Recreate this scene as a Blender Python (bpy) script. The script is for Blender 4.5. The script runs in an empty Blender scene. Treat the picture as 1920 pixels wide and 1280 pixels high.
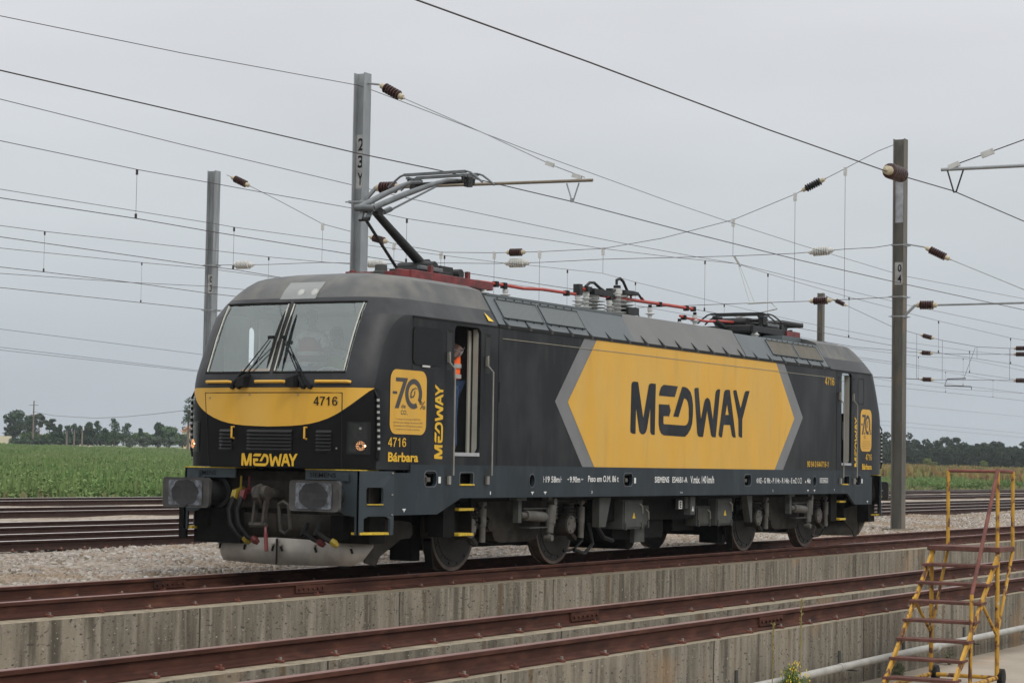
import bpy, bmesh, math, random
import numpy as np
from mathutils import Vector, Matrix
from mathutils.geometry import tessellate_polygon

SC = bpy.context.scene
COL = SC.collection
random.seed(7)
# ------------------------------------------------------------------ camera
CAMPOS = Vector((-31.0378, -16.0274, 1.5122))
YAW, PITCH, ROLL, FOC = 1.0481, 0.0571, 0.0178, 3938.9
F = Vector((math.sin(YAW)*math.cos(PITCH), math.cos(YAW)*math.cos(PITCH), math.sin(PITCH)))
R0 = Vector((math.cos(YAW), -math.sin(YAW), 0)); U0 = R0.cross(F)
CX = R0*math.cos(ROLL) + U0*math.sin(ROLL); CY = -R0*math.sin(ROLL) + U0*math.cos(ROLL)
cd = bpy.data.cameras.new('camera'); cam = bpy.data.objects.new('camera', cd); COL.objects.link(cam)
m = Matrix((CX, CY, -F)).transposed().to_4x4(); m.translation = CAMPOS; cam.matrix_world = m
cd.sensor_width = 36; cd.lens = FOC/1920*36; cd.clip_start = 0.2; cd.clip_end = 6000
SC.camera = cam
# ------------------------------------------------------------------ world
world = bpy.data.worlds.new('World'); SC.world = world; world.use_nodes = True
wn, wl = world.node_tree.nodes, world.node_tree.links
wn.clear()
def wnode(t, **k):
    n = wn.new(t)
    for a, b in k.items(): setattr(n, a, b)
    return n
out = wnode('ShaderNodeOutputWorld'); bgs = wnode('ShaderNodeBackground'); bgc = wnode('ShaderNodeBackground'); mix = wnode('ShaderNodeMixShader')
sky = wnode('ShaderNodeTexSky'); sky.sky_type = 'NISHITA'; sky.sun_disc = False
SUN_EL, SUN_AZ = math.radians(48), math.radians(205)     # compass-like azimuth of the sun, clockwise from +Y
sky.sun_elevation = SUN_EL; sky.sun_rotation = SUN_AZ; sky.dust_density = 3.0
wl.new(sky.outputs[0], bgs.inputs[0]); bgs.inputs[1].default_value = 0.08
tc = wnode('ShaderNodeTexCoord'); sep = wnode('ShaderNodeSeparateXYZ'); wl.new(tc.outputs['Generated'], sep.inputs[0])
ramp = wnode('ShaderNodeValToRGB'); wl.new(sep.outputs[2], ramp.inputs[0])
e = ramp.color_ramp.elements
e[0].position = 0.0; e[0].color = (0.50, 0.545, 0.59, 1)
e[1].position = 1.0; e[1].color = (1.55, 1.57, 1.60, 1)
for p, c in ((0.05, (0.53, 0.58, 0.625, 1)), (0.11, (0.63, 0.67, 0.70, 1)), (0.2, (0.72, 0.735, 0.765, 1)), (0.5, (1.15, 1.17, 1.19, 1))):
    q = e.new(p); q.color = c
mp = wnode('ShaderNodeMapping'); mp.inputs['Scale'].default_value = (1.2, 1.2, 5.0); wl.new(tc.outputs['Generated'], mp.inputs[0])
nz = wnode('ShaderNodeTexNoise'); nz.inputs['Scale'].default_value = 2.6; nz.inputs['Detail'].default_value = 4; wl.new(mp.outputs[0], nz.inputs[0])
r2 = wnode('ShaderNodeMapRange'); r2.inputs[1].default_value = 0.3; r2.inputs[2].default_value = 0.7; r2.inputs[3].default_value = 0.93; r2.inputs[4].default_value = 1.05
wl.new(nz.outputs[0], r2.inputs[0])
vm = wnode('ShaderNodeVectorMath', operation='SCALE'); wl.new(ramp.outputs[0], vm.inputs[0]); wl.new(r2.outputs[0], vm.inputs['Scale'])
wl.new(vm.outputs[0], bgc.inputs[0]); bgc.inputs[1].default_value = 1.0
mix.inputs[0].default_value = 0.95
wl.new(bgs.outputs[0], mix.inputs[1]); wl.new(bgc.outputs[0], mix.inputs[2]); wl.new(mix.outputs[0], out.inputs[0])
# ------------------------------------------------------------------ sun (veiled by cloud)
sd = bpy.data.lights.new('sun', 'SUN'); sd.energy = 1.25; sd.angle = math.radians(20); sd.color = (1, 0.965, 0.91)
sun = bpy.data.objects.new('sun', sd); COL.objects.link(sun)
sdir = Vector((math.sin(SUN_AZ)*math.cos(SUN_EL), math.cos(SUN_AZ)*math.cos(SUN_EL), math.sin(SUN_EL)))
sun.rotation_euler = sdir.to_track_quat('Z', 'Y').to_euler()
SC.view_settings.view_transform = 'Standard'; SC.view_settings.look = 'None'
SC.view_settings.exposure = 0.0; SC.view_settings.gamma = 1.0
SC.render.engine = 'CYCLES'
SC.cycles.max_bounces = 6; SC.cycles.transparent_max_bounces = 12

# ------------------------------------------------------------------ materials
def srgb(r, g, b):
    f = lambda c: (c/255/12.92) if c/255 <= 0.04045 else ((c/255+0.055)/1.055)**2.4
    return (f(r), f(g), f(b))
MATS = {}
def mat(name, col, rough=0.6, metal=0.0, var=0.15, scale=4.0, bump=0.0, bscale=40.0, stretch=(1, 1, 1), col2=None, spec=0.5, detail=6, lo=0.35, hi=0.65, emis=None):
    if name in MATS: return MATS[name]
    m = bpy.data.materials.new(name); m.use_nodes = True; n, l = m.node_tree.nodes, m.node_tree.links
    b = n['Principled BSDF']
    b.inputs['Roughness'].default_value = rough; b.inputs['Metallic'].default_value = metal
    b.inputs['Specular IOR Level'].default_value = spec
    t = n.new('ShaderNodeTexCoord'); mp = n.new('ShaderNodeMapping'); mp.inputs['Scale'].default_value = stretch
    l.new(t.outputs['Object'], mp.inputs[0])
    nz = n.new('ShaderNodeTexNoise'); nz.inputs['Scale'].default_value = scale; nz.inputs['Detail'].default_value = detail; nz.inputs['Roughness'].default_value = 0.6
    l.new(mp.outputs[0], nz.inputs[0])
    mr = n.new('ShaderNodeMapRange'); mr.inputs[1].default_value = lo; mr.inputs[2].default_value = hi; l.new(nz.outputs[0], mr.inputs[0])
    mx = n.new('ShaderNodeMix'); mx.data_type = 'RGBA'
    c2 = col2 if col2 else tuple(c*(1+var) for c in col); c1 = col if col2 else tuple(c*(1-var) for c in col)
    mx.inputs[6].default_value = (*c1, 1); mx.inputs[7].default_value = (*c2, 1)
    l.new(mr.outputs[0], mx.inputs[0]); l.new(mx.outputs[2], b.inputs['Base Color'])
    if bump:
        n2 = n.new('ShaderNodeTexNoise'); n2.inputs['Scale'].default_value = bscale; n2.inputs['Detail'].default_value = 5; l.new(mp.outputs[0], n2.inputs[0])
        bp = n.new('ShaderNodeBump'); bp.inputs['Strength'].default_value = bump; bp.inputs['Distance'].default_value = 0.02
        l.new(n2.outputs[0], bp.inputs['Height']); l.new(bp.outputs[0], b.inputs['Normal'])
    if emis:
        b.inputs['Emission Color'].default_value = (*emis[0], 1); b.inputs['Emission Strength'].default_value = emis[1]
    MATS[name] = m; m['_mix'] = 1
    return m
def N(m): return m.node_tree.nodes, m.node_tree.links, m.node_tree.nodes['Principled BSDF']
def overlay(m, col, scale, stretch, lo, hi, coord='Object', detail=8, rough=None):
    """a second layer of stain or dirt mixed over the base colour"""
    n, l, b = N(m); src = b.inputs['Base Color'].links[0].from_socket
    t = n.new('ShaderNodeTexCoord'); mp = n.new('ShaderNodeMapping'); mp.inputs['Scale'].default_value = stretch
    l.new(t.outputs[coord], mp.inputs[0])
    nz = n.new('ShaderNodeTexNoise'); nz.inputs['Scale'].default_value = scale; nz.inputs['Detail'].default_value = detail; l.new(mp.outputs[0], nz.inputs[0])
    mr = n.new('ShaderNodeMapRange'); mr.inputs[1].default_value = lo; mr.inputs[2].default_value = hi; l.new(nz.outputs[0], mr.inputs[0])
    mx = n.new('ShaderNodeMix'); mx.data_type = 'RGBA'; l.new(mr.outputs[0], mx.inputs[0]); l.new(src, mx.inputs[6]); mx.inputs[7].default_value = (*col, 1)
    l.new(mx.outputs[2], b.inputs['Base Color'])
    return m
body_m = mat('charcoal_paint', (0.0078, 0.0088, 0.0105), 0.42, spec=0.2, var=0.18, scale=1.3, stretch=(1, 1, 0.5))
overlay(body_m, (0.040, 0.042, 0.044), 1.5, (1.0, 1, 0.55), 0.47, 0.80)
overlay(body_m, (0.030, 0.028, 0.026), 5.0, (2.0, 1, 0.25), 0.55, 0.85)
roofpaint_m = mat('weathered_roof_paint', (0.075, 0.076, 0.076), 0.6, var=0.25, scale=1.6)
overlay(roofpaint_m, (0.135, 0.13, 0.115), 2.4, (1, 1, 1), 0.42, 0.7)
cappaint_m = mat('cab_front_paint', (0.021, 0.022, 0.0245), 0.45, spec=0.3, var=0.2, scale=1.8)
overlay(cappaint_m, (0.06, 0.06, 0.058), 2.2, (1, 1, 0.6), 0.5, 0.85)
def sweep(m, col):
    # the lighter nose moulding ends along a curve that sweeps from the cab roof down to the yellow band
    n, l, b = N(m); src = b.inputs['Base Color'].links[0].from_socket; t = n.new('ShaderNodeTexCoord'); sx = n.new('ShaderNodeSeparateXYZ'); l.new(t.outputs['Object'], sx.inputs[0])
    def mt(op, a, c, d=None):
        q = n.new('ShaderNodeMath'); q.operation = op
        for i, v in enumerate((a, c)):
            if v is None: continue
            if isinstance(v, (int, float)): q.inputs[i].default_value = v
            else: l.new(v, q.inputs[i])
        return q.outputs[0]
    k = mt('MAXIMUM', mt('DIVIDE', mt('SUBTRACT', mt('ABSOLUTE', sx.outputs[0], None), 8.37), .75), 0.0)
    zc = mt('SUBTRACT', 3.37, mt('MULTIPLY', mt('POWER', k, 2.6), .97))
    g = mt('MULTIPLY', mt('GREATER_THAN', zc, sx.outputs[2]), mt('LESS_THAN', k, 1.0)); g = mt('MULTIPLY', g, mt('GREATER_THAN', mt('ABSOLUTE', sx.outputs[1], None), 1.15))
    mx = n.new('ShaderNodeMix'); mx.data_type = 'RGBA'; l.new(g, mx.inputs[0]); l.new(src, mx.inputs[6]); mx.inputs[7].default_value = (*col, 1); l.new(mx.outputs[2], b.inputs['Base Color'])
sweep(cappaint_m, (.011, .012, .0135))
black_m = mat('black_front_paint', (0.004, 0.004, 0.0045), 0.45, var=0.2, spec=0.16)
yellow_m = mat('yellow_paint', (0.66, 0.365, 0.045), 0.42, spec=0.3, var=0.05, scale=1.5, stretch=(1, 1, 0.4))
overlay(yellow_m, (0.53, 0.30, 0.05), 3.5, (1.6, 1, 0.22), 0.55, 0.85)
overlay(yellow_m, (0.60, 0.385, 0.10), 2.0, (1.2, 1, 0.3), 0.42, 0.9)
brightyellow_m = mat('bright_yellow_paint', (0.68, 0.40, 0.02), 0.5, var=0.08)
stepyellow_m = mat('step_yellow', (0.55, 0.38, 0.03), 0.7, var=0.3, scale=30)
midgrey_m = mat('grey_stripe_paint', (0.165, 0.168, 0.17), 0.45, var=0.08, scale=2)
slate_m = mat('slate_beam_paint', (0.020, 0.029, 0.036), 0.5, spec=0.26, var=0.2, scale=2.5, stretch=(1, 1, 0.5))
overlay(slate_m, (0.045, 0.053, 0.058), 5, (1.3, 1, 0.4), 0.52, 0.95)
roofpanel_m = mat('roof_panel_paint', (0.088, 0.102, 0.108), 0.5, var=0.07, scale=2)
roofpanel2_m = mat('mid_roof_panel_paint', (0.125, 0.125, 0.12), 0.55, var=0.07, scale=2)
under_m = mat('underframe_grey', (0.030, 0.0265, 0.022), 0.75, spec=0.15, var=0.35, scale=6)
overlay(under_m, (0.022, 0.017, 0.013), 5, (1, 1, 1), 0.45, 0.8)
slate2_m = mat('step_frame_slate', (0.034, 0.045, 0.052), 0.5, var=0.12, scale=3, spec=.3)
boxgrey_m = mat('equipment_box_grey', (0.060, 0.063, 0.058), 0.65, spec=.25, var=0.15, scale=5)
overlay(boxgrey_m, (0.05, 0.042, 0.033), 7, (1, 1, 0.5), 0.5, 0.85)
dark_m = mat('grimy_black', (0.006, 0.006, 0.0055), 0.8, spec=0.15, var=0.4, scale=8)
wheel_m = mat('wheel_steel', (0.014, 0.013, 0.012), 0.6, spec=0.25, metal=0.0, var=0.3, scale=12)
tyre_m = mat('tyre_rim_steel', (0.062, 0.045, 0.035), 0.55, metal=0.2, var=0.3, scale=12)
damper_m = mat('damper_grey', (0.095, 0.09, 0.08), 0.55, spec=.3, var=0.2, scale=8)
overlay(damper_m, (0.06, 0.05, 0.04), 9, (1, 1, 1), 0.5, 0.8)
steel_m = mat('bare_steel', (0.33, 0.31, 0.27), 0.35, metal=0.8, var=0.15)
galv_m = mat('galvanised_steel', (0.27, 0.285, 0.295), 0.55, metal=0.25, var=0.18, scale=3, stretch=(1, 1, 0.35))
galvrust_m = mat('weathered_brown_steel', (0.125, 0.118, 0.10), 0.75, metal=0.1, var=0.25, scale=3, stretch=(1, 1, 0.2))
overlay(galvrust_m, (0.24, 0.16, 0.10), 3.5, (1, 1, 0.25), 0.55, 0.8)
insbrown_m = mat('brown_porcelain', (0.045, 0.017, 0.014), 0.25, var=0.15)
inswhite_m = mat('grey_white_insulator', (0.50, 0.50, 0.48), 0.5, var=0.12, scale=10)
capcream_m = mat('cream_end_cap', (0.42, 0.36, 0.25), 0.5, var=0.15)
wire_m = mat('wire_copper_dark', (0.05, 0.04, 0.04), 0.6, metal=0.3, var=0.1)
redbar_m = mat('red_busbar', (0.36, 0.042, 0.028), 0.45, var=0.15, scale=6)
redframe_m = mat('red_pantograph_base', (0.16, 0.019, 0.019), 0.5, var=0.35, scale=7)
overlay(redframe_m, (0.04, 0.022, 0.02), 6, (1, 1, 1), 0.5, 0.7)
pantogrey_m = mat('pantograph_grey', (0.13, 0.14, 0.145), 0.5, metal=0.3, var=0.2, scale=8)
pantodark_m = mat('pantograph_black', (0.018, 0.018, 0.018), 0.55, metal=0.2, var=0.3, scale=10)
rubber_m = mat('black_rubber', (0.009, 0.009, 0.009), 0.6, spec=.25, var=0.2)
white_m = mat('white_lettering', (0.72, 0.72, 0.70), 0.6, var=0.05)
blackletter_m = mat('black_lettering', (0.005, 0.005, 0.006), 0.5, spec=.2, var=0.1)
logodark_m = mat('dark_blue_grey_lettering', (0.012, 0.015, 0.020), 0.5, spec=0.2, var=0.15, scale=3)
overlay(logodark_m, (0.05, 0.056, 0.064), 2.4, (1, 1, 0.5), 0.5, 0.9)
leafgrey_m = mat('badge_print_grey', (0.055, 0.052, 0.05), 0.6, var=0.1)
fineprint_m = mat('badge_fine_print', (0.26, 0.17, 0.07), 0.6, var=0.1)
beige_m = mat('beige_door_trim', (0.36, 0.35, 0.30), 0.55, var=0.08)
interior_m = mat('cab_interior_grey', (0.66, 0.71, 0.70), 0.7, var=0.06)
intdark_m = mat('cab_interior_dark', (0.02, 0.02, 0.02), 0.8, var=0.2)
interior2_m = mat('cab_console_green_grey', (0.42, 0.50, 0.48), 0.6, var=0.1)
concrete_m = mat('concrete', (0.150, 0.132, 0.102), 0.92, scale=1.1, bump=0.5, bscale=26, stretch=(1, 1, 0.7), col2=(0.245, 0.212, 0.160), lo=.36, hi=.64, detail=12)
overlay(concrete_m, (0.085, 0.072, 0.052), 2.0, (3.0, 1, 0.30), 0.45, 0.66, detail=14)
overlay(concrete_m, (0.27, 0.24, 0.19), 2.4, (4.0, 1, 0.25), 0.50, 0.70, detail=14)
overlay(concrete_m, (0.052, 0.046, 0.035), 1.2, (2.6, 1, 0.55), 0.58, 0.80, detail=15)
overlay(concrete_m, (0.12, 0.08, 0.04), 0.9, (4.0, 1, 0.12), 0.60, 0.70, detail=10)
overlay(concrete_m, (0.05, 0.045, 0.036), 30.0, (0.55, 1, 1.1), 0.60, 0.68, detail=4)
overlay(concrete_m, (0.33, 0.30, 0.25), 34.0, (0.55, 1, 1.0), 0.64, 0.71, detail=4)
overlay(concrete_m, (0.30, 0.18, 0.085), 0.45, (1.2, 1, 1.6), 0.62, 0.80, detail=8)
def joints(m, step, col):
    # thin dark construction joints every few metres along the wall
    n, l, b = N(m); src = b.inputs['Base Color'].links[0].from_socket; t = n.new('ShaderNodeTexCoord'); sx = n.new('ShaderNodeSeparateXYZ'); l.new(t.outputs['Object'], sx.inputs[0])
    nz = n.new('ShaderNodeTexNoise'); nz.inputs['Scale'].default_value = 3.0; l.new(t.outputs['Object'], nz.inputs[0])
    ad = n.new('ShaderNodeMath'); ad.operation = 'MULTIPLY_ADD'; ad.inputs[1].default_value = 0.05; l.new(nz.outputs[0], ad.inputs[0]); l.new(sx.outputs[0], ad.inputs[2])
    md = n.new('ShaderNodeMath'); md.operation = 'PINGPONG'; md.inputs[1].default_value = step; l.new(ad.outputs[0], md.inputs[0])
    lt = n.new('ShaderNodeMath'); lt.operation = 'LESS_THAN'; lt.inputs[1].default_value = 0.014; l.new(md.outputs[0], lt.inputs[0])
    mx = n.new('ShaderNodeMix'); mx.data_type = 'RGBA'; l.new(lt.outputs[0], mx.inputs[0]); l.new(src, mx.inputs[6]); mx.inputs[7].default_value = (*col, 1); l.new(mx.outputs[2], b.inputs['Base Color'])
joints(concrete_m, 2.05, (.035, .03, .022))
concretetop_m = mat('concrete_top', (0.23, 0.19, 0.13), 0.95, var=0.3, scale=6, bump=0.5, bscale=60)
overlay(concretetop_m, (0.42, 0.38, 0.31), 30, (1, 1, 1), 0.6, 0.75)
yard_m = mat('yard_floor_concrete', (0.30, 0.255, 0.20), 0.95, var=0.14, scale=0.8, bump=0.2, bscale=40)
overlay(yard_m, (0.33, 0.19, 0.10), 1.2, (1, 1, 1), 0.60, 0.8)
rail_m = mat('rusty_rail', (0.060, 0.0235, 0.0165), 0.7, spec=0.15, var=0.25, scale=3, stretch=(0.6, 4, 4))
overlay(rail_m, (0.105, 0.045, 0.028), 5, (0.6, 1, 2), 0.5, 0.75)
overlay(rail_m, (0.030, 0.016, 0.013), 3, (0.8, 1, 3), 0.56, 0.75)
railhead_m = mat('rail_head', (0.17, 0.085, 0.070), 0.45, metal=0.1, var=0.2, scale=4, stretch=(0.4, 1, 1))
bgrail_m = mat('dark_rail', (0.038, 0.019, 0.014), 0.7, spec=0.2, var=0.2, scale=3)
shinyhead_m = mat('polished_rail_head', (0.62, 0.58, 0.55), 0.25, metal=0.9, var=0.1)
clip_m = mat('rusty_clip', (0.14, 0.045, 0.028), 0.75, var=0.3, scale=25)
bolt_m = mat('grey_bolt', (0.22, 0.20, 0.175), 0.6, metal=0.3, var=0.3, scale=40)
rustyyellow_m = mat('flaking_yellow_paint', (0.46, 0.25, 0.028), 0.65, var=0.15, scale=6)
overlay(rustyyellow_m, (0.11, 0.042, 0.018), 11, (1, 1, 0.7), 0.515, 0.60)
overlay(rustyyellow_m, (0.42, 0.34, 0.20), 9, (1, 1, 1), 0.67, 0.72)
rustred_m = mat('rust_brown_step', (0.10, 0.038, 0.026), 0.8, var=0.3, scale=9)
overlay(rustred_m, (0.30, 0.15, 0.035), 4, (1, 1, 1), 0.66, 0.75)
pipe_m = mat('grey_pipe', (0.33, 0.32, 0.29), 0.6, var=0.14, scale=5)
skin_m = mat('skin', (0.085, 0.042, 0.028), 0.55, var=0.1)
orange_m = mat('orange_vest', (0.95, 0.14, 0.02), 0.7, var=0.08, scale=10, bump=0.3, bscale=14)
refl_m = mat('reflective_band', (0.33, 0.33, 0.31), 0.5, var=0.1)
jeans_m = mat('blue_jeans', (0.025, 0.05, 0.11), 0.85, var=0.25, scale=20)
hair_m = mat('dark_hair', (0.008, 0.007, 0.006), 0.8, var=0.2)
redvest_m = mat('red_vest', (0.20, 0.03, 0.03), 0.7, var=0.1)
limevest_m = mat('lime_vest', (0.25, 0.40, 0.04), 0.7, var=0.1)
plough_m = mat('plough_bare_metal', (0.38, 0.355, 0.32), 0.6, metal=0.1, var=0.15, scale=3)
overlay(plough_m, (0.20, 0.175, 0.15), 3, (1, 1, .5), 0.5, 0.8)
buffer_m = mat('buffer_plate_steel', (0.052, 0.05, 0.048), 0.5, metal=0.1, var=0.35, scale=5)
greased_m = mat('greased_steel', (0.024, 0.024, 0.026), 0.4, metal=0.2, var=0.3, scale=9)
scuff_m = mat('blue_grey_scuffed_paint', (0.15, 0.17, 0.20), 0.5, var=0.25, scale=14, col2=(.055, .055, .055), lo=.4, hi=.6)
ochre_m = mat('ochre_house_wall', (0.62, 0.50, 0.28), 0.8, var=0.05)
tile_m = mat('clay_roof_tile', (0.48, 0.22, 0.12), 0.85, var=0.15, scale=2)
wallwhite_m = mat('cream_wall', (0.62, 0.55, 0.40), 0.85, var=0.06)
wood_m = mat('weathered_pole', (0.16, 0.13, 0.11), 0.9, var=0.2)
lampglass_m = mat('lamp_lens_grey', (0.20, 0.21, 0.20), 0.3, var=0.05)
warning_m = mat('warning_yellow', (0.72, 0.48, 0.03), 0.5, var=0.05)
headglow_m = mat('headlamp_glow', (0.9, 0.5, 0.2), 0.4, emis=((1.0, 0.42, 0.16), 1.6))
def glass(name, tint, refl=1.0):
    m = bpy.data.materials.new(name); m.use_nodes = True; n, l = m.node_tree.nodes, m.node_tree.links
    n.clear(); o = n.new('ShaderNodeOutputMaterial'); t = n.new('ShaderNodeBsdfTransparent'); g = n.new('ShaderNodeBsdfGlossy'); mx = n.new('ShaderNodeMixShader'); fr = n.new('ShaderNodeFresnel')
    t.inputs[0].default_value = (*tint, 1); g.inputs['Roughness'].default_value = 0.03; g.inputs[0].default_value = (0.92, 1.0, 0.98, 1); fr.inputs[0].default_value = 1.5
    ml = n.new('ShaderNodeMath'); ml.operation = 'MULTIPLY_ADD'; ml.inputs[1].default_value = refl; ml.inputs[2].default_value = 0.115 if refl > 1 else 0.0
    l.new(fr.outputs[0], ml.inputs[0]); l.new(ml.outputs[0], mx.inputs[0]); l.new(t.outputs[0], mx.inputs[1]); l.new(g.outputs[0], mx.inputs[2]); l.new(mx.outputs[0], o.inputs[0])
    return m
glass_m = glass('windscreen_glass', (0.93, 0.97, 0.96), 1.5)
lampcover_m = glass('lamp_cover_glass', (0.8, 0.82, 0.8), 1.2)

# ------------------------------------------------------------------ mesh helpers
class MB:
    def __init__(s): s.v = []; s.f = []; s.m = []
    def add(s, vs, fs, mi=0):
        o = len(s.v); s.v += [tuple(v) for v in vs]; s.f += [tuple(o+i for i in f) for f in fs]; s.m += [mi]*len(fs); return s
    def box(s, x0, x1, y0, y1, z0, z1, mi=0):
        v = [(x, y, z) for x in (x0, x1) for y in (y0, y1) for z in (z0, z1)]
        return s.add(v, [(0, 1, 3, 2), (4, 6, 7, 5), (0, 4, 5, 1), (2, 3, 7, 6), (0, 2, 6, 4), (1, 5, 7, 3)], mi)
    def bar(s, a, b, w, h=None, mi=0, up=(0, 0, 1)):
        a, b = Vector(a), Vector(b); d = (b-a); L = d.length
        if L < 1e-6: return s
        d.normalize(); u = Vector(up); sd_ = d.cross(u)
        if sd_.length < 1e-3: sd_ = d.cross(Vector((1, 0, 0)))
        sd_.normalize(); u = sd_.cross(d); h = h or w
        v = [p+sd_*sx*w/2+u*sz*h/2 for p in (a, b) for sx in (-1, 1) for sz in (-1, 1)]
        return s.add(v, [(0, 2, 3, 1), (4, 5, 7, 6), (0, 1, 5, 4), (2, 6, 7, 3), (0, 4, 6, 2), (1, 3, 7, 5)], mi)
    def tube(s, pts, r, n=8, mi=0, cap=True):
        pts = [Vector(p) for p in pts]; rs = r if isinstance(r, (list, tuple)) else [r]*len(pts)
        vs = []; prev = None
        for i, p in enumerate(pts):
            d = (pts[min(i+1, len(pts)-1)]-pts[max(i-1, 0)]).normalized()
            if prev is None:
                a = d.cross(Vector((0, 0, 1)));
                if a.length < 0.05: a = d.cross(Vector((1, 0, 0)))
            else: a = prev-d*prev.dot(d)
            a.normalize(); prev = a; b = d.cross(a)
            for k in range(n):
                t = 2*math.pi*k/n; vs.append(p+(a*math.cos(t)+b*math.sin(t))*rs[i])
        fs = []
        for i in range(len(pts)-1):
            for k in range(n):
                k2 = (k+1) % n; fs.append((i*n+k, i*n+k2, (i+1)*n+k2, (i+1)*n+k))
        if cap: fs += [tuple(range(n-1, -1, -1)), tuple(range((len(pts)-1)*n, len(pts)*n))]
        return s.add(vs, fs, mi)
    def lathe(s, a, b, prof, n=16, mi=0):
        """profile [(t along a->b 0..1, radius)]"""
        a, b = Vector(a), Vector(b); d = (b-a).normalized(); x = d.cross(Vector((0, 0, 1)))
        if x.length < 0.05: x = d.cross(Vector((1, 0, 0)))
        x.normalize(); y = d.cross(x); vs = []
        for t, r in prof:
            p = a.lerp(b, t)
            for k in range(n):
                q = 2*math.pi*k/n; vs.append(p+(x*math.cos(q)+y*math.sin(q))*max(r, 1e-4))
        fs = []
        for i in range(len(prof)-1):
            for k in range(n):
                k2 = (k+1) % n; fs.append((i*n+k, i*n+k2, (i+1)*n+k2, (i+1)*n+k))
        fs += [tuple(range(n-1, -1, -1)), tuple(range((len(prof)-1)*n, len(prof)*n))]
        return s.add(vs, fs, mi)
    def poly(s, loops, fn, thick=None, mi=0):
        """flat polygon with holes (loops of 2-D points), fn(u,v,w)->xyz ; thick = extrusion in w"""
        L = [[Vector((p[0], p[1], 0)) for p in lp] for lp in loops]
        flat = [p for lp in L for p in lp]; tris = tessellate_polygon(L)
        s.add([fn(p.x, p.y, 0) for p in flat], [tuple(t) for t in tris], mi)
        if thick:
            s.add([fn(p.x, p.y, thick) for p in flat], [tuple(reversed(t)) for t in tris], mi)
            for lp in L:
                k = len(lp)
                s.add([fn(p.x, p.y, 0) for p in lp]+[fn(p.x, p.y, thick) for p in lp], [(i, (i+1) % k, k+(i+1) % k, k+i) for i in range(k)], mi)
        return s
    def mesh(s, name, mats, smooth=False):
        me = bpy.data.meshes.new(name); me.from_pydata(s.v, [], s.f)
        for m_ in mats: me.materials.append(m_)
        me.polygons.foreach_set('material_index', s.m)
        bm = bmesh.new(); bm.from_mesh(me); bmesh.ops.recalc_face_normals(bm, faces=bm.faces); bm.to_mesh(me); bm.free()
        if smooth: smooth_mesh(me)
        me.update(); return me
    def build(s, name, mats, parent=None, smooth=False, bevel=0, **tags):
        if not isinstance(mats, (list, tuple)): mats = [mats]
        o = bpy.data.objects.new(name, s.mesh(name, mats, smooth)); COL.objects.link(o)
        if bevel:
            b = o.modifiers.new('bevel', 'BEVEL'); b.width = bevel; b.segments = 2; b.limit_method = 'ANGLE'; b.angle_limit = math.radians(40)
        if parent is not None: o.parent = parent
        for k, v in tags.items(): o[k] = v
        return o
def smooth_mesh(me, ang=40):
    me.polygons.foreach_set('use_smooth', [True]*len(me.polygons))
    try: me.set_sharp_from_angle(angle=math.radians(ang))
    except Exception: pass
def thing(name, label, category, loc=(0, 0, 0), group=None):
    o = bpy.data.objects.new(name, None); COL.objects.link(o); o.location = loc; o['label'] = label; o['category'] = category
    o.empty_display_size = 0.1
    if group: o['group'] = group
    return o
def tag(o, label, category, group=None, kind=None):
    if label: o['label'] = label
    if category: o['category'] = category
    if group: o['group'] = group
    if kind: o['kind'] = kind
    return o
def rrect(x0, x1, z0, z1, r, n=5):
    p = []
    for cx, cz, a0 in ((x1-r, z1-r, 0), (x0+r, z1-r, 90), (x0+r, z0+r, 180), (x1-r, z0+r, 270)):
        for i in range(n+1):
            a = math.radians(a0+90*i/n); p.append((cx+r*math.cos(a), cz+r*math.sin(a)))
    return p
def side(y=-1.5):
    return lambda u, v, w: (u, y+w, v)
def front(x):
    return lambda u, v, w: (x+w, -u, v)
def circle2(cx, cz, r, n=24, ry=None):
    return [(cx+r*math.cos(2*math.pi*i/n), cz+(ry or r)*math.sin(2*math.pi*i/n)) for i in range(n)]
def ell(cx, cy, rx, ry, n=22, p=2.6):
    o = []
    for i in range(n):
        a = 2*math.pi*i/n; c, s_ = math.cos(a), math.sin(a); o.append((cx+rx*math.copysign(abs(c)**(2/p), c), cy+ry*math.copysign(abs(s_)**(2/p), s_)))
    return o
_six = [[(.57, .77), (.53, .9), (.43, .98), (.3, 1), (.16, .96), (.05, .82), (0, .62), (0, .40), (.03, .18), (.12, .05), (.29, 0), (.45, .04), (.55, .16), (.58, .32), (.55, .48), (.46, .6), (.32, .65), (.2, .62), (.13, .55), (.14, .66), (.18, .80), (.25, .87), (.32, .87), (.39, .84), (.42, .76)], [(.29, .52), (.19, .47), (.15, .36), (.16, .22), (.22, .13), (.3, .12), (.38, .15), (.43, .24), (.43, .38), (.38, .48)]]
DIG = {'4': [[(.36, 0), (.5, 0), (.5, .22), (.6, .22), (.6, .35), (.5, .35), (.5, 1), (.37, 1), (0, .36), (0, .22), (.36, .22)], [(.36, .35), (.12, .35), (.36, .76)]],
       '7': [[(0, 1), (.58, 1), (.58, .88), (.42, .62), (.32, .34), (.27, 0), (.12, 0), (.17, .32), (.28, .62), (.42, .87), (0, .87)]],
       '1': [[(.24, 0), (.39, 0), (.39, 1), (.27, 1), (.19, .88), (.05, .79), (.05, .67), (.15, .70), (.24, .76)]],
       '6': _six, '9': [[(.58-x, 1-y) for x, y in lp] for lp in _six], '0': [ell(.3, .5, .3, .5), ell(.3, .5, .15, .37)], '-': [[(.05, .32), (.4, .32), (.4, .45), (.05, .45)]]}
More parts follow.
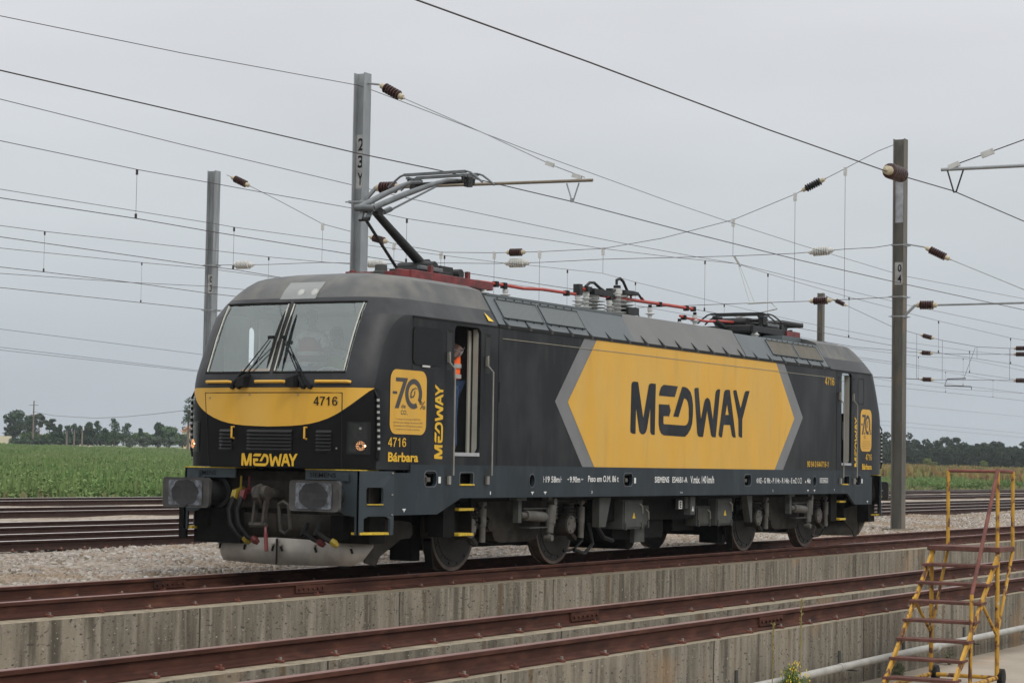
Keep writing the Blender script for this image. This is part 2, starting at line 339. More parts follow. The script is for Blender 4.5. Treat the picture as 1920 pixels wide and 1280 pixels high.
def put_digits(mb, s_, u0, u1, v0, v1, fn, mi=0):
    adv = []; x = 0
    for c in s_: adv.append(x); x += {' ': .3, '-': .5}.get(c, .70)
    tot = x-.1
    for c, a in zip(s_, adv):
        if c in DIG: mb.poly([[(u0+(a+p[0])/tot*(u1-u0), v0+p[1]*(v1-v0)) for p in lp] for lp in DIG[c]], fn, None, mi)
def textmesh(body, bold=0.0, italic=0.0):
    c = bpy.data.curves.new('text', 'FONT'); c.body = body; c.size = 1; c.offset = bold; c.shear = italic; c.resolution_u = 3
    o = bpy.data.objects.new('text', c); COL.objects.link(o); bpy.context.view_layer.update()
    me = bpy.data.meshes.new_from_object(o.evaluated_get(bpy.context.evaluated_depsgraph_get()))
    v = [tuple(p.co) for p in me.vertices]; f = [tuple(p.vertices) for p in me.polygons]
    bpy.data.objects.remove(o); bpy.data.curves.remove(c); bpy.data.meshes.remove(me)
    return v, f
def put_text(mb, body, u0, u1, v0, v1, fn, mi=0, bold=0.0, rot=False):
    v, f = textmesh(body, bold)
    xs = [p[0] for p in v]; ys = [p[1] for p in v]; a, b, c, d = min(xs), max(xs), min(ys), max(ys)
    if rot: vs = [fn(u1-(p[1]-c)/(d-c)*(u1-u0), v0+(p[0]-a)/(b-a)*(v1-v0), 0) for p in v]
    else: vs = [fn(u0+(p[0]-a)/(b-a)*(u1-u0), v0+(p[1]-c)/(d-c)*(v1-v0), 0) for p in v]
    mb.add(vs, f, mi); return mb
def dup_tree(o, parent=None):
    c = o.copy(); COL.objects.link(c)
    if parent is not None: c.parent = parent
    for ch in list(o.children): dup_tree(ch, c)
    return c
WIRES={'loco_contact': (0.0085, [(-15.311, 0.0, 5.615), (-14.374, 0.0, 5.62), (-11.274, 0.0, 5.639), (-7.549, 0.0, 5.657), (-5.453, 0.0, 5.695), (-1.37, 0.0, 5.714), (2.835, 0.0, 5.677), (8.331, 0.0, 5.657), (13.835, 0.0, 5.684), (24.014, 0.0, 5.777), (30.531, 0.0, 5.836)]), 'B_contact': (0.0085, [(-17.191, -6.5, 5.391), (-16.232, -6.5, 5.396), (-13.087, -6.5, 5.412), (-8.649, -6.5, 5.402), (-4.56, -6.5, 5.431), (-1.88, -6.5, 5.507), (1.669, -6.5, 5.452), (5.551, -6.5, 5.391)]), 'earth': (0.006, [(-11.809, 3.6, 7.208), (-10.663, 3.6, 7.262), (-6.872, 3.6, 7.442), (-2.285, 3.6, 7.723), (-1.853, 3.6, 7.713), (0.239, 3.6, 7.607), (3.406, 3.6, 7.436), (6.364, 3.6, 7.314), (9.886, 3.6, 7.169), (12.795, 3.6, 7.078), (17.164, 3.6, 6.97), (23.995, 3.6, 6.863), (25.087, 3.6, 6.859), (36.374, 3.6, 7.1), (44.356, 3.6, 7.27)]), 'T1_mess': (0.007, [(-5.542, 9.9, 6.942), (-4.025, 9.9, 6.93), (-0.365, 9.9, 6.9), (1.974, 9.9, 6.926), (3.498, 9.9, 6.939), (6.925, 9.9, 6.987), (8.135, 9.9, 7.005), (9.063, 9.9, 6.998), (17.826, 9.9, 7.234), (18.465, 9.9, 7.24), (23.318, 9.9, 7.435), (27.533, 9.9, 7.648), (30.015, 9.9, 7.553), (37.114, 9.9, 7.358), (41.405, 9.9, 7.291), (43.13, 9.9, 7.235), (46.665, 9.9, 7.178), (56.08, 9.9, 7.086), (58.036, 9.9, 7.114), (68.571, 9.9, 7.262)]), 'T1_cont': (0.008, [(-5.496, 9.9, 5.92), (-3.981, 9.9, 5.935), (-0.326, 9.9, 5.971), (2.014, 9.9, 5.96), (6.882, 9.9, 5.973), (9.147, 9.9, 5.992), (10.935, 9.9, 5.983), (17.269, 9.9, 6.03), (24.774, 9.9, 6.041), (31.893, 9.9, 6.01), (37.351, 9.9, 5.965), (41.434, 9.9, 5.943), (43.099, 9.9, 5.947), (46.688, 9.9, 5.955), (51.27, 9.9, 5.974), (56.019, 9.9, 5.993), (58.052, 9.9, 5.967), (68.583, 9.9, 5.831)]), 'T1b_mess': (0.007, [(-6.46, 9.0, 7.47), (-4.994, 9.0, 7.442), (-0.182, 9.0, 7.349), (5.608, 9.0, 7.286), (7.611, 9.0, 7.261), (16.121, 9.0, 7.285), (18.289, 9.0, 7.304), (22.899, 9.0, 7.375), (25.732, 9.0, 7.44), (30.454, 9.0, 7.392), (38.885, 9.0, 7.335), (40.493, 9.0, 7.315), (54.938, 9.0, 7.36), (65.111, 9.0, 7.392)]), 'T2_mess': (0.0065, [(-0.874, 14.6, 6.902), (0.916, 14.6, 6.915), (7.917, 14.6, 6.964), (8.775, 14.6, 6.961), (13.745, 14.6, 7.072), (14.411, 14.6, 7.089), (18.275, 14.6, 7.179), (21.636, 14.6, 7.269), (23.282, 14.6, 7.347), (26.71, 14.6, 7.472), (27.792, 14.6, 7.508), (30.135, 14.6, 7.422), (37.169, 14.6, 7.226), (40.623, 14.6, 7.146), (44.256, 14.6, 7.072), (54.566, 14.6, 6.997), (56.464, 14.6, 6.993), (65.287, 14.6, 7.089), (74.194, 14.6, 7.303), (86.634, 14.6, 7.601)]), 'T2_cont': (0.008, [(-0.83, 14.6, 5.936), (0.96, 14.6, 5.936), (7.86, 14.6, 5.936), (8.787, 14.6, 5.956), (10.48, 14.6, 5.926), (19.203, 14.6, 5.959), (26.76, 14.6, 6.007), (39.184, 14.6, 6.016), (50.009, 14.6, 6.028), (56.483, 14.6, 6.052), (61.092, 14.6, 6.006), (65.062, 14.6, 6.063), (71.631, 14.6, 6.07), (74.211, 14.6, 6.084), (86.646, 14.6, 6.151)]), 'T3_mess': (0.008, [(7.443, 23.0, 7.419), (9.722, 23.0, 7.445), (11.421, 23.0, 7.465), (18.584, 23.0, 7.65), (21.482, 23.0, 7.716), (24.291, 23.0, 7.82), (26.023, 23.0, 7.908), (38.749, 23.0, 8.14), (58.422, 23.0, 7.992), (72.227, 23.0, 7.696), (82.439, 23.0, 7.813), (90.485, 23.0, 8.123), (103.068, 23.0, 7.959), (118.919, 23.0, 7.753)]), 'T3_cont': (0.009, [(7.492, 23.0, 6.34), (9.771, 23.0, 6.36), (11.469, 23.0, 6.375), (15.039, 23.0, 6.387), (18.561, 23.0, 6.355), (27.377, 23.0, 6.419), (42.642, 23.0, 6.328), (64.965, 23.0, 6.326), (75.434, 23.0, 6.339), (82.285, 23.0, 6.518), (88.611, 23.0, 6.475), (94.905, 23.0, 6.502), (103.088, 23.0, 6.511), (118.929, 23.0, 6.528)]), 'T4_mess': (0.009, [(15.365, 31.0, 7.885), (18.109, 31.0, 7.951), (24.985, 31.0, 8.116), (28.691, 31.0, 8.233), (39.318, 31.0, 8.285), (63.448, 31.0, 8.185), (93.41, 31.0, 8.329), (111.471, 31.0, 8.322), (122.546, 31.0, 8.233), (130.571, 31.0, 8.325), (149.662, 31.0, 8.544)]), 'T4_cont': (0.01, [(15.419, 31.0, 6.693), (18.165, 31.0, 6.706), (25.1, 31.0, 6.737), (28.692, 31.0, 6.749), (43.404, 31.0, 6.814), (69.813, 31.0, 6.891), (97.27, 31.0, 6.815), (110.917, 31.0, 6.882), (122.434, 31.0, 6.936), (130.589, 31.0, 6.954), (149.675, 31.0, 6.998)]), 'feeder_a': (0.008, [(11.453, 27.0, 6.579), (13.961, 27.0, 6.672), (19.761, 27.0, 6.886), (23.635, 27.0, 7.084), (37.034, 27.0, 7.386), (61.212, 27.0, 7.207), (91.943, 27.0, 6.687), (102.308, 27.0, 6.729), (116.835, 27.0, 7.023), (134.297, 27.0, 7.377)]), 'feeder_b': (0.009, [(32.288, 48.0, 6.901), (36.03, 48.0, 6.804), (50.25, 48.0, 6.435), (82.845, 48.0, 6.345), (152.007, 48.0, 7.229), (189.039, 48.0, 7.226), (215.015, 48.0, 7.225)]), 'feeder_c': (0.009, [(32.323, 48.0, 6.128), (36.065, 48.0, 6.025), (49.785, 48.0, 5.65), (82.874, 48.0, 5.516), (152.039, 48.0, 5.682), (189.062, 48.0, 5.476), (215.03, 48.0, 5.332)]), 'feeder_d': (0.009, [(33.319, 49.0, 6.059), (37.119, 49.0, 5.973), (51.049, 49.0, 5.657), (84.662, 49.0, 5.343), (154.907, 49.0, 5.355), (192.506, 49.0, 5.08), (218.878, 49.0, 4.886)])}
DROPS=[('T1', (-0.365, 9.9, 6.9), (-0.365, 9.9, 5.971)), ('T1', (9.063, 9.9, 6.998), (9.063, 9.9, 5.992)), ('T1', (25.289, 9.9, 7.523), (25.289, 9.9, 6.044)), ('T1', (30.015, 9.9, 7.553), (30.015, 9.9, 6.037)), ('T1', (37.114, 9.9, 7.358), (37.114, 9.9, 5.965)), ('T1', (46.665, 9.9, 7.178), (46.665, 9.9, 5.957)), ('T1', (56.08, 9.9, 7.086), (56.08, 9.9, 5.993)), ('T2', (8.775, 14.6, 6.961), (8.775, 14.6, 5.956)), ('T2', (18.292, 14.6, 7.181), (18.292, 14.6, 5.954)), ('T2', (25.452, 14.6, 7.411), (25.452, 14.6, 5.975)), ('T2', (30.119, 14.6, 7.42), (30.119, 14.6, 6.013)), ('T2', (37.169, 14.6, 7.226), (37.169, 14.6, 6.02)), ('T2', (65.287, 14.6, 7.089), (65.287, 14.6, 6.073)), ('T3', (11.421, 23.0, 7.465), (11.421, 23.0, 6.375)), ('T3', (21.482, 23.0, 7.713), (21.482, 23.0, 6.391)), ('T3', (82.439, 23.0, 7.813), (82.439, 23.0, 6.514)), ('T3', (90.485, 23.0, 8.123), (90.485, 23.0, 6.492)), ('T4', (24.985, 31.0, 8.122), (24.985, 31.0, 6.733)), ('T4', (111.471, 31.0, 8.322), (111.471, 31.0, 6.882)), ('T4', (122.546, 31.0, 8.233), (122.546, 31.0, 6.936))]
SPAN={'up': [(24.0, 3.583, 10.433), (24.0, 4.121, 10.257), (24.0, 5.054, 9.832), (24.0, 6.544, 9.186), (24.0, 8.435, 8.539), (24.0, 10.715, 8.088), (24.0, 12.621, 7.858), (24.0, 14.773, 7.837), (24.0, 16.358, 7.859), (24.0, 18.216, 7.939), (24.0, 20.016, 8.27), (24.0, 21.521, 8.682), (24.0, 22.766, 9.005), (24.0, 24.368, 9.767), (24.0, 26.009, 10.513), (24.0, 26.676, 10.796)], 'mid': [(24.0, 3.684, 7.646), (24.0, 4.177, 7.59), (24.0, 5.033, 7.576), (24.0, 6.526, 7.507), (24.0, 8.422, 7.495), (24.0, 12.615, 7.54), (24.0, 14.767, 7.514), (24.0, 16.294, 7.53), (24.0, 18.209, 7.607), (24.0, 20.622, 7.65), (24.0, 22.794, 7.77), (24.0, 24.95, 7.769), (24.0, 27.244, 7.823)], 'low': [(24.0, 3.673, 6.204), (24.0, 5.761, 6.149), (24.0, 7.827, 6.135), (24.0, 11.726, 6.08), (24.0, 16.83, 6.057), (24.0, 22.791, 6.159), (24.0, 27.262, 6.337)], 'up2': [(76.0, 26.196, 10.874), (76.0, 25.209, 10.416), (76.0, 22.274, 9.066), (76.0, 20.882, 8.646), (76.0, 19.479, 8.287), (76.0, 17.608, 7.928), (76.0, 15.882, 7.824), (76.0, 13.194, 7.821)], 'mid2': [(76.0, 26.17, 8.319), (76.0, 24.427, 8.008), (76.0, 22.027, 7.781), (76.0, 20.318, 7.621), (76.0, 17.606, 7.537), (76.0, 15.349, 7.514), (76.0, 13.193, 7.52)], 'low2': [(76.0, 26.153, 6.58), (76.0, 24.413, 6.427), (76.0, 22.164, 6.331), (76.0, 20.251, 6.224), (76.0, 15.344, 6.163), (76.0, 13.189, 6.155)]}
SPAN_DROPS=[((24.0, 5.054, 9.832), (24, 5.054, 6.192)), ((24.0, 6.544, 9.186), (24, 6.544, 6.166)), ((24.0, 8.435, 8.539), (24, 8.435, 7.494)), ((24.0, 12.621, 7.858), (24, 12.621, 7.128)), ((24.0, 14.773, 7.837), (24, 14.773, 6.064)), ((24.0, 16.358, 7.859), (24, 16.358, 6.063)), ((24.0, 20.016, 8.27), (24, 20.016, 7.21)), ((24.0, 22.766, 9.005), (24, 22.766, 7.77)), ((24.0, 18.275, 7.941), (24, 18.275, 6.101))]
SPAN2_DROPS=[((76.0, 20.882, 8.646), (76, 20.882, 6.241)), ((76.0, 19.479, 8.316), (76, 19.479, 6.235)), ((76.0, 17.608, 7.928), (76, 17.608, 7.315)), ((76.0, 15.882, 7.824), (76, 15.882, 6.193))]
LOGO={'M': [[(0.0033, 0.9136), (0.0089, 0.9593), (0.0214, 0.9763), (0.0536, 0.9734), (0.0967, 0.3107), (0.1361, 0.9323), (0.1437, 0.9607), (0.1549, 0.9715), (0.1908, 0.9691), (0.1876, 0.0102), (0.1711, 0.0105), (0.1606, 0.0217), (0.1525, 0.0619), (0.1499, 0.5095), (0.1271, 0.1204), (0.1188, 0.0581), (0.1087, 0.0222), (0.0934, 0.0083), (0.078, 0.0229), (0.0674, 0.0726), (0.0403, 0.5014), (0.039, 0.0126), (0.0171, 0.0143), (0.0044, 0.0311), (0.0, 0.0749)]], 'E': [[(0.2175, 0.753), (0.2206, 0.8262), (0.2316, 0.9115), (0.2491, 0.9611), (0.2624, 0.9661), (0.3681, 0.9617), (0.3438, 0.7501)]], 'D': [[(0.2167, 0.5932), (0.2959, 0.5924), (0.2976, 0.6178), (0.3127, 0.4842), (0.2973, 0.3521), (0.2945, 0.3788), (0.2543, 0.3729), (0.2551, 0.2398), (0.2596, 0.2217), (0.4257, 0.2158), (0.4442, 0.233), (0.456, 0.2814), (0.4622, 0.3419), (0.4609, 0.5549), (0.4528, 0.6707), (0.4395, 0.7258), (0.4208, 0.7436), (0.3761, 0.3719), (0.3332, 0.3762), (0.403, 0.9607), (0.4261, 0.9614), (0.4494, 0.9408), (0.4731, 0.8774), (0.4878, 0.7733), (0.4962, 0.625), (0.4963, 0.4323), (0.4907, 0.2604), (0.4773, 0.1519), (0.4545, 0.0534), (0.4316, 0.0), (0.2591, 0.0094), (0.2394, 0.0406), (0.2248, 0.1115), (0.2171, 0.2244)]], 'W': [[(0.5057, 0.9376), (0.5131, 0.9628), (0.5245, 0.9673), (0.5415, 0.9688), (0.565, 0.3564), (0.5909, 0.6955), (0.5992, 0.7555), (0.6164, 0.7934), (0.634, 0.7685), (0.644, 0.7159), (0.6684, 0.3601), (0.689, 0.8992), (0.6956, 0.9488), (0.7112, 0.9805), (0.7301, 0.9778), (0.6958, 0.0182), (0.6674, 0.0175), (0.6555, 0.0468), (0.6178, 0.5375), (0.5851, 0.0135), (0.5536, 0.0103), (0.5411, 0.0305), (0.5341, 0.0942)]], 'A': [[(0.7202, 0.0711), (0.7228, 0.1262), (0.7652, 0.9255), (0.775, 0.9717), (0.793, 0.9865), (0.8173, 0.9849), (0.8764, 0.032), (0.8539, 0.0297), (0.8415, 0.0618), (0.8241, 0.2775), (0.7658, 0.2744), (0.7512, 0.0238), (0.7333, 0.022)], [(0.7787, 0.4749), (0.7936, 0.703), (0.8099, 0.4796)]], 'Y': [[(0.8478, 0.9644), (0.8538, 0.988), (0.8773, 0.9951), (0.9174, 0.6305), (0.9551, 0.9638), (0.9675, 0.9979), (1.0, 1.0), (0.9352, 0.4086), (0.9351, 0.0357), (0.9154, 0.0382), (0.9018, 0.0681), (0.898, 0.4034)]]}
TREES=[('broad', 'big broad dark tree at the far left edge', 310.2, 304.4, 3.66, 7.49, 5.77), ('broad', 'dark tree just right of the big tree at the left edge', 319.4, 308.5, 3.76, 6.6, 4.72), ('umbrella', 'umbrella topped pine beside the power pole', 309.0, 296.4, 3.84, 6.61, 2.51), ('umbrella', 'sparse small pine with a thin crown right of the power pole', 302.5, 287.6, 3.83, 4.91, 2.68), ('young', 'first narrow young pine right of the sparse pine', 295.5, 279.7, 3.69, 3.49, 1.42), ('young', 'second narrow young pine, slightly taller', 296.1, 278.7, 3.7, 3.92, 1.42), ('young', 'narrow young pine in the middle of the low row', 296.8, 277.5, 3.73, 3.7, 1.42), ('young', 'pointed young pine in the low row', 297.4, 276.4, 3.75, 4.03, 1.42), ('young', 'last young pine of the low row', 298.0, 275.4, 3.77, 3.6, 1.42), ('broad', 'left one of two adjoining dense trees in the open field edge', 291.3, 266.9, 3.76, 4.36, 2.56), ('young', 'right one of two adjoining dense trees, with a narrow top', 293.7, 266.8, 3.8, 4.49, 1.61), ('young', 'small dark tree before the solitary pines', 289.1, 260.7, 3.79, 2.94, 1.37), ('young', 'solitary pine with a bare lower trunk', 286.1, 255.9, 3.69, 4.99, 1.87), ('young', 'solitary bushy pine right of the tall solitary one', 287.3, 253.8, 3.73, 4.05, 2.08), ('young', 'very small conifer between the pine and the round tree', 296.4, 258.1, 3.83, 3.09, 1.07), ('broad', 'round dark tree left of the pale willow-like tree', 298.2, 254.9, 3.79, 4.47, 2.56), ('broadpale', 'pale green rounded tree near the ochre house', 275.7, 233.8, 3.66, 3.46, 4.55), ('tallpine', 'tall irregular pine beside the front of the locomotive', 230.3, 192.4, 3.06, 7.53, 2.85), ('olive', 'olive', 241.0, 213.9, 3.15, 1.24, 2.31), ('olive', 'olive', 242.1, 211.9, 3.19, 1.42, 2.31), ('olive', 'olive', 243.3, 209.9, 3.23, 1.42, 2.31), ('olive', 'olive', 244.3, 208.1, 3.27, 1.33, 2.31), ('olive', 'olive', 245.4, 206.2, 3.3, 1.24, 2.31), ('olive', 'olive', 246.4, 204.4, 3.34, 1.06, 2.31), ('shrub', 'shrub', 293.8, 286.6, 3.47, 2.19, 2.63), ('shrub', 'shrub', 294.4, 285.6, 3.49, 1.42, 2.63), ('shrub', 'shrub', 295.0, 284.5, 3.51, 1.53, 2.63), ('shrub', 'shrub', 295.6, 283.5, 3.54, 1.64, 2.63), ('shrub', 'shrub', 296.2, 282.5, 3.56, 1.75, 2.63), ('shrub', 'shrub', 296.8, 281.4, 3.58, 1.86, 2.63), ('shrub', 'shrub', 297.4, 280.4, 3.6, 1.97, 2.63), ('shrub', 'shrub', 298.0, 279.3, 3.62, 2.08, 2.63), ('shrub', 'shrub', 298.6, 278.3, 3.64, 2.19, 2.63), ('shrub', 'shrub', 299.2, 277.2, 3.66, 1.42, 2.63), ('shrub', 'shrub', 299.8, 276.2, 3.69, 1.53, 2.63), ('shrub', 'shrub', 300.4, 275.1, 3.71, 1.64, 2.63), ('shrub', 'shrub', 301.1, 274.1, 3.73, 1.75, 2.63), ('shrub', 'shrub', 301.7, 273.0, 3.75, 1.86, 2.63), ('shrub', 'shrub', 302.3, 272.0, 3.77, 1.97, 2.63), ('shrub', 'shrub', 302.9, 271.0, 3.79, 2.08, 2.63), ('shrub', 'shrub', 303.5, 269.9, 3.81, 2.19, 2.63), ('shrub', 'shrub', 304.1, 268.9, 3.84, 1.42, 2.63), ('shrub', 'shrub', 310.9, 273.1, 3.9, 1.56, 2.68), ('shrub', 'shrub', 311.5, 272.0, 3.92, 1.67, 2.68), ('shrub', 'shrub', 312.1, 270.9, 3.94, 1.78, 2.68), ('shrub', 'shrub', 312.7, 269.9, 3.97, 1.9, 2.68), ('shrub', 'shrub', 313.3, 268.8, 3.99, 2.01, 2.68), ('shrub', 'shrub', 313.9, 267.7, 4.01, 2.12, 2.68), ('shrub', 'shrub', 314.5, 266.7, 4.03, 2.23, 2.68), ('shrub', 'shrub', 315.2, 265.6, 4.05, 1.45, 2.68), ('shrub', 'shrub', 315.8, 264.6, 4.08, 1.56, 2.68), ('shrub', 'shrub', 316.4, 263.5, 4.1, 1.67, 2.68)]
WOOD_BACK=[(389.1, 137.6, 1.88, 8.14, 2.68), (413.6, 145.1, 1.93, 9.19, 2.83), (438.3, 152.4, 1.98, 8.82, 2.98), (391.1, 134.1, 1.96, 7.81, 2.68), (415.8, 141.4, 2.01, 7.66, 2.83), (440.7, 148.3, 2.06, 8.2, 2.98), (393.2, 130.4, 2.03, 7.02, 2.68), (418.1, 137.3, 2.09, 7.42, 2.83), (443.1, 144.0, 2.15, 6.95, 2.98), (395.5, 126.4, 2.11, 6.36, 2.68), (420.5, 133.2, 2.17, 6.95, 2.83), (445.6, 139.8, 2.24, 8.2, 2.98), (397.5, 122.9, 2.19, 6.58, 2.68), (422.6, 129.5, 2.25, 5.89, 2.83), (447.8, 135.8, 2.32, 5.71, 2.98), (399.8, 119.0, 2.27, 6.13, 2.68), (425.1, 125.2, 2.34, 5.77, 2.83), (450.4, 131.3, 2.41, 6.71, 2.98), (402.1, 114.9, 2.35, 5.91, 2.68), (427.5, 120.9, 2.43, 6.36, 2.83), (453.1, 126.8, 2.51, 5.84, 2.98), (404.5, 110.7, 2.44, 5.8, 2.68), (430.2, 116.2, 2.52, 5.54, 2.83)]
WOOD_FRONT=[(346.0, 122.0, 1.74, 4.3, 2.61), (352.6, 122.6, 1.78, 3.86, 2.65), (359.2, 123.2, 1.81, 4.33, 2.69), (365.9, 123.7, 1.85, 3.87, 2.73), (349.4, 116.1, 1.86, 4.1, 2.61), (356.1, 116.6, 1.9, 3.66, 2.65), (362.7, 117.1, 1.94, 4.13, 2.69), (369.4, 117.5, 1.98, 3.66, 2.73), (352.8, 110.2, 1.99, 3.9, 2.61), (359.5, 110.6, 2.02, 4.37, 2.65), (366.2, 111.0, 2.06, 3.92, 2.69), (373.0, 111.3, 2.1, 4.4, 2.73), (356.2, 104.3, 2.11, 3.7, 2.61), (362.9, 104.6, 2.15, 4.17, 2.65), (369.7, 104.9, 2.19, 3.71, 2.69), (376.5, 105.2, 2.23, 4.19, 2.73), (359.6, 98.4, 2.23, 3.5, 2.61), (366.4, 98.6, 2.27, 3.96, 2.65)]
BRIGHT_BUSH=[(341.2, 110.2, 2.1, 1.46, 1.76), (337.0, 107.6, 2.12, 0.87, 1.35), (346.4, 101.2, 2.19, 1.17, 1.37)]
HEDGE=[(287.5, 283.5, 3.6), (297.8, 265.7, 3.9)]
FWALL=[(289.9, 289.4, 3.6), (291.1, 287.4, 3.6)]
HOUSE=(365.1, 299.3, 4.4)
HOUSE2=(331.3, 317.9, 4.0)
POLES=[(289.5, 280.1, 3.7, 8.4), (230.0, 192.8, 2.9, 5.9), (286.8, 264.7, 3.7, 2.9), (287.6, 269.4, 3.7, 2.5), (288.3, 268.1, 3.7, 2.6)]
POLEWIRE=[(289.1, 280.1, 9.9), (279.2, 265.5, 8.9), (269.3, 251.2, 8.4), (259.1, 237.1, 8.0), (249.2, 222.5, 8.0), (239.5, 207.5, 8.3), (229.7, 192.7, 8.7)]
# ================================================================== SETTING
rng = np.random.default_rng(5)
def gz(x, y):
    """ground height beyond the yard: flat ballast, then a field that rises gently"""
    if y < 34: return -0.17
    return -0.17+0.0122*(y-34)
# ---- ground sheet (field and far land)
def ground_mesh():
    ys = [34, 36, 40, 50, 70, 100, 140, 200, 280, 380, 500, 700]; xs = [-180, -100, -60, -20, 0, 20, 45, 80, 120, 180, 260, 400, 600, 800]
    mb = MB(); vs = [(x, y, min(gz(x, y), 5.0)-(0.02 if y == 34 else 0)) for y in ys for x in xs]; nx = len(xs)
    mb.add(vs, [(j*nx+i, j*nx+i+1, (j+1)*nx+i+1, (j+1)*nx+i) for j in range(len(ys)-1) for i in range(nx-1)])
    mb.box(-180, 800, -60, 34, -3.0, -2.4)
    return mb
field_soil_m = mat('field_soil', (0.13, 0.15, 0.075), 0.95, var=0.3, scale=0.3)
ground_mesh().build('ground', field_soil_m, kind='structure')
# ---- ballast
ballast_m = mat('ballast_gravel', (0.30, 0.24, 0.185), 0.95, var=0.1, scale=1.0)
def make_ballast(m):
    n, l, b = N(m); t = n.new('ShaderNodeTexCoord')
    v = n.new('ShaderNodeTexVoronoi'); v.inputs['Scale'].default_value = 14; l.new(t.outputs['Object'], v.inputs[0])
    r = n.new('ShaderNodeValToRGB'); sp = n.new('ShaderNodeSeparateColor'); l.new(v.outputs['Color'], sp.inputs[0]); l.new(sp.outputs[0], r.inputs[0])
    e = r.color_ramp.elements; e[0].color = (0.14, 0.115, 0.085, 1); e[1].color = (0.42, 0.38, 0.33, 1)
    q = e.new(0.35); q.color = (0.26, 0.215, 0.165, 1); q = e.new(0.6); q.color = (0.31, 0.245, 0.18, 1)
    nz = n.new('ShaderNodeTexNoise'); nz.inputs['Scale'].default_value = 0.5; l.new(t.outputs['Object'], nz.inputs[0])
    mr = n.new('ShaderNodeMapRange'); mr.inputs[1].default_value = 0.45; mr.inputs[2].default_value = 0.7; mr.inputs[4].default_value = 0.6; l.new(nz.outputs[0], mr.inputs[0])
    mx = n.new('ShaderNodeMix'); mx.data_type = 'RGBA'; l.new(mr.outputs[0], mx.inputs[0]); l.new(r.outputs[0], mx.inputs[6]); mx.inputs[7].default_value = (0.235, 0.17, 0.11, 1)
    l.new(mx.outputs[2], b.inputs['Base Color'])
    d = n.new('ShaderNodeBump'); d.inputs['Strength'].default_value = 0.9; d.inputs['Distance'].default_value = 0.03; d.invert = True
    l.new(v.outputs['Distance'], d.inputs['Height']); l.new(d.outputs[0], b.inputs['Normal'])
make_ballast(ballast_m)
mb = MB(); nx = 90; ny = 36; xs = np.linspace(-40, 240, nx); ys = list(np.linspace(1.22, 9, 14))+list(np.linspace(10, 34.5, ny-14))
mb.add([(x, y, -0.135+0.03*math.sin(x*0.9+y)+0.03*math.cos(y*1.7-x*0.4)-(0.10 if y < 1.5 else 0)-(0.03 if y > 8 else 0)) for y in ys for x in xs],
       [(j*nx+i, j*nx+i+1, (j+1)*nx+i+1, (j+1)*nx+i) for j in range(ny-1) for i in range(nx-1)])
mb.build('ballast', ballast_m, kind='structure', smooth=True)
# loose stones lying on the ballast (nobody could count them)
def scatter_mesh(P, S, shape_v, shape_f, name, m_, colseed=None, tilt=True, zs=None, kind='stuff', label=None, cat_=None):
    k = len(P); V = np.asarray(shape_v, float); nv = len(V)
    ang = rng.uniform(0, 2*np.pi, k); ca, sa = np.cos(ang), np.sin(ang)
    sc = S[:, None, None]*V[None]*(rng.uniform(0.7, 1.3, (k, 1, 3)) if tilt else 1)
    if zs is not None: sc[:, :, 2] = V[None, :, 2]*zs[:, None]
    x = sc[:, :, 0]*ca[:, None]-sc[:, :, 1]*sa[:, None]; y = sc[:, :, 0]*sa[:, None]+sc[:, :, 1]*ca[:, None]
    A = np.stack([x, y, sc[:, :, 2]], 2)
    if tilt: A += rng.normal(0, 0.12, A.shape)*S[:, None, None]
    A += P[:, None, :]
    A = A.reshape(-1, 3); Fc = (np.asarray(shape_f)[None]+(np.arange(k)*nv)[:, None, None]).reshape(-1, 3)
    me = bpy.data.meshes.new(name); me.vertices.add(len(A)); me.vertices.foreach_set('co', A.ravel())
    me.loops.add(Fc.size); me.loops.foreach_set('vertex_index', Fc.ravel().astype(np.int32))
    me.polygons.add(len(Fc)); me.polygons.foreach_set('loop_start', np.arange(0, Fc.size, 3, dtype=np.int32)); me.polygons.foreach_set('loop_total', np.full(len(Fc), 3, np.int32))
    at = me.attributes.new('tone', 'FLOAT', 'POINT'); at.data.foreach_set('value', np.repeat(rng.uniform(0, 1, k), nv).astype(np.float32))
    me.update(); me.validate(); me.materials.append(m_)
    o = bpy.data.objects.new(name, me); COL.objects.link(o)
    if kind: o['kind'] = kind
    if label: tag(o, label, cat_)
    return o
def tone_mat(name, cols, rough=0.9, noise=None, transl=0.0):
    m = bpy.data.materials.new(name); m.use_nodes = True; n, l, b = N(m); b.inputs['Roughness'].default_value = rough; b.inputs['Specular IOR Level'].default_value = 0.2
    a = n.new('ShaderNodeAttribute'); a.attribute_name = 'tone'; r = n.new('ShaderNodeValToRGB'); l.new(a.outputs['Fac'], r.inputs[0])
    e = r.color_ramp.elements; e[0].color = (*cols[0], 1); e[1].color = (*cols[-1], 1)
    for i, c in enumerate(cols[1:-1]): q = e.new((i+1)/(len(cols)-1)); q.color = (*c, 1)
    src = r.outputs[0]
    if noise:
        t = n.new('ShaderNodeTexCoord'); nz = n.new('ShaderNodeTexNoise'); nz.inputs['Scale'].default_value = noise[0]; nz.inputs['Detail'].default_value = 5; l.new(t.outputs['Object'], nz.inputs[0])
        mr = n.new('ShaderNodeMapRange'); mr.inputs[1].default_value = noise[2]; mr.inputs[2].default_value = noise[3]; l.new(nz.outputs[0], mr.inputs[0])
        mx = n.new('ShaderNodeMix'); mx.data_type = 'RGBA'; l.new(mr.outputs[0], mx.inputs[0]); l.new(src, mx.inputs[6]); mx.inputs[7].default_value = (*noise[1], 1); src = mx.outputs[2]
    l.new(src, b.inputs['Base Color']); return m
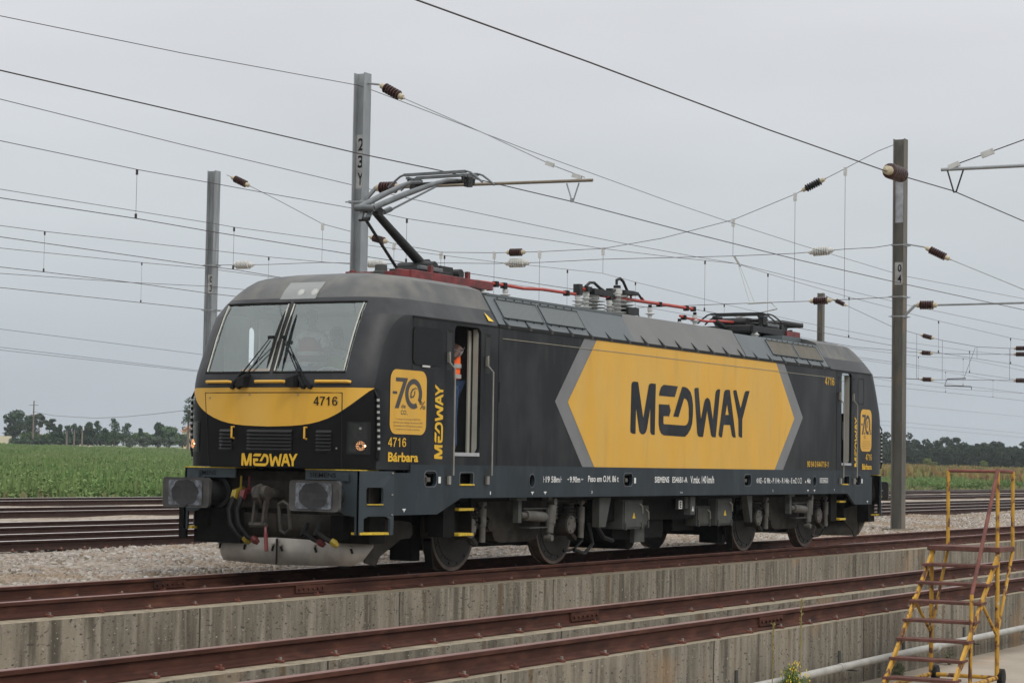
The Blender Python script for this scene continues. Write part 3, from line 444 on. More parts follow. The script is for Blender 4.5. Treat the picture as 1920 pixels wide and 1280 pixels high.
stone_m = tone_mat('ballast_stone', [(0.14, 0.115, 0.085), (0.25, 0.21, 0.17), (0.35, 0.315, 0.275), (0.28, 0.215, 0.165), (0.45, 0.42, 0.385), (0.20, 0.185, 0.165)], noise=(0.5, (0.25, 0.18, 0.115), 0.5, 0.72))
SV = [(-1, -.8, -.5), (1, -.9, -.5), (.8, .9, -.5), (-.9, .8, -.5), (-.6, -.5, .5), (.7, -.4, .6), (.5, .6, .45), (-.5, .6, .5)]
SF = [(4, 5, 6), (4, 6, 7), (0, 1, 5), (0, 5, 4), (1, 2, 6), (1, 6, 5), (2, 3, 7), (2, 7, 6), (3, 0, 4), (3, 4, 7)]
def stones(n, x0, x1, y0, y1):
    X = rng.uniform(x0, x1, n); Y = rng.uniform(y0, y1, n)
    z = -0.125+0.03*np.sin(X*0.9+Y)+0.03*np.cos(Y*1.7-X*0.4)+np.where(Y > 8, -0.03, 0)
    return np.stack([X, Y, z+rng.uniform(-0.01, 0.012, n)], 1)
P = np.concatenate([stones(42000, -16, 12, 1.25, 9.2), stones(26000, 10, 55, 1.3, 9.2), stones(9000, -8, 25, 10.9, 13.8)])
scatter_mesh(P, rng.uniform(0.022, 0.046, len(P)), SV, SF, 'ballast_stones', stone_m, label='loose pale beige and pink crushed ballast stones lying between the tracks', cat_='ballast')
# ---- field vegetation
def in_view(X, Y, pad=0.03):
    a = np.arctan2(X-CAMPOS.x, Y-CAMPOS.y)-YAW
    return np.abs(a) < 0.245+pad
def field(n, r0, r1, name, m_, h0, h1, w, xmask, label, cat_, leafy=0):
    r = np.sqrt(rng.uniform(0, 1, n))*(r1-r0)+r0; a = YAW+rng.uniform(-0.275, 0.275, n)
    X = CAMPOS.x+r*np.sin(a); Y = CAMPOS.y+r*np.cos(a); ok = xmask(X, Y, a-YAW); X, Y, r = X[ok], Y[ok], r[ok]
    z = np.minimum(-0.17+0.0122*(Y-34), 5.0)
    P = np.stack([X, Y, z-0.03], 1); clump = 0.75+0.5*(np.sin(X*0.35+np.cos(Y*0.21)*2)*np.cos(Y*0.3-X*0.11)*0.5+0.5)
    H = rng.uniform(h0, h1, len(X))*clump
    S = w*(0.6+r/160)*rng.uniform(0.7, 1.4, len(X))
    V = [(-1, 0, 0), (1, 0, 0), (0.1, 0.2, 1), (0, -1, 0), (0, 1, 0), (0.3, -0.1, 0.85), (-.7, .7, 0), (.7, -.7, 0), (-0.35, 0.15, 0.7), (-1.4, .3, .55), (-.6, .2, .35), (1.3, -.4, .6), (.5, .1, .3)]
    Fc = [(0, 1, 2), (3, 4, 5), (6, 7, 8), (9, 10, 2), (11, 12, 5)]
    if leafy:
        r_ = np.random.default_rng(leafy); V = []; Fc = []
        for k in range(9):
            c = np.array([r_.uniform(-1.6, 1.6), r_.uniform(-1.6, 1.6), r_.uniform(.15, .95)]); a_ = r_.normal(0, 1, 3)*np.array([.8, .8, .10]); b_ = r_.normal(0, 1, 3)*np.array([.8, .8, .10])
            V += [tuple(c), tuple(c+a_), tuple(c+b_)]; Fc.append((3*k, 3*k+1, 3*k+2))
    scatter_mesh(P, S, V, Fc, name, m_, tilt=False, zs=H, label=label, cat_=cat_)
green_m = tone_mat('weed_green', [(0.095, 0.165, 0.05), (0.13, 0.21, 0.065), (0.165, 0.25, 0.085), (0.115, 0.19, 0.06), (0.22, 0.27, 0.11)], noise=(0.06, (0.19, 0.235, 0.095), 0.42, 0.72))
dry_m = tone_mat('dry_verge', [(0.16, 0.17, 0.07), (0.22, 0.20, 0.10), (0.30, 0.26, 0.15), (0.12, 0.16, 0.05)], noise=(0.3, (0.10, 0.16, 0.05), 0.45, 0.7))
vine_m = tone_mat('autumn_vines', [(0.26, 0.19, 0.07), (0.31, 0.24, 0.09), (0.22, 0.22, 0.08), (0.28, 0.14, 0.07), (0.16, 0.19, 0.07)], noise=(0.05, (0.13, 0.15, 0.05), 0.5, 0.7))
field(70000, 60, 190, 'weeds', green_m, 0.35, 1.0, 0.045, lambda X, Y, a: (Y > 36.5) & (a < 0.3) & ((a < 0.10) | (Y < 62)), 'tall green weeds covering the field beyond the tracks', 'weeds')
field(110000, 60, 190, 'leafy_weeds', green_m, 0.35, 0.85, 0.10, lambda X, Y, a: (Y > 36.5) & (a < 0.3) & ((a < 0.10) | (Y < 62)), 'broad leaved green weeds mixed into the field beyond the tracks', 'weeds', leafy=3)
field(70000, 150, 385, 'far_weeds', green_m, 0.4, 0.8, 0.10, lambda X, Y, a: (a < 0.12) & (Y > 60), 'green weeds on the far part of the field left of the locomotive', 'weeds')
field(9000, 58, 200, 'dry_verge', dry_m, 0.15, 0.5, 0.10, lambda X, Y, a: (Y > 34.3) & (Y < 38.0), 'low dry grass along the edge of the farthest track', 'grass')
field(70000, 130, 400, 'vineyard', vine_m, 0.9, 1.6, 0.15, lambda X, Y, a: (a > 0.10) & (Y > 58), 'yellow and rust coloured autumn vines in the field on the right', 'vineyard')

# ---- concrete walls of the inspection pits
def wall(name, label, y0, y1, x0=-60, x1=170):
    mb = MB(); n = 120; z0, z1 = -2.3, -0.178
    mb.add([(x0, y0, z0), (x1, y0, z0), (x1, y0, z1), (x0, y0, z1)], [(0, 1, 2, 3)], 0)
    mb.add([(x0, y1, z0), (x1, y1, z0), (x1, y1, z1), (x0, y1, z1)], [(3, 2, 1, 0)], 0)
    mb.add([(x0, y0, z1), (x1, y0, z1), (x1, y1, z1), (x0, y1, z1)], [(0, 1, 2, 3)], 1)
    # slightly ragged arris: a thin chamfer strip
    return mb.build(name, [concrete_m, concretetop_m], label=label, category='wall')
wall('concrete_wall', 'stained concrete wall carrying the near rail under the locomotive', -1.29, -0.66)
wall('concrete_wall', 'stained concrete wall carrying the far rail of the front pit track', -5.88, -5.30)
wall('concrete_wall', 'tall stained concrete wall with a grey pipe, carrying the nearest rail', -7.56, -7.02)
wall('concrete_wall', 'concrete edge carrying the far rail of the locomotive track', 0.60, 1.24)
MB().box(-60, 170, -30, -7.56, -1.2, -0.9).build('yard_floor', yard_m, kind='structure')
MB().box(-60, 170, -7.02, -5.88, -1.75, -1.7).box(-60, 170, -5.30, -1.29, -1.2, -0.95).box(-60, 170, -0.66, 0.60, -1.75, -1.7).build('pit_floor', yard_m, kind='structure')

# ---- rails
RP = [(-.075, -.175), (.075, -.175), (.075, -.163), (.018, -.146), (.010, -.12), (.010, -.055), (.036, -.038), (.036, -.006), (.030, 0), (-.030, 0), (-.036, -.006), (-.036, -.038), (-.010, -.055), (-.010, -.12), (-.018, -.146), (-.075, -.163)]
def rail_mesh(mb, y, x0, x1, z=0.0):
    k = len(RP); vs = [(x, y+p[0], z+p[1]) for x in (x0, x1) for p in RP]
    for i in range(k):
        j = (i+1) % k; mb.add([vs[i], vs[j], vs[k+j], vs[k+i]], [(0, 1, 2, 3)], 1 if i in (7, 8, 9) else 0)
def clips(mb, y, x0, x1, step, z=0.0, seed=0, side_=(-1, 1)):
    r = random.Random(seed); x = x0
    while x < x1:
        for s in side_:
            mb.bar((x-0.015, y+s*0.050, z-.151), (x+0.015, y+s*0.115, z-.166), 0.06, 0.014, 2)
            mb.box(x-0.03, x+0.03, y+s*0.10-0.012, y+s*0.10+0.045, z-.178, z-.158, 2)
            g = r.random() < 0.55
            mb.tube([(x, y+s*0.088, z-.160), (x, y+s*0.088, z-.130)], 0.015, 6, 3 if g else 2)
        x += step
def fishplate(mb, x, y, z=0.0):
    for s in (-1, 1):
        mb.box(x-0.31, x+0.31, y+s*0.012, y+s*0.034, z-.135, z-.045, 2 if False else 0)
        mb.box(x-0.31, x+0.31, y+s*0.034, y+s*0.042, z-.135, z-.118, 0)
        for k in range(6):
            xx = x-0.25+k*0.1; mb.tube([(xx, y+s*0.034, z-.09), (xx, y+s*0.055, z-.09)], 0.017, 8, 0)
def rail(label, y, x0, x1, mats, step=None, seed=1, joints=(), group=None, z=0.0):
    mb = MB(); rail_mesh(mb, y, x0, x1, z)
    if step: clips(mb, y, x0+0.37, min(x1, 80), step, z, seed)
    for j in joints: fishplate(mb, j, y, z)
    o = mb.build('rail', mats, smooth=False); tag(o, label, 'rail', group); return o
RM = [rail_m, railhead_m, clip_m, bolt_m]
rail('rusty rail on concrete in front of the locomotive wheels', -0.90, -50, 160, RM, 0.80, 3, (-9.7,))
rail('far rusty rail under the locomotive with ballast behind it', 0.855, -50, 160, RM, 0.80, 4, (-10.25,))
rail('far rail of the empty front pit track with a bolted fishplate', -5.60, -50, 160, RM, 0.80, 5, (-11.35,))
rail('nearest rusty rail, clipped to the top of the concrete wall with the pipe', -7.375, -50, 160, RM, 0.80, 6, (-10.55,))
BM = [bgrail_m, shinyhead_m, clip_m, bolt_m]
for i, (ya, yb) in enumerate(((9.02, 11.1), (13.6, 15.85), (21.6, 24.3), (30.0, 32.8))):
    nm = ('first', 'second', 'third', 'fourth')[i]
    rail('near rail of the %s track beyond the locomotive' % nm, ya, -30, 220, BM, 0.6 if i < 2 else None, 7+i, z=0.03)
    rail('far rail of the %s track beyond the locomotive' % nm, yb, -30, 220, BM, None, 17+i, z=0.03)
# ---- grey pipe along the front wall
t = thing('pipe', 'long grey pipe running along the foot of the front concrete wall', 'pipe', (0, 0, 0))
mb = MB(); mb.tube([(-20, -7.72, -0.80+0.12), (-11, -7.72, -0.66), (-7, -7.72, -0.635), (20, -7.72, -0.60)], 0.042, 14)
for x in (-13.5, -9.4, -6.2, -2.5, 1.5): mb.lathe((x, -7.72, -0.65), (x+0.1, -7.72, -0.65), [(0, .048), (1, .048)], 14)
mb.build('pipe_run', pipe_m, t, smooth=True)
for x in (-11.8, -9.0, -6.9, -4.6, -1.5):
    b = MB(); b.box(x-.03, x+.03, -7.575, -7.56, -.72, -.50).box(x-.025, x+.025, -7.78, -7.56, -.712, -.70)
    b.build('pipe_bracket', boxgrey_m, t)

# ---- catenary masts
def hmast(name, label, x, y, ztop, w, m_, digits=None, num_z=0, lean=0.0, wd=None, zb=-0.2, clamps=()):
    t = thing(name, label, 'mast', (x, y, 0)); wd = wd or w
    mb = MB()
    for s in (-1, 1): mb.box(-w/2, w/2, s*wd/2-0.009, s*wd/2+0.009, zb, ztop)
    mb.box(-0.006, 0.006, -wd/2, wd/2, zb, ztop)
    mb.build('mast_post', m_, t)
    MB().box(-0.35, 0.35, -0.35, 0.35, zb-0.4, zb+0.08).build('mast_foundation', concrete_m, t)
    for cz in clamps:
        c = MB()
        for s in (-1, 1): c.box(-w/2-.06, w/2+.06, s*(wd/2+.018)-.006, s*(wd/2+.018)+.006, cz-.025, cz+.025).bar((s*(w/2+.05), -wd/2-.09, cz), (s*(w/2+.05), wd/2+.09, cz), .022, .022)
        c.build('mast_clamp', galv_m, t)
    if digits:
        yy = -0.008; p = MB(); hgt = 0.29*len(digits)
        # painted number panel on the web, facing the camera side
        p.box(yy-.002, yy, -wd/2+.012, wd/2-.012, num_z-hgt+0.02, num_z+0.06)
        p.build('number_panel', mat('number_panel_paint', (0.42, 0.42, 0.41), 0.7, var=0.25, scale=6), t)
        q = MB()
        for k, ch in enumerate(digits):
            put_text(q, ch, -0.055, 0.055, num_z-0.21-k*0.29, num_z-k*0.29, lambda u, v, w_: (yy-.005, -u, v), bold=0.02)
        q.build('mast_number', blackletter_m, t)
    return t
def insulator(a, b, r, nd, m_, parent, capm=capcream_m, name='insulator', endfrac=0.2):
    prof = [(endfrac, r*.45)]
    for k in range(nd):
        s0 = endfrac+(1-2*endfrac)*k/nd; s1 = endfrac+(1-2*endfrac)*(k+1)/nd; w_ = s1-s0
        prof += [(s0+w_*.02, r*.42), (s0+w_*.36, r), (s0+w_*.62, r), (s0+w_*.98, r*.42)]
    prof.append((1-endfrac, r*.45))
    mb = MB(); mb.lathe(a, b, prof, 14, 0)
    mb.lathe(a, b, [(0, r*.2), (endfrac*.3, r*.22), (endfrac*.4, r*.55), (endfrac, r*.6)], 12, 1)
    mb.lathe(a, b, [(1-endfrac, r*.6), (1-endfrac*.4, r*.55), (1-endfrac*.3, r*.22), (1, r*.2)], 12, 1)
    return mb.build(name, [m_, capm], parent, smooth=True)
def rel(p, t): return (p[0]-t.location.x, p[1]-t.location.y, p[2]-t.location.z)
# mast 23Y with the cantilever over the locomotive
t = hmast('catenary_mast', 'galvanised mast numbered 23Y behind the raised pantograph', -2.1, 3.62, 7.95, 0.20, galv_m, '23Y', 6.86, wd=0.20, clamps=(5.78,))
R_ = lambda p: rel(p, t)
insulator(R_((-2.1, 3.28, 7.74)), R_((-2.1, 2.78, 7.47)), .085, 6, insbrown_m, t)
MB().tube([R_((-2.1, 3.52, 7.78)), R_((-2.1, 3.28, 7.74))], .018).tube([R_((-2.1, 2.78, 7.47)), R_((-2.1, 1.2, 6.78)), R_((-2.1, -0.05, 6.20)), R_((-2.1, -0.62, 5.98))], .008, 6).build('stay_wire', galv_m, t)
insulator(R_((-2.1, 3.33, 6.01)), R_((-2.1, 2.80, 6.0)), .10, 6, insbrown_m, t)
MB().bar(R_((-2.1, 3.55, 5.78)), R_((-2.1, 3.30, 6.02)), .05, .05).build('hinge_bracket', galv_m, t)
MB().tube([R_((-2.1, 2.82, 6.0)), R_((-2.1, -0.76, 5.93))], .026, 10).build('cantilever_tube', mat('brown_tube', (0.20, 0.165, 0.12), 0.5, metal=0.3), t, smooth=True)
MB().tube([R_((-2.1, -.30, 5.90)), R_((-2.1, -.40, 5.62)), R_((-2.1, -.42, 5.62)), R_((-2.1, -.52, 5.90))], .012, 6).box(-.03, .03, -.42-3.62+.0, -.38-3.62, 5.60, 5.66).build('contact_wire_hanger', galv_m, t)
for a_, b_ in (((-2.1, -.56, 5.98), (-2.1, -.40, 6.03)), ((-2.1, -.06, 6.20), (-2.1, .08, 6.25))): MB().bar(R_(a_), R_(b_), .04, .07).build('wire_clamp', inswhite_m, t)
# mast 04 and 03 (headspan) and the far one
t4 = hmast('catenary_mast', 'tall weathered brown mast numbered 04 at the right end of the locomotive', 24.0, 3.45, 10.55, 0.30, galvrust_m, '04', 7.1, wd=0.30, clamps=(7.62, 6.2, 5.66))
R_ = lambda p: rel(p, t4)
MB().box(-.012, -.008, -.135, .135, 8.25, 9.45).build('bare_patch', mat('pale_bare_patch', (0.42, 0.43, 0.45), 0.5, metal=0.3, var=0.3, scale=4, lo=.3, hi=.7), t4)
insulator(R_((24, 3.0, 5.97)), R_((24, 2.35, 5.96)), .125, 6, insbrown_m, t4)
MB().bar(R_((24, 3.32, 5.66)), R_((24, 3.0, 5.97)), .06, .06).build('hinge_bracket', galv_m, t4)
MB().tube([R_((24, 2.35, 5.96)), R_((24, -0.9, 5.97))], .03, 10).tube([R_((24, -.2, 5.95)), R_((24, -.05, 5.70))], .012, 6).build('cantilever_tube', galv_m, t4, smooth=True)
insulator(R_((24, 2.75, 7.55)), R_((24, 2.0, 7.18)), .11, 8, insbrown_m, t4)
MB().tube([R_((24, 3.3, 7.66)), R_((24, 2.75, 7.55))], .02).tube([R_((24, 2.0, 7.18)), R_((24, 0, 6.32)), R_((24, -.8, 5.98))], .012, 6).build('stay_wire', galv_m, t4)
t3 = hmast('catenary_mast', 'weathered grey mast numbered 03 left of the cab', 24.0, 27.2, 10.95, 0.30, mat('streaked_grey_steel', (0.15, 0.16, 0.16), 0.7, metal=0.1, var=0.3, scale=3, stretch=(2, 2, 0.2), col2=(0.30, 0.32, 0.34)), '03', 7.45, wd=0.30, clamps=(7.8, 6.32))
t5 = hmast('catenary_mast', 'distant brown mast beyond the rear of the locomotive roof', 76.0, 26.3, 10.95, 0.30, galvrust_m, None, 0, wd=0.30, clamps=(8.3,))

# ---- overhead lines
def oline(label, cont=None, mess=None, drops=(), name='overhead_line'):
    t = thing(name, label, 'overhead wire', (0, 0, 0))
    if cont: MB().tube(WIRES[cont][1], WIRES[cont][0], 5).build('contact_wire', wire_m, t)
    if mess: MB().tube(WIRES[mess][1], WIRES[mess][0], 5).build('messenger_wire', wire_m, t)
    for a, b in drops:
        mb = MB(); mb.tube([a, b], .005, 4); mb.bar((a[0], a[1], a[2]), (a[0], a[1], a[2]-.10), .045, .02).bar(b, (b[0], b[1], b[2]+.09), .045, .02)
        mb.build('dropper', wire_m, t)
    return t
dr = lambda k: [(a, b) for n_, a, b in DROPS if n_ == k]
oline('thick contact wire that the raised pantograph touches', 'loco_contact', name='contact_line')
tb = oline('thick contact wire crossing the top right of the sky in front of the locomotive', 'B_contact', name='contact_line')
insulator((-4.72, -6.5, 5.45), (-3.9, -6.5, 5.46), .105, 7, insbrown_m, tb)
oline('thin earth wire fixed near the tops of masts 23Y and 04', None, 'earth', name='earth_wire')
oline('overhead line of the first track beyond the locomotive, with wide spaced droppers', 'T1_cont', 'T1_mess', dr('T1'))
oline('single messenger wire just above the line of the first track', None, 'T1b_mess', name='messenger_line')
oline('overhead line of the second track beyond the locomotive', 'T2_cont', 'T2_mess', dr('T2'))
oline('overhead line of the third track beyond the locomotive', 'T3_cont', 'T3_mess', dr('T3'))
oline('overhead line of the fourth and farthest track', 'T4_cont', 'T4_mess', dr('T4'))
oline('single wire between the third and fourth overhead lines', None, 'feeder_a', name='feeder_wire')
oline('upper one of the three faint power wires low in the sky', None, 'feeder_b', name='power_wire')
oline('middle one of the three faint power wires low in the sky', None, 'feeder_c', name='power_wire')
oline('lowest of the three faint power wires low in the sky', None, 'feeder_d', name='power_wire')
# headspans
def lerpy(pts, y):
    for a, b in zip(pts, pts[1:]):
        if min(a[1], b[1]) <= y <= max(a[1], b[1]):
            k = (y-a[1])/(b[1]-a[1]); return a[2]+(b[2]-a[2])*k
    return pts[-1][2]
t = thing('headspan', 'wire headspan with insulators hung across the tracks between masts 03 and 04', 'headspan', (24, 0, 0))
def sp(pts): return [(0, p[1], p[2]) for p in pts]
for k, nm in (('up', 'span_wire'), ('mid', 'cross_span_wire'), ('low', 'lower_cross_span_wire')): MB().tube(sp(SPAN[k]), .009, 5).build(nm, wire_m, t)
for k, y, L, m_, r in (('up', 6.0, .75, pantodark_m, .11), ('up', 15.6, .7, insbrown_m, .12), ('up', 20.6, .7, insbrown_m, .12), ('up', 26.1, .8, insbrown_m, .12),
                      ('mid', 5.75, .8, inswhite_m, .13), ('mid', 15.55, .9, inswhite_m, .14), ('mid', 20.7, .9, inswhite_m, .13), ('mid', 25.9, .9, inswhite_m, .14), ('low', 5.75, .7, insbrown_m, .11)):
    insulator((0, y-L/2, lerpy(SPAN[k], y-L/2)), (0, y+L/2, lerpy(SPAN[k], y+L/2)), r, 7, m_, t, capm=inswhite_m if m_ is inswhite_m else capcream_m)
for a, b in SPAN_DROPS:
    mb = MB(); mb.tube([(0, a[1], a[2]), (0, b[1], b[2])], .006, 4); mb.bar((0, a[1], a[2]+.03), (0, a[1], a[2]-.2), .09, .05, 1); mb.build('dropper', [wire_m, inswhite_m], t)
mb = MB()
for y0_, z0_ in ((8.25, 7.20), (8.2, 7.18)): mb.tube([(0, y0_, z0_), (0, y0_-.45+(.1 if z0_ > 7.19 else 0), 6.14)], .006, 4)
mb.tube([(0, 7.95, 6.12), (0, 7.25, 6.14)], .022, 6).tube([(0, 7.25, 6.14), (0, 7.05, 5.95), (0, 8.3, 5.72)], .017, 6).bar((0, 8.4, 7.5), (0, 8.2, 7.2), .06, .05)
mb.build('registration_arm', mat('pale_arm', (0.3, 0.3, 0.28), 0.6), t)
t = thing('headspan', 'far wire headspan with small dark insulators at the right edge', 'headspan', (76, 0, 0))
for k, nm in (('up2', 'span_wire'), ('mid2', 'cross_span_wire'), ('low2', 'lower_cross_span_wire')): MB().tube(sp(SPAN[k]), .012, 5).build(nm, wire_m, t)
for k, y in (('up2', 25.2), ('up2', 20.3), ('up2', 15.3), ('mid2', 20.35), ('mid2', 15.3), ('low2', 20.3), ('low2', 15.3), ('mid2', 26.3-.5)):
    insulator((0, y-.4, lerpy(SPAN[k], y-.4)), (0, y+.4, lerpy(SPAN[k], y+.4)), .13, 7, insbrown_m, t)
for a, b in SPAN2_DROPS: MB().tube([(0, a[1], a[2]), (0, b[1], b[2])], .009, 4).build('dropper', wire_m, t)
mb = MB(); mb.tube([(0, 18.2, 6.28), (0, 19.2, 6.26), (0, 19.35, 5.9), (0, 17.9, 5.85), (0, 17.9, 5.7)], .03, 5); mb.tube([(0, 17.7, 7.9), (0, 18.3, 6.3)], .01, 4); mb.build('registration_arm', wire_m, t)
# cantilever of the neighbouring mast out of frame on the right
t = thing('cantilever', 'steel cantilever tube with its V hanger entering from the right edge', 'cantilever', (-1.9, -6.3, 0))
R_ = lambda p: rel(p, t)
MB().tube([R_((-1.9, -6.33, 5.82)), R_((-1.9, -9.4, 5.80))], .026, 10).build('cantilever_tube', galv_m, t, smooth=True)
MB().tube([R_((-1.9, -6.42, 5.81)), R_((-1.9, -6.52, 5.48)), R_((-1.9, -6.55, 5.48)), R_((-1.9, -6.66, 5.81))], .012, 6).build('contact_wire_hanger', pantodark_m, t)
MB().tube([R_((-1.9, -6.50, 5.87)), R_((-1.9, -7.53, 6.18)), R_((-1.9, -9.4, 6.75))], .008, 6).bar(R_((-1.9, -6.44, 5.84)), R_((-1.9, -6.60, 5.90)), .05, .07, 1).bar(R_((-1.9, -6.92, 5.99)), R_((-1.9, -7.1, 6.05)), .04, .08, 1).build('stay_wire', [wire_m, inswhite_m], t)
tp = MB(); tp.box(-.12, .12, -.12, .12, -.95, 7.6)
t = thing('catenary_mast', 'mast just outside the right edge that carries the entering cantilever', 'mast', (-1.9, -9.5, 0)); tp.build('mast_post', galv_m, t)

# ---- the air between here and the trees
hz = MB().box(-190, 820, -70, 710, -4.2, 16.5).build('haze', None, kind='stuff')
hm = bpy.data.materials.new('haze_air'); hm.use_nodes = True; hn, hl_ = hm.node_tree.nodes, hm.node_tree.links; hn.clear()
ho = hn.new('ShaderNodeOutputMaterial'); hv = hn.new('ShaderNodeVolumePrincipled'); hv.inputs['Color'].default_value = (.80, .86, .92, 1); hv.inputs['Density'].default_value = 0.0002; hv.inputs['Anisotropy'].default_value = 0.2
hl_.new(hv.outputs[0], ho.inputs['Volume']); hz.data.materials.clear(); hz.data.materials.append(hm)
# ================================================================== LOCOMOTIVE
loco = thing('locomotive', 'charcoal and yellow electric locomotive with MEDWAY in big letters on its side', 'locomotive', (0, 0, 0))
YS = -1.5
# ---- roof / cross-section
def halfw(z):
    pts = [(1.0, 1.5), (3.36, 1.5), (3.86, 1.19), (3.93, 0.98), (3.985, 0.55), (4.01, 0.0)]
    for (a, w0), (b, w1) in zip(pts, pts[1:]):
        if z <= b: return w0+(w1-w0)*(z-a)/(b-a)
    return 0.0
def nose(z):
    pts = [(1.0, -9.40), (2.44, -9.40), (2.58, -9.365), (3.06, -9.17), (3.53, -8.93), (3.68, -8.80), (3.82, -8.62), (3.90, -8.42), (3.96, -8.10), (4.0, -7.75), (4.02, -7.3)]
    for (a, w0), (b, w1) in zip(pts, pts[1:]):
        if z <= b: return w0+(w1-w0)*(z-a)/(b-a)
    return -7.3
YC = 1.0
def noseX(y, z):
    """X of the front surface for |y| inside the body"""
    w = halfw(z); x0 = nose(z); ay = abs(y); yc = YC*w/1.5; b = 0.57 if z < 2.6 else 0.57+0.12*(z-2.6)
    x = x0+0.055*min(1, (ay/1.05))**2*min(1, w/1.3)
    if ay > yc:
        k = min(1, (ay-yc)/(w-yc)); x += (b-0.055)*(1-math.sqrt(max(0, 1-k*k)))
    return x
ZR = [1.385, 1.6, 1.85, 2.1, 2.39, 2.46, 2.585, 2.75, 2.95, 3.15, 3.36, 3.361, 3.53, 3.58, 3.68, 3.78, 3.86, 3.90, 3.93, 3.96, 3.985, 4.0, 4.01]
WS0, WS1 = 2.585, 3.53
def cap_row(z, s):
    w = max(halfw(z), 0.0); pts = []
    xb = -8.37 if z <= 3.3605 else -6.2
    yo = 1.105 if z <= 3.53 else 1.105*w/halfw(3.53)
    k = min(1, w/1.394) if z > 3.53 else 1
    ys_half = [0.03*k, 0.25*k, 0.5*k, 0.75*k, 0.95*k, yo]
    corner = [yo+(w-yo)*t for t in (0.25, 0.5, 0.7, 0.85, 0.94, 0.985, 1.0)]
    half = [(y, noseX(y, z)) for y in ys_half+corner]
    xe = half[-1][1]
    backs = [(w, xe+(xb-xe)*t) for t in (0.34, 0.67, 1.0)] if xe < xb else [(w, max(xe, xb))]*3
    half += backs
    full = [(-y, x) for y, x in reversed(half)]+half
    return [(s*x, y, z) for y, x in full]
def make_cap(s, parent):
    rows = [cap_row(z, s) for z in ZR]; n = len(rows[0]); h = n//2
    mb = MB(); g = MB(); vs = [p for r in rows for p in r]
    fs = []; gf = []
    for j in range(len(rows)-1):
        for i in range(n-1):
            q = (j*n+i, j*n+i+1, (j+1)*n+i+1, (j+1)*n+i)
            ii = i-h if i >= h else h-2-i
            zc = (ZR[j]+ZR[j+1])/2
            glassy = (ZR[j] >= WS0-1e-3 and ZR[j+1] <= WS1+1e-3) and (0 <= ii <= 4) and i != h-1
            if glassy: gf.append(q)
            else:
                mi = 0
                if zc < 2.4: mi = 1 if ii < 9 else 2
                elif ii >= 9 and zc < 3.36: mi = 0
                elif zc > 3.62: mi = 3
                fs.append((q, mi))
    for q, mi in fs: mb.add([vs[k] for k in q], [(0, 1, 2, 3)], mi)
    # closing wall at the back of the roof shell
    bk = [(s*-6.2, sg_*halfw(z), z) for sg_ in (-1, 1) for z in (ZR if sg_ < 0 else ZR[::-1]) if z > 3.3605]
    mb.add(bk, [tuple(range(len(bk)))], 3)
    # weld
    o = mb.build('cab_front', [cappaint_m, black_m, body_m, roofpaint_m], parent)
    bm = bmesh.new(); bm.from_mesh(o.data); bmesh.ops.remove_doubles(bm, verts=bm.verts, dist=1e-4); bmesh.ops.recalc_face_normals(bm, faces=bm.faces)
    bm.to_mesh(o.data); bm.free(); smooth_mesh(o.data, 30)
    for sgn in (-1, 1):
        gg = MB()
        for q in gf:
            pts = [vs[k] for k in q]
            if (pts[0][1]+pts[2][1])*sgn > 0:
                gg.add([(p[0]+s*0.012, p[1], p[2]) for p in pts], [(0, 1, 2, 3)])
        w_ = gg.build('windscreen', glass_m, o)
        bm = bmesh.new(); bm.from_mesh(w_.data); bmesh.ops.remove_doubles(bm, verts=bm.verts, dist=1e-4); bmesh.ops.recalc_face_normals(bm, faces=bm.faces); bm.to_mesh(w_.data); bm.free(); smooth_mesh(w_.data, 60)
        # bright edge strips of the pane and black seal
        e_ = MB()
        for ye in (0.045, 1.075):
            e_.tube([(s*(noseX(ye, z)-0.004), sgn*ye, z) for z in np.linspace(WS0+.03, WS1-.03, 7)], 0.008, 5, 0)
        e_.tube([(s*(noseX(y, WS0+.01)-0.002), sgn*y, WS0+.012) for y in np.linspace(.03, 1.1, 7)], .014, 5, 1)
        e_.tube([(s*(noseX(y, WS1-.01)-0.002), sgn*y, WS1-.012) for y in np.linspace(.03, 1.1, 7)], .014, 5, 1)
        e_.build('pane_trim', [mat('pane_trim_pale', (0.50, 0.49, 0.42), 0.5), rubber_m], w_)
    return o
cap1 = make_cap(1, loco)
cap2 = make_cap(-1, loco)
cap2['label'] = 'cab front at the far end'
# fix mirrored param: s=1 gives x as stored (negative), s=-1 mirrored
FX = lambda y, z, d=0.004: noseX(y, z)-d
def front_patch(mb, ys, zf0, zf1, nz_=4, d=0.004, mi=0):
    vs = []; ny_ = len(ys)
    for y in ys:
        for k in range(nz_+1):
            z = zf0(y)+(zf1(y)-zf0(y))*k/nz_; vs.append((FX(y, z, d), y, z))
    mb.add(vs, [(i*(nz_+1)+k, i*(nz_+1)+k+1, (i+1)*(nz_+1)+k+1, (i+1)*(nz_+1)+k) for i in range(ny_-1) for k in range(nz_)], mi)
# yellow smile band
yb = lambda y: 1.905+0.485*(abs(y)/1.43)**3.6+0.02*(abs(y))
mb = MB(); ys = list(np.linspace(-1.42, -1.0, 12))+list(np.linspace(-0.9, 0.9, 15))+list(np.linspace(1.0, 1.42, 12))
front_patch(mb, ys, lambda y: min(yb(y), 2.395), lambda y: 2.40, 4)
band = mb.build('yellow_band', yellow_m, cap1, smooth=True)
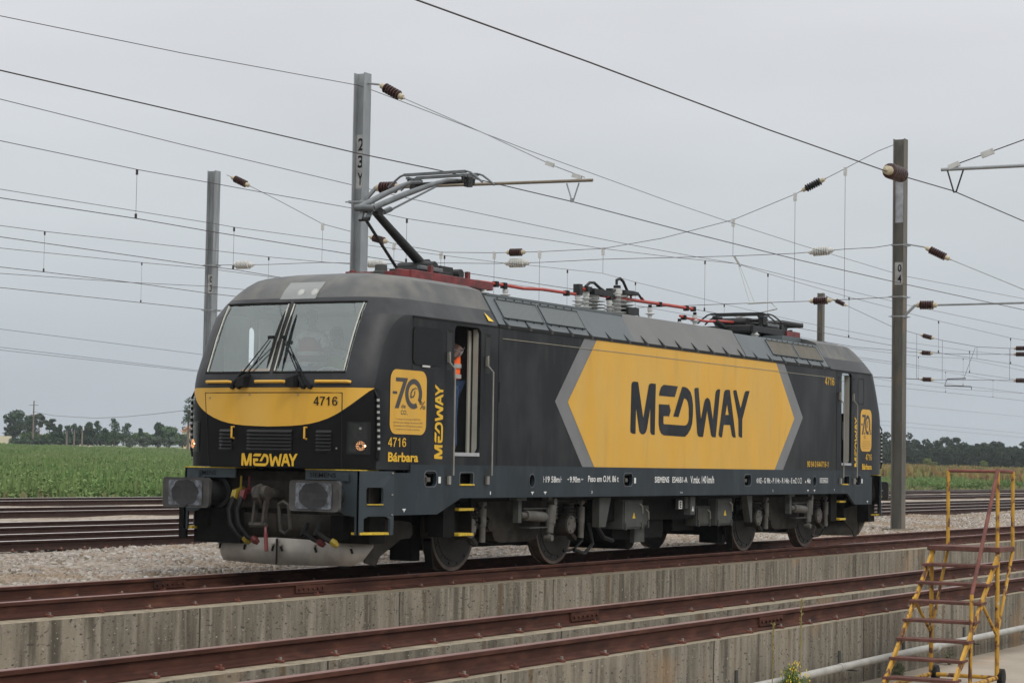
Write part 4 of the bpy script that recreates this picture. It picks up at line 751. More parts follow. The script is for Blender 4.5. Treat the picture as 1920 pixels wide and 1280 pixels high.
# service hatch outline
mb = MB()
def fline(y0, z0, y1, z1, r=.007, n=10): mb.tube([(FX(y0+(y1-y0)*k/n, z0+(z1-z0)*k/n, .003), y0+(y1-y0)*k/n, z0+(z1-z0)*k/n) for k in range(n+1)], r, 4)
fline(1.06, 2.335, -1.09, 2.335); fline(1.06, 2.335, .97, 1.40); fline(-1.09, 2.335, -1.10, 1.40)
mb.build('hatch_seam', rubber_m, cap1)
for y, z in ((.97, 2.27), (.30, 2.31), (-.45, 2.31), (-1.02, 2.23), (.76, 1.66), (-1.03, 1.64)): MB().tube([(FX(y, z, .0), y, z), (FX(y, z, .012), y, z)], .012, 8).build('hatch_screw', steel_m, cap1)
# louvres on the hatch
for y0, y1 in ((.78, .57), (.32, -.38), (-.74, -.96)):
    mb = MB(); front_patch(mb, list(np.linspace(y0, y1, 4)), lambda y: 1.585, lambda y: 1.85, 1, .004, 0)
    for k in range(6):
        z = 1.61+k*.045; mb.add([(FX(y0, z, .004), y0, z+.03), (FX(y1, z, .004), y1, z+.03), (FX(y1, z, .032), y1, z), (FX(y0, z, .032), y0, z)], [(0, 1, 2, 3)], 1)
    mb.build('front_louvre', [rubber_m, mat('louvre_slat', (.012, .012, .013), .5, spec=.4)], cap1)
# small yellow hatch handles, yellow rails under the windscreen
for y in (.55, -.59):
    MB().tube([(FX(y, 1.9, 0), y-.05*0, 1.895), (FX(y, 1.9, .05), y, 1.90), (FX(y, 1.8, .05), y, 1.76), (FX(y, 1.76, 0), y, 1.75)], .013, 8).build('hatch_handle', yellow_m, cap1, smooth=True)
for y0, y1 in ((1.03, .62), (.21, -.25), (-.71, -1.19)):
    MB().tube([(FX(y0, 2.47, .01), y0, 2.47), (FX(y0, 2.47, .05), y0-.02, 2.475), (FX(y1, 2.47, .05), y1+.02, 2.475), (FX(y1, 2.47, .01), y1, 2.47)], .021, 10).build('front_handrail', yellow_m, cap1, smooth=True)
# front lettering
G = Vector
def put_logo(mb, u0, u1, v0, v1, fn, rot=False):
    for k, ps in LOGO.items():
        if rot: loops = [[(u1-(p[1])*(u1-u0), v0+p[0]*(v1-v0)) for p in lp] for lp in ps]
        else: loops = [[(u0+p[0]*(u1-u0), v0+p[1]*(v1-v0)) for p in lp] for lp in ps]
        mb.poly(loops, fn)
    return mb
mb = MB(); put_logo(mb, -.41, .47, 1.40, 1.565, lambda u, v, w: (FX(-u, v, .006), -u, v)); mb.build('front_name_lettering', brightyellow_m, cap1)
mb = MB(); put_digits(mb, '4716', .69, 1.035, 2.175, 2.285, lambda u, v, w: (FX(-u, v, .012), -u, v)); mb.build('front_number', blackletter_m, cap1)
# top lamp panel
mb = MB()
def tl(y, z): return (FX(y, z, .006), y, z)
for (a, b, mi, d) in ((0, 1, 0, 0),):
    vs = []; n = 6
    for i in range(n+1):
        for k in range(5):
            z = 3.565+(3.805-3.565)*k/4; yy = .245-.02*(1-k/4)+(-.56)*i/n; vs.append((FX(yy, z, .006), yy, z))
    mb.add(vs, [(i*5+k, i*5+k+1, (i+1)*5+k+1, (i+1)*5+k) for i in range(n) for k in range(4)], 0)
tlp = mb.build('top_lamp_panel', lampglass_m, cap1, smooth=True)
for y in (-.059, -.27):
    q = MB(); c = Vector((FX(y, 3.66, .010), y, 3.66)); nrm = Vector((-.83, 0, .56))
    q.lathe(c-nrm*.005, c+nrm*.004, [(0, .062), (1, .060)], 18, 0); q.lathe(c+nrm*.004, c+nrm*.008, [(0, .045), (1, .02)], 18, 1)
    q.build('top_lamp', [mat('lamp_ring', (0.27, 0.28, 0.27), 0.3), mat('lamp_bulb_white', (0.40, 0.40, 0.38), 0.2)], tlp, smooth=True)
# headlights
for sg in (-1, 1):
    yy0, yy1 = 1.16*sg, 1.40*sg; mb = MB(); ys = list(np.linspace(yy0, yy1, 8))
    front_patch(mb, ys, lambda y: 1.57, lambda y: 1.975, 2, .006, 0)
    hl = mb.build('headlight', mat('headlight_bezel', (0.008, 0.008, 0.008), 0.35, var=.1, spec=.3), cap1, smooth=True)
    mb = MB(); ys = list(np.linspace(yy0+.03*sg, yy1-.03*sg, 7)); front_patch(mb, ys, lambda y: 1.595, lambda y: 1.95, 2, .010, 0)
    mb.build('headlight_lens', mat('headlight_lens_grey', (0.016, 0.018, 0.016), 0.25, var=.5, scale=6, spec=.35), hl, smooth=True)
    c = Vector((FX(1.318, 1.675, .015), 1.318*sg, 1.675)); nrm = Vector((-.85, .52*sg, 0))
    b = MB(); b.lathe(c-nrm*.01, c+nrm*.004, [(0, .062), (1, .060)], 20, 0)
    a1 = nrm.cross(Vector((0, 0, 1))).normalized()
    for ring, cnt in ((.026, 7), (.040, 11), (.054, 15)):
        for k in range(cnt):
            p = c+nrm*.006+a1*math.cos(k*6.283/cnt)*ring+Vector((0, 0, 1))*math.sin(k*6.283/cnt)*ring; b.lathe(p-nrm*.002, p+nrm*.002, [(0, .0045), (1, .0045)], 6, 1)
    p = c+nrm*.006-a1*.055*sg*(-1 if sg > 0 else 1)*-1; b.lathe(p-nrm*.002, p+nrm*.003, [(0, .012), (1, .010)], 8, 2)
    b.build('lamp', [greased_m, headglow_m, mat('lamp_hot_spot', (1, .8, .6), .4, emis=((1, .62, .35), 5.0))], hl)
    c2 = Vector((FX(1.31, 1.89, .014), 1.31*sg, 1.89)); q = MB(); q.lathe(c2-nrm*.005, c2+nrm*.004, [(0, .02), (1, .012)], 10); q.build('marker_lamp', lampglass_m, hl)
# black and white corner grab rails
for s in (1, -1):
    for sg in (-1, 1):
        pts = [(9.04, sg*1.38, 2.36), (9.10, sg*1.42, 2.365), (9.10, sg*1.47, 2.28), (9.07, sg*1.48, 1.60), (9.07, sg*1.47, 1.52), (9.0, sg*1.42, 1.50)]
        pts = [(-abs(p[0])*s, p[1], p[2]) for p in pts]
        mb = MB(); mb.tube(pts, .017, 8, 0)
        a, b = Vector(pts[2]), Vector(pts[3])
        for k in range(9): p = a.lerp(b, k/9+.02); q = a.lerp(b, k/9+.065); mb.tube([p, q], .0185, 8, 1)
        mb.build('corner_grab_rail', [rubber_m, mat('grab_rail_white', (.42, .42, .40), .5)], cap1 if s == 1 else cap2, smooth=True)
# wipers
for y0, ym, zt, zb_, yt, yb2, yp, yp2 in ((.55, .111, 3.40, 2.65, .036, .058, .578, .47), (-.60, -.083, 3.40, 2.647, -.091, -.118, -.54, -.635)):
    wz = 3.05; mb = MB(); P_ = lambda y, z, d: (FX(y, z, d), y, z)
    mb.tube([P_(yp, 2.42, .03), P_(ym, wz, .07)], [.011, .006], 6).tube([P_(yp2, 2.41, .03), P_(ym-.02, wz-.04, .07)], [.010, .006], 6).tube([P_(yp, 2.42, .04), P_(yp*.7+ym*.3, 2.61, .05)], [.018, .012], 6)
    mb.bar(P_(ym+.03, wz, .07), P_(ym-.05, wz-.0, .07), .04, .04)
    n = 8; bl = [(yt+(yb2-yt)*k/n, zt+(zb_-zt)*k/n) for k in range(n+1)]
    mb.tube([P_(y, z, .04) for y, z in bl], [.006]+[.012+.012*math.sin(math.pi*k/n) for k in range(1, n)]+[.006], 6)
    for yy in (yp, yp2): mb.lathe(P_(yy, 2.41, -.01), P_(yy, 2.41, .05), [(0, .035), (1, .028)], 10)
    mb.build('wiper', rubber_m, cap1, smooth=False)
for y in (.39, -.39):
    mb = MB(); mb.add([(FX(y, 2.53, -.02), y-.07, 2.41), (FX(y, 2.53, -.02), y+.09, 2.41), (FX(y, 2.53, -.02), y+.09, 2.55), (FX(y, 2.53, -.02), y-.07, 2.57), (FX(y, 2.45, .13), y-.07, 2.41), (FX(y, 2.45, .13), y+.05, 2.41), (FX(y, 2.45, .13), y+.05, 2.51), (FX(y, 2.45, .13), y-.07, 2.54)],
                     [(0, 1, 2, 3), (4, 7, 6, 5), (0, 4, 5, 1), (1, 5, 6, 2), (2, 6, 7, 3), (3, 7, 4, 0)])
    mb.build('washer_nozzle_box', rubber_m, cap1)

# ---- side walls with door openings
def side_wall(sg, parent):
    y0 = sg*1.5; fn = lambda u, v, w: (u, y0-sg*w, v)
    outer = [(-8.37, 1.34), (-8.37, 3.36), (8.37, 3.36), (8.37, 1.34)]
    holes = [rrect(-7.345, -6.655, 1.61, 3.305, .09)[::-1], rrect(6.80, 7.33, 1.59, 3.32, .08)[::-1]]
    if sg > 0: holes = [rrect(-7.93, -7.745, 2.77, 3.29, .08)[::-1], rrect(6.80, 7.33, 1.9, 3.30, .08)[::-1]]
    return MB().poly([outer]+holes, fn, .05).build('body_side', body_m, parent)
ws = side_wall(-1, loco)
wf = side_wall(1, loco)
# livery: grey hexagon stripe and yellow hexagon, 3 and 6 mm proud
mb = MB(); mb.poly([[(-3.69, 3.345), (-4.56, 2.39), (-3.69, 1.452), (3.94, 1.452), (4.85, 2.41), (3.95, 3.345)]], side(YS-.003), mi=0)
mb.poly([[(-3.30, 3.345), (-4.18, 2.39), (-3.32, 1.452), (3.55, 1.452), (4.44, 2.38), (3.57, 3.345)]], side(YS-.006), mi=1)
mb.build('hexagon_livery', [midgrey_m, yellow_m], ws)
mb = MB(); put_logo(mb, -2.15, 2.40, 1.965, 2.80, side(YS-.010)); mb.build('big_name_lettering', logodark_m, ws)
# seam line high on the side
mb = MB(); mb.box(-6.1, 6.35, YS-.0125, YS-.008, 3.195, 3.203); mb.build('side_seam', mat('seam_grey', (0.30, .27, .20), .5), ws)
mb = MB()
for x, z0_, z1_ in ((-8.37, 1.46, 1.82), (-8.37, 2.67, 3.34), (-6.18, 1.46, 3.34), (6.55, 1.46, 3.34)): mb.box(x-.005, x+.005, YS-.003, YS+.01, z0_, z1_)
mb.box(-6.40, -6.15, YS-.006, YS, 2.32, 2.326).box(-6.40, -6.15, YS-.006, YS, 2.60, 2.606).box(-6.156, -6.15, YS-.006, YS, 2.32, 2.606)
mb.poly([rrect(7.67, 8.0, 2.74, 3.25, .06), rrect(7.69, 7.98, 2.76, 3.23, .05)[::-1]], side(YS-.003))
mb.build('panel_seam', rubber_m, ws)
# badge -70 %
def badge(u0, u1, parent):
    v0, v1 = 1.835, 2.655; W_, H_ = u1-u0, v1-v0
    fn = side(YS-.007); U = lambda a: u0+a*W_; V = lambda b: v0+b*H_
    mb = MB(); mb.poly([rrect(u0, u1, v0, v1, .13, 7)], side(YS-.004)); b = mb.build('percent_badge', yellow_m, parent)
    mb = MB()
    mb.poly([[(U(.14), V(.875)), (U(.47), V(.875)), (U(.23), V(.40)), (U(.12), V(.40)), (U(.34), V(.815)), (U(.14), V(.815))]], fn)
    mb.poly([[(U(.06), V(.66)), (U(.18), V(.66)), (U(.18), V(.62)), (U(.06), V(.62))]], fn)
    oc = lambda a, rx, rz: (U(.635)+rx*W_*math.cos(a), V(.635)+rz*H_*math.sin(a))
    mb.poly([[oc(math.radians(a), .235, .235) for a in range(-38, 300, 8)]+[oc(math.radians(a), .145, .155) for a in range(300, -39, -8)]], fn)
    # leaf in the nought
    leaf = [(.54, .58), (.55, .66), (.60, .71), (.70, .735), (.78, .715), (.66, .71), (.61, .67), (.585, .60), (.64, .625), (.665, .67), (.645, .64), (.68, .70), (.70, .645), (.665, .595), (.60, .565)]
    mb.poly([[(U(a), V(b_)) for a, b_ in ((.54, .565), (.545, .65), (.59, .71), (.68, .735), (.76, .71), (.68, .718), (.61, .69), (.575, .64), (.575, .585))]], fn)
    mb.poly([[(U(a), V(b_)) for a, b_ in ((.56, .565), (.64, .585), (.675, .635), (.675, .70), (.645, .66), (.655, .635), (.62, .605), (.56, .585))]], fn)
    put_text(mb, '%', U(.80), U(.97), V(.40), V(.53), fn, bold=.01)
    put_text(mb, 'de', U(.30), U(.42), V(.405), V(.47), fn, bold=.008)
    put_text(mb, 'CO', U(.29), U(.44), V(.305), V(.375), fn, bold=.006); put_text(mb, '2', U(.455), U(.48), V(.30), V(.32), fn)
    mb.build('badge_print', leafgrey_m, b)
    mb = MB()
    for k, (tx, a0, a1, bo) in enumerate((('O transporte ferroviário MEDWAY', .16, .84, 0), ('permite uma redução de cerca de 70%', .10, .90, .01), ('de emissões de CO2 eq. face ao mesmo', .10, .90, .01), ('transporte por modo rodoviário.', .16, .82, 0))):
        put_text(mb, tx, U(a0), U(a1), V(.215-k*.052), V(.25-k*.052), fn, bold=bo)
    mb.build('badge_fine_print', fineprint_m, b)
badge(-8.875, -8.02, ws); badge(7.82, 8.43, ws)
TF = side(YS-.006); mb = MB(); NB = lambda q, nm='number_lettering': q.build(nm, brightyellow_m, ws)
put_digits(mb, '4716', -8.905, -8.485, 1.675, 1.79, TF); NB(mb); mb = MB(); put_text(mb, 'Bárbara', -8.90, -8.195, 1.485, 1.605, TF, bold=.03); NB(mb, 'name_lettering'); mb = MB()
put_digits(mb, '4716', 8.11, 8.45, 1.665, 1.785, TF); NB(mb); mb = MB(); put_text(mb, 'Bárbara', 7.92, 8.45, 1.48, 1.595, TF, bold=.03); NB(mb, 'name_lettering'); mb = MB()
put_digits(mb, '4716', 5.925, 6.40, 3.055, 3.20, TF); NB(mb); mb = MB(); put_digits(mb, '90 94 0 644716-1', 5.08, 6.15, 1.515, 1.62, TF); NB(mb)
for u0, u1 in ((-7.815, -7.605), (7.49, 7.66)): put_logo(MB(), u0, u1, 1.53, 2.50, TF, rot=True).build('upright_name_lettering', brightyellow_m, ws)
# blanked cab side window with mirror
b = MB(); b.poly([rrect(-8.37, -7.665, 2.735, 3.225, .08, 6)], side(YS-.012), .014); o = b.build('cab_side_window', mat('blanked_window', (0.004, .004, .0045), .4, spec=.2, var=.1), ws)
MB().box(-8.15, -7.97, YS-.02, YS-.008, 2.71, 2.735).build('window_handle', inswhite_m, o)
# recesses and grab rails next to the doors
for x, dz in ((-7.475, 0), (-6.48, 0), (6.70, 0), (7.42, 0)):
    r = MB(); wx = .065 if abs(x) < 7 or x < 0 else .05
    r.poly([[(x-wx, 2.70), (x+wx, 2.70), (x+wx, 3.235), (x-wx, 3.235)]], side(YS-.003)); r.add([(x-wx, YS-.004, 3.235), (x+wx, YS-.004, 3.235), (x+wx, YS-.004, 3.20), (x-wx*.2, YS-.004, 3.19)], [(0, 1, 2, 3)], 1)
    MB().poly([[(x-wx, 1.19), (x+wx, 1.19), (x+wx, 1.40), (x-wx, 1.40)]], side(YS-.0135)).build('handrail_foot_recess', mat('recess_dark_paint', (.013, .0135, .015), .6), ws)
    r.build('handrail_recess', [mat('recess_dark_paint', (.013, .0135, .015), .6), rubber_m], ws)
    g = MB(); s_ = .035
    g.tube([(x-s_, YS-.03, 2.94), (x-s_, YS-.035, 2.80), (x+s_, YS-.075, 2.72), (x+s_, YS-.08, 1.32)], .0125, 8)
    g.box(x-s_-.02, x-s_+.03, YS-.03, YS, 2.80, 2.93).box(x-.03, x+.03, YS-.05, YS-.02, 1.2, 1.31)
    g.build('door_grab_rail', mat('worn_steel_rail', (.30, .285, .25), .4, metal=.5), ws, smooth=True)
# door sills, door edges (open door leaves slid back inside)
for x0, x1, sx in ((-7.345, -6.655, 1), (6.80, 7.33, 1)):
    d = MB(); d.box(x0+.03 if x0 < 0 else x0, x1-.02, YS-.015, YS+.12, 1.575 if x0 < 0 else 1.555, 1.622 if x0 < 0 else 1.60); d.build('door_sill', mat('scuffed_sill', (.42, .42, .43), .45, metal=.3), ws)
    e = MB()
    xe = x1
    if x0 > 0:
        e.box(xe-.008, xe+.035, YS+.045, YS+.15, 1.60, 3.29, 0); e.box(xe-.02, xe, YS+.14, YS+.17, 2.05, 2.4, 1); e.build('door_frame', [beige_m, galv_m, intdark_m], ws); continue
    e.box(xe-.008, xe+.035, YS+.045, YS+.12, 1.62, 3.29, 0)
    e.box(xe-.003, xe+.02, YS+.155, YS+.215, 1.62, 3.25, 0); e.box(xe-.06, xe-.01, YS+.155, YS+.18, 1.62, 3.27, 0)
    e.box(xe+.0, xe+.03, YS+.12, YS+.155, 1.60, 3.30, 2); e.box(xe-.002, xe+.03, YS+.215, YS+.9, 1.6, 3.35, 2) if x0 < 0 else None
    for zz in (1.95, 2.3, 2.75, 2.95): e.tube([(xe-.02, YS+.185, zz), (xe-.005, YS+.185, zz)], .012, 6, 1)
    e.box(xe-.014, xe, YS+.17, YS+.2, 2.05, 2.35, 1)
    e.build('door_frame', [beige_m, galv_m, intdark_m], ws)
# warning triangle on cab roof
mb = MB(); mb.add([(-6.43, -1.478, 3.42), (-6.29, -1.478, 3.42), (-6.43, -1.402, 3.54)], [(0, 1, 2)]); mb.build('warning_triangle', warning_m, cap1)

# ---- cab interiors
def cab_interior(s):
    t = MB(); X = lambda x: x*s
    def bx(x0, x1, *a): t.box(min(X(x0), X(x1)), max(X(x0), X(x1)), *a)
    bx(-6.30, -6.24, -1.44, 1.44, 1.45, 3.40, 1)              # rear bulkhead
    bx(-8.75, -6.3, -1.40, 1.40, 1.50, 1.58, 1)              # floor
    bx(-9.2, -8.72, -1.02, 1.02, 1.55, 2.44, 3)             # console block
    bx(-9.27, -8.75, -.98, .98, 2.44, 2.52, 2)
    bx(-8.75, -8.55, -1.1, 1.1, 2.40, 2.48, 2)
    for sg in (-1, 1): bx(-8.50, -7.96, sg*1.43-.01, sg*1.43+.01, 1.58, 3.42, 0); bx(-7.72, -7.42, sg*1.43-.01, sg*1.43+.01, 1.58, 3.42, 0)
    bx(-7.30, -7.26, .1, 1.40, 1.58, 3.45, 0)
    bx(-7.80, -6.30, -1.35, 1.35, 3.50, 3.53, 0)             # ceiling
    bx(-8.45, -7.80, -1.05, 1.05, 3.53, 3.56, 0)
    return t.build('cab_interior', [interior_m, intdark_m, interior2_m, intdark_m], loco)
ci = cab_interior(1)
# bulkhead panels seen through the windscreen
mb = MB(); mb.box(-7.34, -7.31, -.55, 1.38, 1.60, 3.40, 0).box(-7.36, -7.34, .50, .60, 2.65, 3.25, 1).box(-7.36, -7.34, .28, .36, 2.0, 3.2, 2)
mb.build('rear_partition', [interior_m, mat('painted_daylight_slot', (.9, .9, .88), .5, var=0.02), beige_m], ci)  # white strip on the partition: its colour stands for daylight through a window
mb = MB(); mb.box(-9.0, -8.9, .25, .75, 2.515, 2.60, 1).box(-9.0, -8.9, .25, .75, 2.60, 2.66, 0); mb.build('log_books', [mat('orange_folder', (.60, .25, .05), .6), mat('green_folder', (.05, .32, .16), .6)], ci)
mb = MB()
mb.tube([(-8.98+.0*k, -.62-.26*math.cos(k*math.pi/12), 2.50+.17*math.sin(k*math.pi/12)) for k in range(13)], .008, 5); mb.build('control_wheel', beige_m, ci)
# rear cab: dark shell, seat silhouette and the far door open to the sky
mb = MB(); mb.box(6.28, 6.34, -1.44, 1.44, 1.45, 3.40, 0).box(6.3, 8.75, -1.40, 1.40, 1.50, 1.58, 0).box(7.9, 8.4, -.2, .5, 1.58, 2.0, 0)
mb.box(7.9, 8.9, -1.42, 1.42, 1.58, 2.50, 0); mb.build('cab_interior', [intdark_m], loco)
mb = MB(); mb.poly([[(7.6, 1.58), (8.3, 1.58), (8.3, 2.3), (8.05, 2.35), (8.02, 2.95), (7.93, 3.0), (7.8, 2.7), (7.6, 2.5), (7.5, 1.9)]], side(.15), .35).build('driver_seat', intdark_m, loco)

# ---- roof
def slope_panel(x0, x1, name, m_, zt=3.80, yt=-1.235, zb=3.385, ybm=-1.495, off=0.0, both=True):
    o = None
    for sg in (-1, 1):
        mb = MB(); a, b = sg*abs(ybm-off), sg*abs(yt-off)
        mb.add([(x0, a, zb), (x1, a, zb), (x1, b, zt), (x0, b, zt), (x0, a-sg*.05, zb), (x1, a-sg*.05, zb), (x1, b-sg*.05, zt-.03), (x0, b-sg*.05, zt-.03)],
               [(0, 1, 2, 3), (4, 7, 6, 5), (0, 4, 5, 1), (3, 2, 6, 7), (0, 3, 7, 4), (1, 5, 6, 2)])
        q = mb.build(name, m_, loco, bevel=.006)
        if sg < 0: o = q
    return o
rd = MB().box(-6.2, 6.2, -1.22, 1.22, 3.70, 3.765).build('roof_deck', roofpanel_m, loco)
slope_panel(-6.16, -1.985, 'roof_panel', roofpanel_m)
slope_panel(-1.975, 2.30, 'roof_panel', roofpanel2_m, zt=3.845, yt=-1.215, off=-.012)
slope_panel(2.31, 3.50, 'roof_panel', roofpanel_m); slope_panel(3.51, 6.16, 'roof_panel', roofpanel_m)
# cab roof shells are part of the cab fronts; gutter line
mb = MB(); mb.box(-6.18, 6.18, -1.515, -1.46, 3.345, 3.392); mb.build('roof_gutter', rubber_m, loco)
mb = MB(); mb.box(-8.37, -6.2, -1.515, -1.47, 3.345, 3.362).box(6.2, 8.37, -1.515, -1.47, 3.345, 3.362); mb.build('cab_roof_gutter', rubber_m, loco)
# hinge brackets
sl = Vector((0, .26, .415)).normalized(); nn = Vector((0, -.415, .26)).normalized()
for k, x in enumerate([-5.94+.62*i for i in range(20)]):
    if x > 6.1: break
    for sg in (-1,):
        mb = MB(); p = Vector((x, -1.495, 3.375)); mb.add([p+nn*.02+Vector((-.035, 0, 0)), p+nn*.02+Vector((.045, 0, 0)), p+sl*.16+nn*.004+Vector((-.05, 0, 0)), p+nn*.0+Vector((-.035, 0, 0)), p+Vector((.045, 0, 0)), p+sl*.16+Vector((-.05, 0, 0))],
               [(0, 1, 2), (3, 5, 4), (0, 3, 4, 1), (1, 4, 5, 2), (2, 5, 3, 0)], 0)
        mb.box(x-.025, x+.04, -1.518, -1.49, 3.345, 3.385, 1)
        mb.build('panel_hinge', [rubber_m, boxgrey_m], loco)
# air intake grilles
grille_m = mat('grille_mesh_metal', (0.075, 0.085, 0.085), 0.5, var=0.1)
def grille_pat(m, c1, c2, sc):
    n, l, b = N(m); t = n.new('ShaderNodeTexCoord'); mp = n.new('ShaderNodeMapping'); mp.inputs['Scale'].default_value = (sc, sc, sc); mp.inputs['Rotation'].default_value = (0, math.radians(0), 0)
    l.new(t.outputs['Object'], mp.inputs[0]); sx = n.new('ShaderNodeSeparateXYZ'); l.new(mp.outputs[0], sx.inputs[0])
    def mth(op, a, b_):
        q = n.new('ShaderNodeMath'); q.operation = op
        for i, s_ in enumerate((a, b_)):
            if s_ is None: continue
            if isinstance(s_, (int, float)): q.inputs[i].default_value = s_
            else: l.new(s_, q.inputs[i])
        return q.outputs[0]
    s1 = mth('SINE', mth('ADD', sx.outputs[0], mth('MULTIPLY', sx.outputs[2], 1.9)), None); s2_ = mth('SINE', mth('SUBTRACT', sx.outputs[0], mth('MULTIPLY', sx.outputs[2], 1.9)), None)
    g = mth('GREATER_THAN', mth('MULTIPLY', s1, s2_), 0.0); mx = n.new('ShaderNodeMix'); mx.data_type = 'RGBA'; l.new(g, mx.inputs[0]); mx.inputs[6].default_value = (*c1, 1); mx.inputs[7].default_value = (*c2, 1); l.new(mx.outputs[2], b.inputs['Base Color'])
grille_pat(grille_m, (.035, .04, .04), (.15, .17, .17), 95)
grille2_m = mat('dusty_grille_mesh', (0.11, 0.10, 0.08), 0.8, var=0.12)
def slope_pt(x, t, o): # t 0..1 up the slope
    return (x, -1.495+.26*t-.415/.49*o, 3.385+.415*t+.26/.49*o)
for x0, x1, m_ in ((-5.93, -4.78, grille_m), (-4.70, -3.52, grille_m), (3.62, 4.78, grille2_m), (4.86, 6.02, grille2_m)):
    mb = MB(); f0, f1 = .27, .90
    mb.add([slope_pt(x0, f0, .012), slope_pt(x1, f0, .012), slope_pt(x1, f1, .012), slope_pt(x0, f1, .012)], [(0, 1, 2, 3)], 0)
    for (a, b) in (((x0, f0), (x1, f0)), ((x1, f0), (x1, f1)), ((x1, f1), (x0, f1)), ((x0, f1), (x0, f0))):
        mb.bar(slope_pt(a[0], a[1], .012), slope_pt(b[0], b[1], .012), .03, .012, 1)
    for k in range(5):
        for f in (.22, .95): mb.lathe(slope_pt(x0+.1+k*.24, f, .004), slope_pt(x0+.1+k*.24, f, .014), [(0, .013), (1, .01)], 8, 2)
    mb.build('intake_grille', [m_, roofpanel_m, rubber_m], loco)
for mb in (MB().box(-6.1, -1.95, -1.24, -1.0, 3.80, 3.835), MB().box(3.5, 6.1, -1.22, -1.0, 3.79, 3.812), MB().box(5.3, 6.25, -.9, -.5, 3.8, 3.95)): mb.build('roof_ledge', roofpanel_m, loco)
MB().box(7.05, 7.15, -.05, .05, 4.0, 4.06).lathe((7.1, 0, 4.0), (7.1, 0, 4.30), [(0, .10), (.1, .09), (1, .045)], 4).build('antenna', inswhite_m, loco)
MB().lathe((-6.88, 0, 3.98), (-6.88, 0, 4.20), [(0, .06), (.3, .06), (.35, .13), (.5, .13), (.6, .09), (.95, .085), (1, .05)], 16).build('roof_aerial', boxgrey_m, loco, smooth=True)
# ---- insulators, circuit breaker and red busbar
def roof_ins(x, y, z1, r=.075, n=4, z0=3.76, m_=inswhite_m, name='roof_insulator'):
    pr_ = [(0, r*.5)]
    for k in range(n): a = .05+.8*k/n; w_ = .8/n; pr_ += [(a, r*.42), (a+w_*.35, r*.5), (a+w_*.55, r), (a+w_*.62, r), (a+w_*.8, r*.45)]
    pr_ += [(.86, r*.45), (.87, r*.55), (1, r*.55)]
    mb = MB(); mb.lathe((x, y, z0), (x, y, z1), pr_, 16, 0); mb.lathe((x, y, z1), (x, y, z1+.05), [(0, r*.4), (1, r*.4)], 8, 1)
    return mb.build(name, [m_, rubber_m], loco, smooth=True)
for x, z in ((-4.25, 4.12), (-3.45, 4.16), (1.54, 4.24), (3.37, 4.24), (2.73, 4.08), (6.22, 4.02), (6.79, 4.03), (5.5, 4.0), (-5.0, 4.02)): roof_ins(x, 0 if x not in (5.5,) else .3, z-.03, .085, 4)
for x, z, r, n in ((-1.10, 4.22, .10, 6), (-.82, 4.30, .10, 6), (-.45, 4.27, .24, 8), (.0, 4.22, .09, 6), (.28, 4.44, .16, 8), (.62, 4.36, .22, 8)): roof_ins(x, 0 if r < .2 else .1, z, r, n)
mb = MB(); mb.box(-1.16, -1.06, -.06, .06, 4.22, 4.40).box(-.90, -.76, -.08, .08, 4.30, 4.38).box(-.75, -.15, -.12, .12, 4.27, 4.36).box(-.03, .05, -.05, .05, 4.22, 4.42).box(.35, .86, -.12, .12, 4.36, 4.42).box(.40, .80, -.16, .16, 4.02, 4.14)
mb.tube([(-.85, 0, 4.38), (-.7, 0, 4.46), (-.55, 0, 4.47), (-.35, 0, 4.40), (-.1, 0, 4.34), (.1, 0, 4.36), (.35, 0, 4.48), (.42, 0, 4.34)], .025, 6)
mb.tube([(.26, 0, 4.50), (.26, 0, 4.58), (.38, 0, 4.62), (.5, 0, 4.58), (.65, 0, 4.44), (.75, 0, 4.38)], .026, 6).tube([(.6, 0, 4.42), (.9, 0, 4.43), (1.1, 0, 4.40), (1.2, 0, 4.34), (1.24, 0, 4.30)], .022, 6)
mb.build('circuit_breaker_gear', pantodark_m, loco)
MB().tube([(.92, 0, 4.12), (1.0, 0, 4.12), (1.1, 0, 4.05), (1.18, 0, 3.95)], .016, 6).lathe((.90, 0, 4.12), (.97, 0, 4.12), [(0, .03), (1, .03)], 8).build('earthing_arm', galv_m, loco)
mb = MB()
mb.tube([(-4.30, 0, 4.18), (-3.4, 0, 4.19), (-2.9, 0, 4.185), (-2.3, 0, 4.22), (-1.2, 0, 4.23)], .026, 10).tube([(-.98, 0, 4.33), (-.25, 0, 4.33)], .032, 10).tube([(-.30, 0, 4.28), (3.3, 0, 4.315)], .030, 10)
mb.tube([(2.75, 0, 4.15), (3.1, 0, 4.13), (3.9, 0, 4.13), (4.4, 0, 4.17), (5.3, 0, 4.20), (5.95, 0, 4.19), (6.5, 0, 4.20)], .024, 8).tube([(.38, 0, 4.38), (.38, 0, 4.30)], .02).tube([(.8, 0, 4.38), (.8, 0, 4.31)], .02).tube([(1.22, 0, 4.36), (1.35, 0, 4.29)], .015)
mb.build('red_busbar', redbar_m, loco, smooth=True)
for x, z in ((-3.75, 4.19), (-3.5, 4.19), (-1.5, 4.23), (-.7, 4.33), (.1, 4.29), (1.9, 4.30), (3.0, 4.31), (3.3, 4.32), (2.9, 4.14), (6.0, 4.19)): MB().box(x-.04, x+.04, -.04, .04, z-.05, z+.035).build('busbar_clamp', rubber_m, loco)

